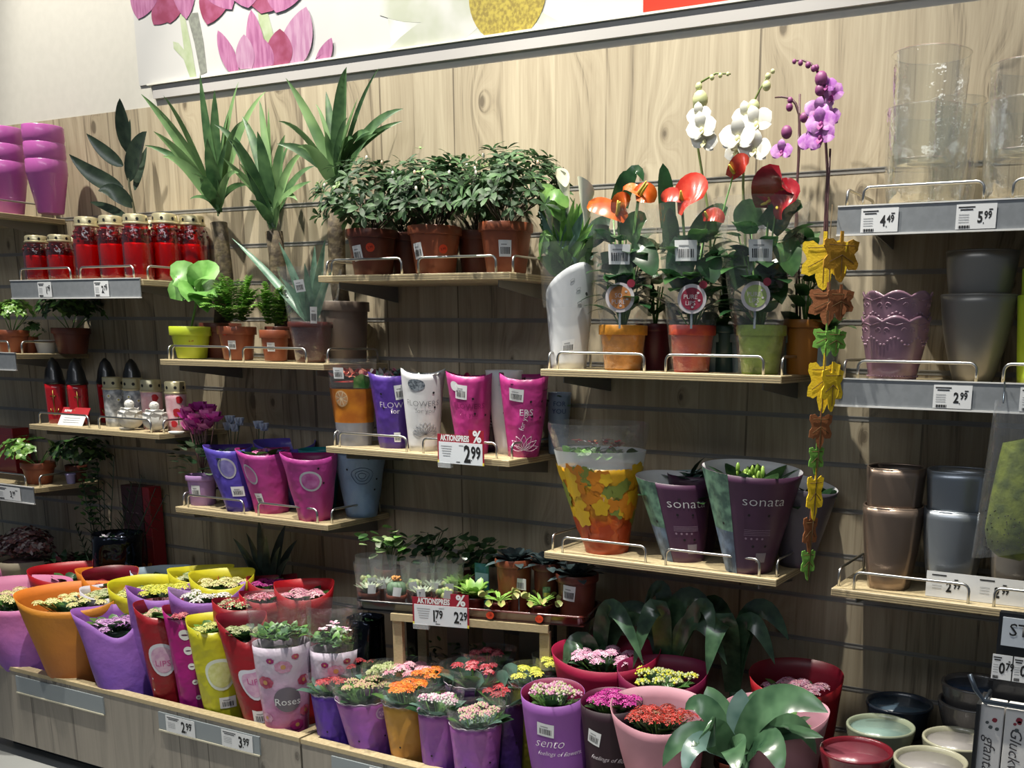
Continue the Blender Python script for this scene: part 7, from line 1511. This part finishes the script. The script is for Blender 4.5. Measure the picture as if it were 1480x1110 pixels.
# ---------------- right planter: papers with lettering
G6 = 'paper wrapped flowers at the front right'
PAP_P = mat_grad('paper_violet', '5A2C88', '8A4CA0', -.1, .3, .55, .06, 12, .1, 20); PAP_D = paper('paper_blackplum', '2C1522', .55); PAP_DI = paper('paper_wine_in', '5E0F38', .5); PAP_M = paper('paper_crimson', 'A0103C', .5); PAP_B = paper('paper_burgundy', '7A0F40', .5); PAP_K = mat_grad('paper_dusty_pink', 'A0606E', 'C28796', 0, .3, .6, .05, 12, .08, 20); PAP_KI = paper('paper_pink_in', 'C08A9A', .6)
t, c = ksl('violet paper with white script lettering and green-white buds', 818, -.50, (800, 1022), 76, 90, PAP_P, PAP_B, GWH + PLP, 71, G6, n=5, kind='bud', back=.12, peak=.0, up=.03, z=DECK + .001); sticker(t, c, -.35, .80, .046, .036, -.12); txt(t, c, [('sento', .036, -.3, .69, dict(shear=.45, bold=-.012)), ('feelings of flowers.', .0165, .05, .605, dict(shear=.45, bold=-.01))], INKW)
t, c = ksl('black-plum paper with white script and magenta flowers', 890, -.47, (884, 1032), 70, 88, PAP_D, PAP_DI, HOT, 72, G6, n=8, back=.10, peak=.0, up=.03, z=DECK + .001); sticker(t, c, -.65, .78, .038, .038, -.22); txt(t, c, [('feelings of flowers.', .0165, .02, .61, dict(shear=.45, rot=-.1, bold=-.01))], INKW)
t, c = ksl('dusty pink paper cone with red flowers and a pale printed mark', 968, -.47, (952, 1062), 74, 128, PAP_K, PAP_KI, SCL, 73, G6, n=11, back=.22, peak=.04, up=.03, fr=.022, z=DECK + .001); sticker(t, c, -.1, .62, .04, .03, -.05); txt(t, c, [('sento', .036, .1, .5, dict(shear=.35))], INKW)
t, c = ksl('wide crimson paper with pale pink flowers at the rear', 872, -.27, (876, 972), 70, 146, PAP_M, PAP_M, PLP, 74, G6, n=8, back=.12, peak=.03, up=.02, fr=.02, z=DECK + .001)
t, c = ksl('burgundy paper with greenish yellow buds behind the pink cone', 958, -.29, (958, 1000), 70, 124, PAP_B, PAP_B, GWH + YELL, 75, G6, n=6, kind='bud', back=.14, peak=.04, up=.02, z=DECK + .001)
t, c = ksl('dusty pink paper wrapping behind the big-leaved bromeliad', 1118, -.38, (1120, 1062), 76, 140, PAP_K, PAP_KI, PLP, 76, G6, n=6, back=.14, peak=.04, up=-.01, z=DECK + .001)
t, c = ksl('dark red paper with pink flowers against the wall right of the bromeliad', 1150, -.18, (1150, 1010), 70, 126, P_RD, P_RDI, PLP + PKF, 77, G6, n=9, back=.16, peak=.03, up=.01, z=DECK + .001)
# bromeliad with wide strap leaves
q = place(1062, -.48, DECK + .001); t = thing('bromeliad', 'large bromeliad with broad dark green strap leaves in front', 'potted plant', q); pot(t, .07, .055, .14, mat('plum_pot', '4A2430', .4)); BRL = mat_leaf('bromeliad_leaf', '2F5238', '5E8660', .22, 14, .7); BRM = mat_leaf('bromeliad_blue', '4A6E66', '7C9C94', .25, 14, .7); mb = MB()
for (bx, by, mx, my, tx, ty, w, dy, k) in [(1072, 1075, 1120, 1015, 1197, 1030, 52, -.04, 0), (1064, 1075, 1040, 1030, 1022, 992, 44, .05, 0), (1066, 1070, 1070, 1030, 1072, 996, 40, .02, 1), (1060, 1085, 1030, 1060, 1025, 1052, 50, -.12, 0), (1058, 1085, 1000, 1062, 958, 1108, 40, -.1, 0), (1060, 1080, 1020, 1022, 990, 1026, 34, .0, 0), (1078, 1090, 1110, 1070, 1130, 1120, 44, -.12, 0), (1066, 1100, 1062, 1080, 1066, 1118, 44, -.16, 0), (1074, 1085, 1130, 1060, 1190, 1066, 26, .02, 0), (1056, 1090, 1010, 1075, 990, 1120, 36, -.12, 1), (1068, 1070, 1095, 1020, 1112, 1000, 40, .04, 0), (1085, 1085, 1140, 1045, 1180, 1090, 30, .05, 0)]:
    a, m_, b = at(bx, by, -.48) - q, at(mx, my, -.48 + dy * .5) - q, at(tx, ty, -.48 + dy) - q; blade(mb, a, m_, b, w * .98 / 560, (.0, -1, .75), 'tongue', k, 12, .10)
    mb.tube([Vector((0, 0, .12)), (a + Vector((0, 0, .12))) / 2, a], .006, 6, k)
mb.build('leaves', [BRL, BRM], t)
# dark arching leaves in the shade behind
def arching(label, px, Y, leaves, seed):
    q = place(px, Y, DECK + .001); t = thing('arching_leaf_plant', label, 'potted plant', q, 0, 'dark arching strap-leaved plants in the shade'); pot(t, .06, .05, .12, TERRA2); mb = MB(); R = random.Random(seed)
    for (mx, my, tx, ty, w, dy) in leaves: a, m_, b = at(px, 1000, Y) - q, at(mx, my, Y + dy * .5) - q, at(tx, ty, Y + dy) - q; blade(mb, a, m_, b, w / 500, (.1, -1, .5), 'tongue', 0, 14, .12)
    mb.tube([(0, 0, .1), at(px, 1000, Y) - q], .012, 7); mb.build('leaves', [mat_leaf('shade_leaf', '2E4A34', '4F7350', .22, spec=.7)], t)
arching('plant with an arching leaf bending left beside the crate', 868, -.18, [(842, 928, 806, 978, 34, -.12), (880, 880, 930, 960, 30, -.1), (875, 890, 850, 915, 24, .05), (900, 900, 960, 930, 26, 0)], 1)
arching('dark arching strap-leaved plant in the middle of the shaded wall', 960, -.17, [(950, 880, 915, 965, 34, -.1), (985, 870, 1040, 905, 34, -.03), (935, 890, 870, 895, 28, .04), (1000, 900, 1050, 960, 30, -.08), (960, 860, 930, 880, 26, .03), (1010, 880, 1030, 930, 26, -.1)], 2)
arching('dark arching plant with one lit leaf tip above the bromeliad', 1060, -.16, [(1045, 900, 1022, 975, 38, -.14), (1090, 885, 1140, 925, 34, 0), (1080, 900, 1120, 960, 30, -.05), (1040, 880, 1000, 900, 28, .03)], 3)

# ---------------- bowls on a low display table
BZ = -1.572
xl_ = xof(1205, -.5, BZ) + .03; t = thing('display_table', 'low dark display table holding the glazed bowls', 'table', Vector((xl_, -.575, DECK + .0)))
w = -.17 - xl_; mb = MB(); mb.box((0, 0, BZ - DECK - .02), (w, .56, BZ - DECK)); mb.build('table_top', mat('dark_stain', '2E2823', .6, var=.15), t, False)
for xx in (.01, w - .04):
    for yy in (.01, .52): mb = MB(); mb.box((xx, yy, 0), (xx + .03, yy + .03, BZ - DECK - .02)); mb.build('leg', mat('dark_stain', '2E2823'), t, False)
def bowl(label, px, py, wpx, hz, mo, mi_, zrim=None):
    zr = (zrim or BZ + .093); q0 = on(px, py, zr); r = wpx / 2 / ppm(q0); h = .092; q = Vector((q0.x, q0.y, zr - h)); t = thing('glazed_bowl', label, 'bowl', q, 0, 'round ribbed bowls with glazed insides'); n = 72; mb = MB()
    prof = [(r * .55, 0), (r * .60, .003)] + [(r * (.62 + .36 * math.sqrt(u)) + (.0012 if i % 2 else 0), .004 + (h - .012) * u) for i, u in enumerate([j / 22 for j in range(23)])] + [(r * .995, h - .006), (r * .985, h - .001), (r * .95, h), (r * .90, h - .002), (r * .87, h - .012)]
    mb.lathe(prof, n, 0); k = len(mb.f); mb.lathe([(r * .87, h - .012), (r * .78, h * .55), (r * .55, .018), (0, .012)], n, 1); mb.build('bowl', [mo, mi_], t); return t
def glz(n, c, c2=None): return mat('bowl_' + n, c, .25, coat=.5, bump=.12, bscale=220)
bowl('dark blue-grey glazed bowl standing rearmost beside the wall', 1300, 1014, 97, 0, glz('navy', '2B3644'), glz('blue_in', '5B7488')); bowl('celadon green glazed bowl left of the white ones', 1273, 1047, 99, 0, glz('celadon', '8A937C'), glz('celadon_in', '7E9A92'))
bowl('deep red glazed bowl beside the bromeliad leaf', 1238, 1082, 106, 0, glz('red', '6E1422'), glz('rose_in', '8C4452')); bowl('off-white glazed bowl cut by the lower photo edge', 1345, 1096, 106, 0, glz('cream', 'A8A68E'), glz('grey_in', '9A9694')); bowl('off-white glazed bowl behind the black rack', 1384, 1066, 100, 0, glz('cream', 'A8A68E'), glz('grey_in', '9A9694'))
zz = -1.385; bowl('upper bowl of the dark stacked pair behind the black rack', 1412, 986, 100, 0, glz('taupe', '5E5A58'), glz('navy_in', '2E4460'), zz); bowl('lower bowl of the dark stacked pair behind the black rack', 1408, 1012, 102, 0, glz('taupe', '5E5A58'), glz('navy_in', '2E4460'), zz - .045)
q0 = on(1412, 986, zz); t = thing('display_block', 'dark block under the stacked pair of bowls', 'display block', Vector((q0.x, max(q0.y, -.2), BZ))); mb = MB(); mb.box((-.07, -.06, 0), (.07, .06, zz - .045 - .092 - BZ), 0, .002); mb.build('block', mat('dark_stain', '2E2823'), t, False)

# ---------------- black rack at the right edge
RY = -.62
BLK = mat('rack_black', '15171C', .4, coat=.2)
q = at(1428, 1080, RY); z1 = at(1440, 884, RY).z; q = Vector((at(1434, 1000, RY).x, RY, ZB + .001)); t = thing('black_display_rack', 'black metal display rack with a white sign reading ST', 'display rack', q); X1 = .42; fz = lambda py: at(1450, py, RY).z - q.z; fxx = lambda px: at(px, 1000, RY).x - q.x
mb = MB(); mb.box((0, 0, 0), (X1, .02, z1 - q.z)); mb.build('back_panel', BLK, t, False)
mb = MB(); a, b = fz(891), fz(932); mb.box((fxx(1440), -.004, b), (X1 - .02, -.001, a)); mb.build('sign_board', mat('sign_pale', 'CBD3DD', .4), t, False)
mb = MB(); s_ = (a - b) * .62; flat_text(mb, 'STREETWEAR' if False else 'ST', s_, fxx(1451), (a + b) / 2 + .004, -.0048, 0, .004, 1.0, align='l'); mb.build('sign_letters', BLACK, t)
a, b = fz(946), fz(982); wct = (fxx(1480) - fxx(1433)) * 1.0
for i in range(3): price_card(t, fxx(1429) + wct * (.34 + i * .66), (a + b) / 2, wct * .62, a - b, -.004, '0', '79')
mb = MB(); zr = fz(1000); mb.tube([(fxx(1408), -.08, fz(965)), (fxx(1418), -.08, fz(985)), (fxx(1432), -.08, zr), (X1, -.08, zr)], .005, 8); mb.tube([(fxx(1432), -.005, zr), (fxx(1432), -.08, zr)], .004, 6); mb.tube([(X1 - .02, -.005, zr), (X1 - .02, -.08, zr)], .004, 6); mb.build('front_wire', mat('blue_steel', '56616E', .3, metal=.8), t)
mb = MB(); zs = fz(1165); mb.box((fxx(1425), -.085, zs - .01), (X1, 0, zs)); mb.build('pocket_floor', BLK, t, False)
mb = MB(); mb.box((fxx(1422), -.085, zs), (fxx(1427), 0, fz(1004))); mb.build('side_plate', BLK, t, False)
PKM = mat('pack_white', 'F6F3F0', .45, bump=.1, bscale=30)
def pack(label, px, word):
    p = Vector((q.x + fxx(px), RY - .075, q.z + zs + .0005)); t = thing('greeting_card_pack', label, 'card pack', p, 0, 'white card packs with script lettering in the black rack'); w = .045; h = fz(1003) - zs - .004; mb = MB(); mb.box((0, 0, 0), (w, .05, h), 0, .0015); mb.build('pack', PKM, t, False)
    vs, fs = text2d(word, .032, 0, 1, .3); mb = MB(); mb.add([(w / 2 + b, -.0006, h * .48 - a) for a, b in vs], [f for f in fs]); mb.build('script_lettering', mat('script_ink', '4A474A', .5), t, False)
    mb = MB(); R = random.Random(px)
    for i in range(9): cx_, cz, r = R.uniform(.01, w - .01), R.choice((R.uniform(.015, h * .2), R.uniform(h * .8, h - .02))), R.uniform(.003, .006); mb.add([(cx_ + r * cos(k * .7) * (1 + .2 * (k % 2)), -.0007, cz + r * sin(k * .7)) for k in range(9)], [tuple(range(9))], i % 2)
    mb.build('berry_print', [mat('berry_red', 'A03040', .5), mat('sprig_grey', '5E6464', .5)], t, False)
pack('left white card pack with dark script in the black rack', 1427, 'gfantastig'); pack('right white card pack with dark script in the black rack', 1463, 'Gluckwunsch')
# hanging pouch with green seed print
PY2 = -.40
q = at(1452, 600, PY2); t = thing('hanging_pouch', 'clear pointed pouch of green moss hanging from the shelf rail', 'pouch', q, 0); P = lambda a, b, dy=0: at(a, b, PY2 + dy) - q; mb = MB()
lft = [(1438, 578), (1432, 620), (1422, 690), (1414, 740), (1404, 805)]; rgt = [(1500, 578), (1510, 620), (1530, 690), (1530, 740), (1520, 790)]; vs = []
n = 16
for (a, b), (c_, d_) in zip(lft, rgt):
    L_, R_ = P(a, b), P(c_, d_); cc = (L_ + R_) / 2; ax = (R_ - L_) / 2; dp = .045
    for k in range(n): th = 2 * pi * k / n; vs.append(cc + ax * cos(th) + Vector((0, -dp * sin(th), 0)))
mb.add(vs, [(j * n + k, j * n + (k + 1) % n, (j + 1) * n + (k + 1) % n, (j + 1) * n + k) for j in range(4) for k in range(n)]); mb.build('clear_pouch', FILM, t)
MOS = mat('moss_green', '7C8A2C', .6, col2='4E5E24', vscale=30, bump=.5, bscale=60); mb = MB(); vs = []
prof = [(1448, 640, .3), (1440, 670, .6), (1428, 720, .9), (1420, 765, 1), (1424, 790, .9), (1440, 804, .5), (1470, 810, .05)]; rp = [(1490, 632), (1500, 670), (1520, 720), (1524, 765), (1516, 785), (1500, 800), (1475, 811)]
for (a, b, s_), (c_, d_) in zip(prof, rp):
    L_, R_ = P(a, b), P(c_, d_); cc = (L_ + R_) / 2; ax = (R_ - L_) / 2 * .94
    for k in range(n): th = 2 * pi * k / n; vs.append(cc + ax * cos(th) + Vector((0, -.038 * s_ * sin(th), 0)))
mb.add(vs, [(j * n + k, j * n + (k + 1) % n, (j + 1) * n + (k + 1) % n, (j + 1) * n + k) for j in range(6) for k in range(n)]); mb.build('moss_filling', MOS, t)
mb = MB(); R = random.Random(5)
for i in range(60): p = P(R.uniform(1424, 1515), R.uniform(735, 798), -.040); mb.ball(p, .0016, 0, 5, 3)
mb.build('dark_dots', BLACK, t)
mb = MB(); mb.tube([P(1450, 582), at(1452, 560, -.33) - q, at(1452, 552, -.312) - q], .002, 6); mb.build('hook', mat('blue_steel', '56616E'), t)
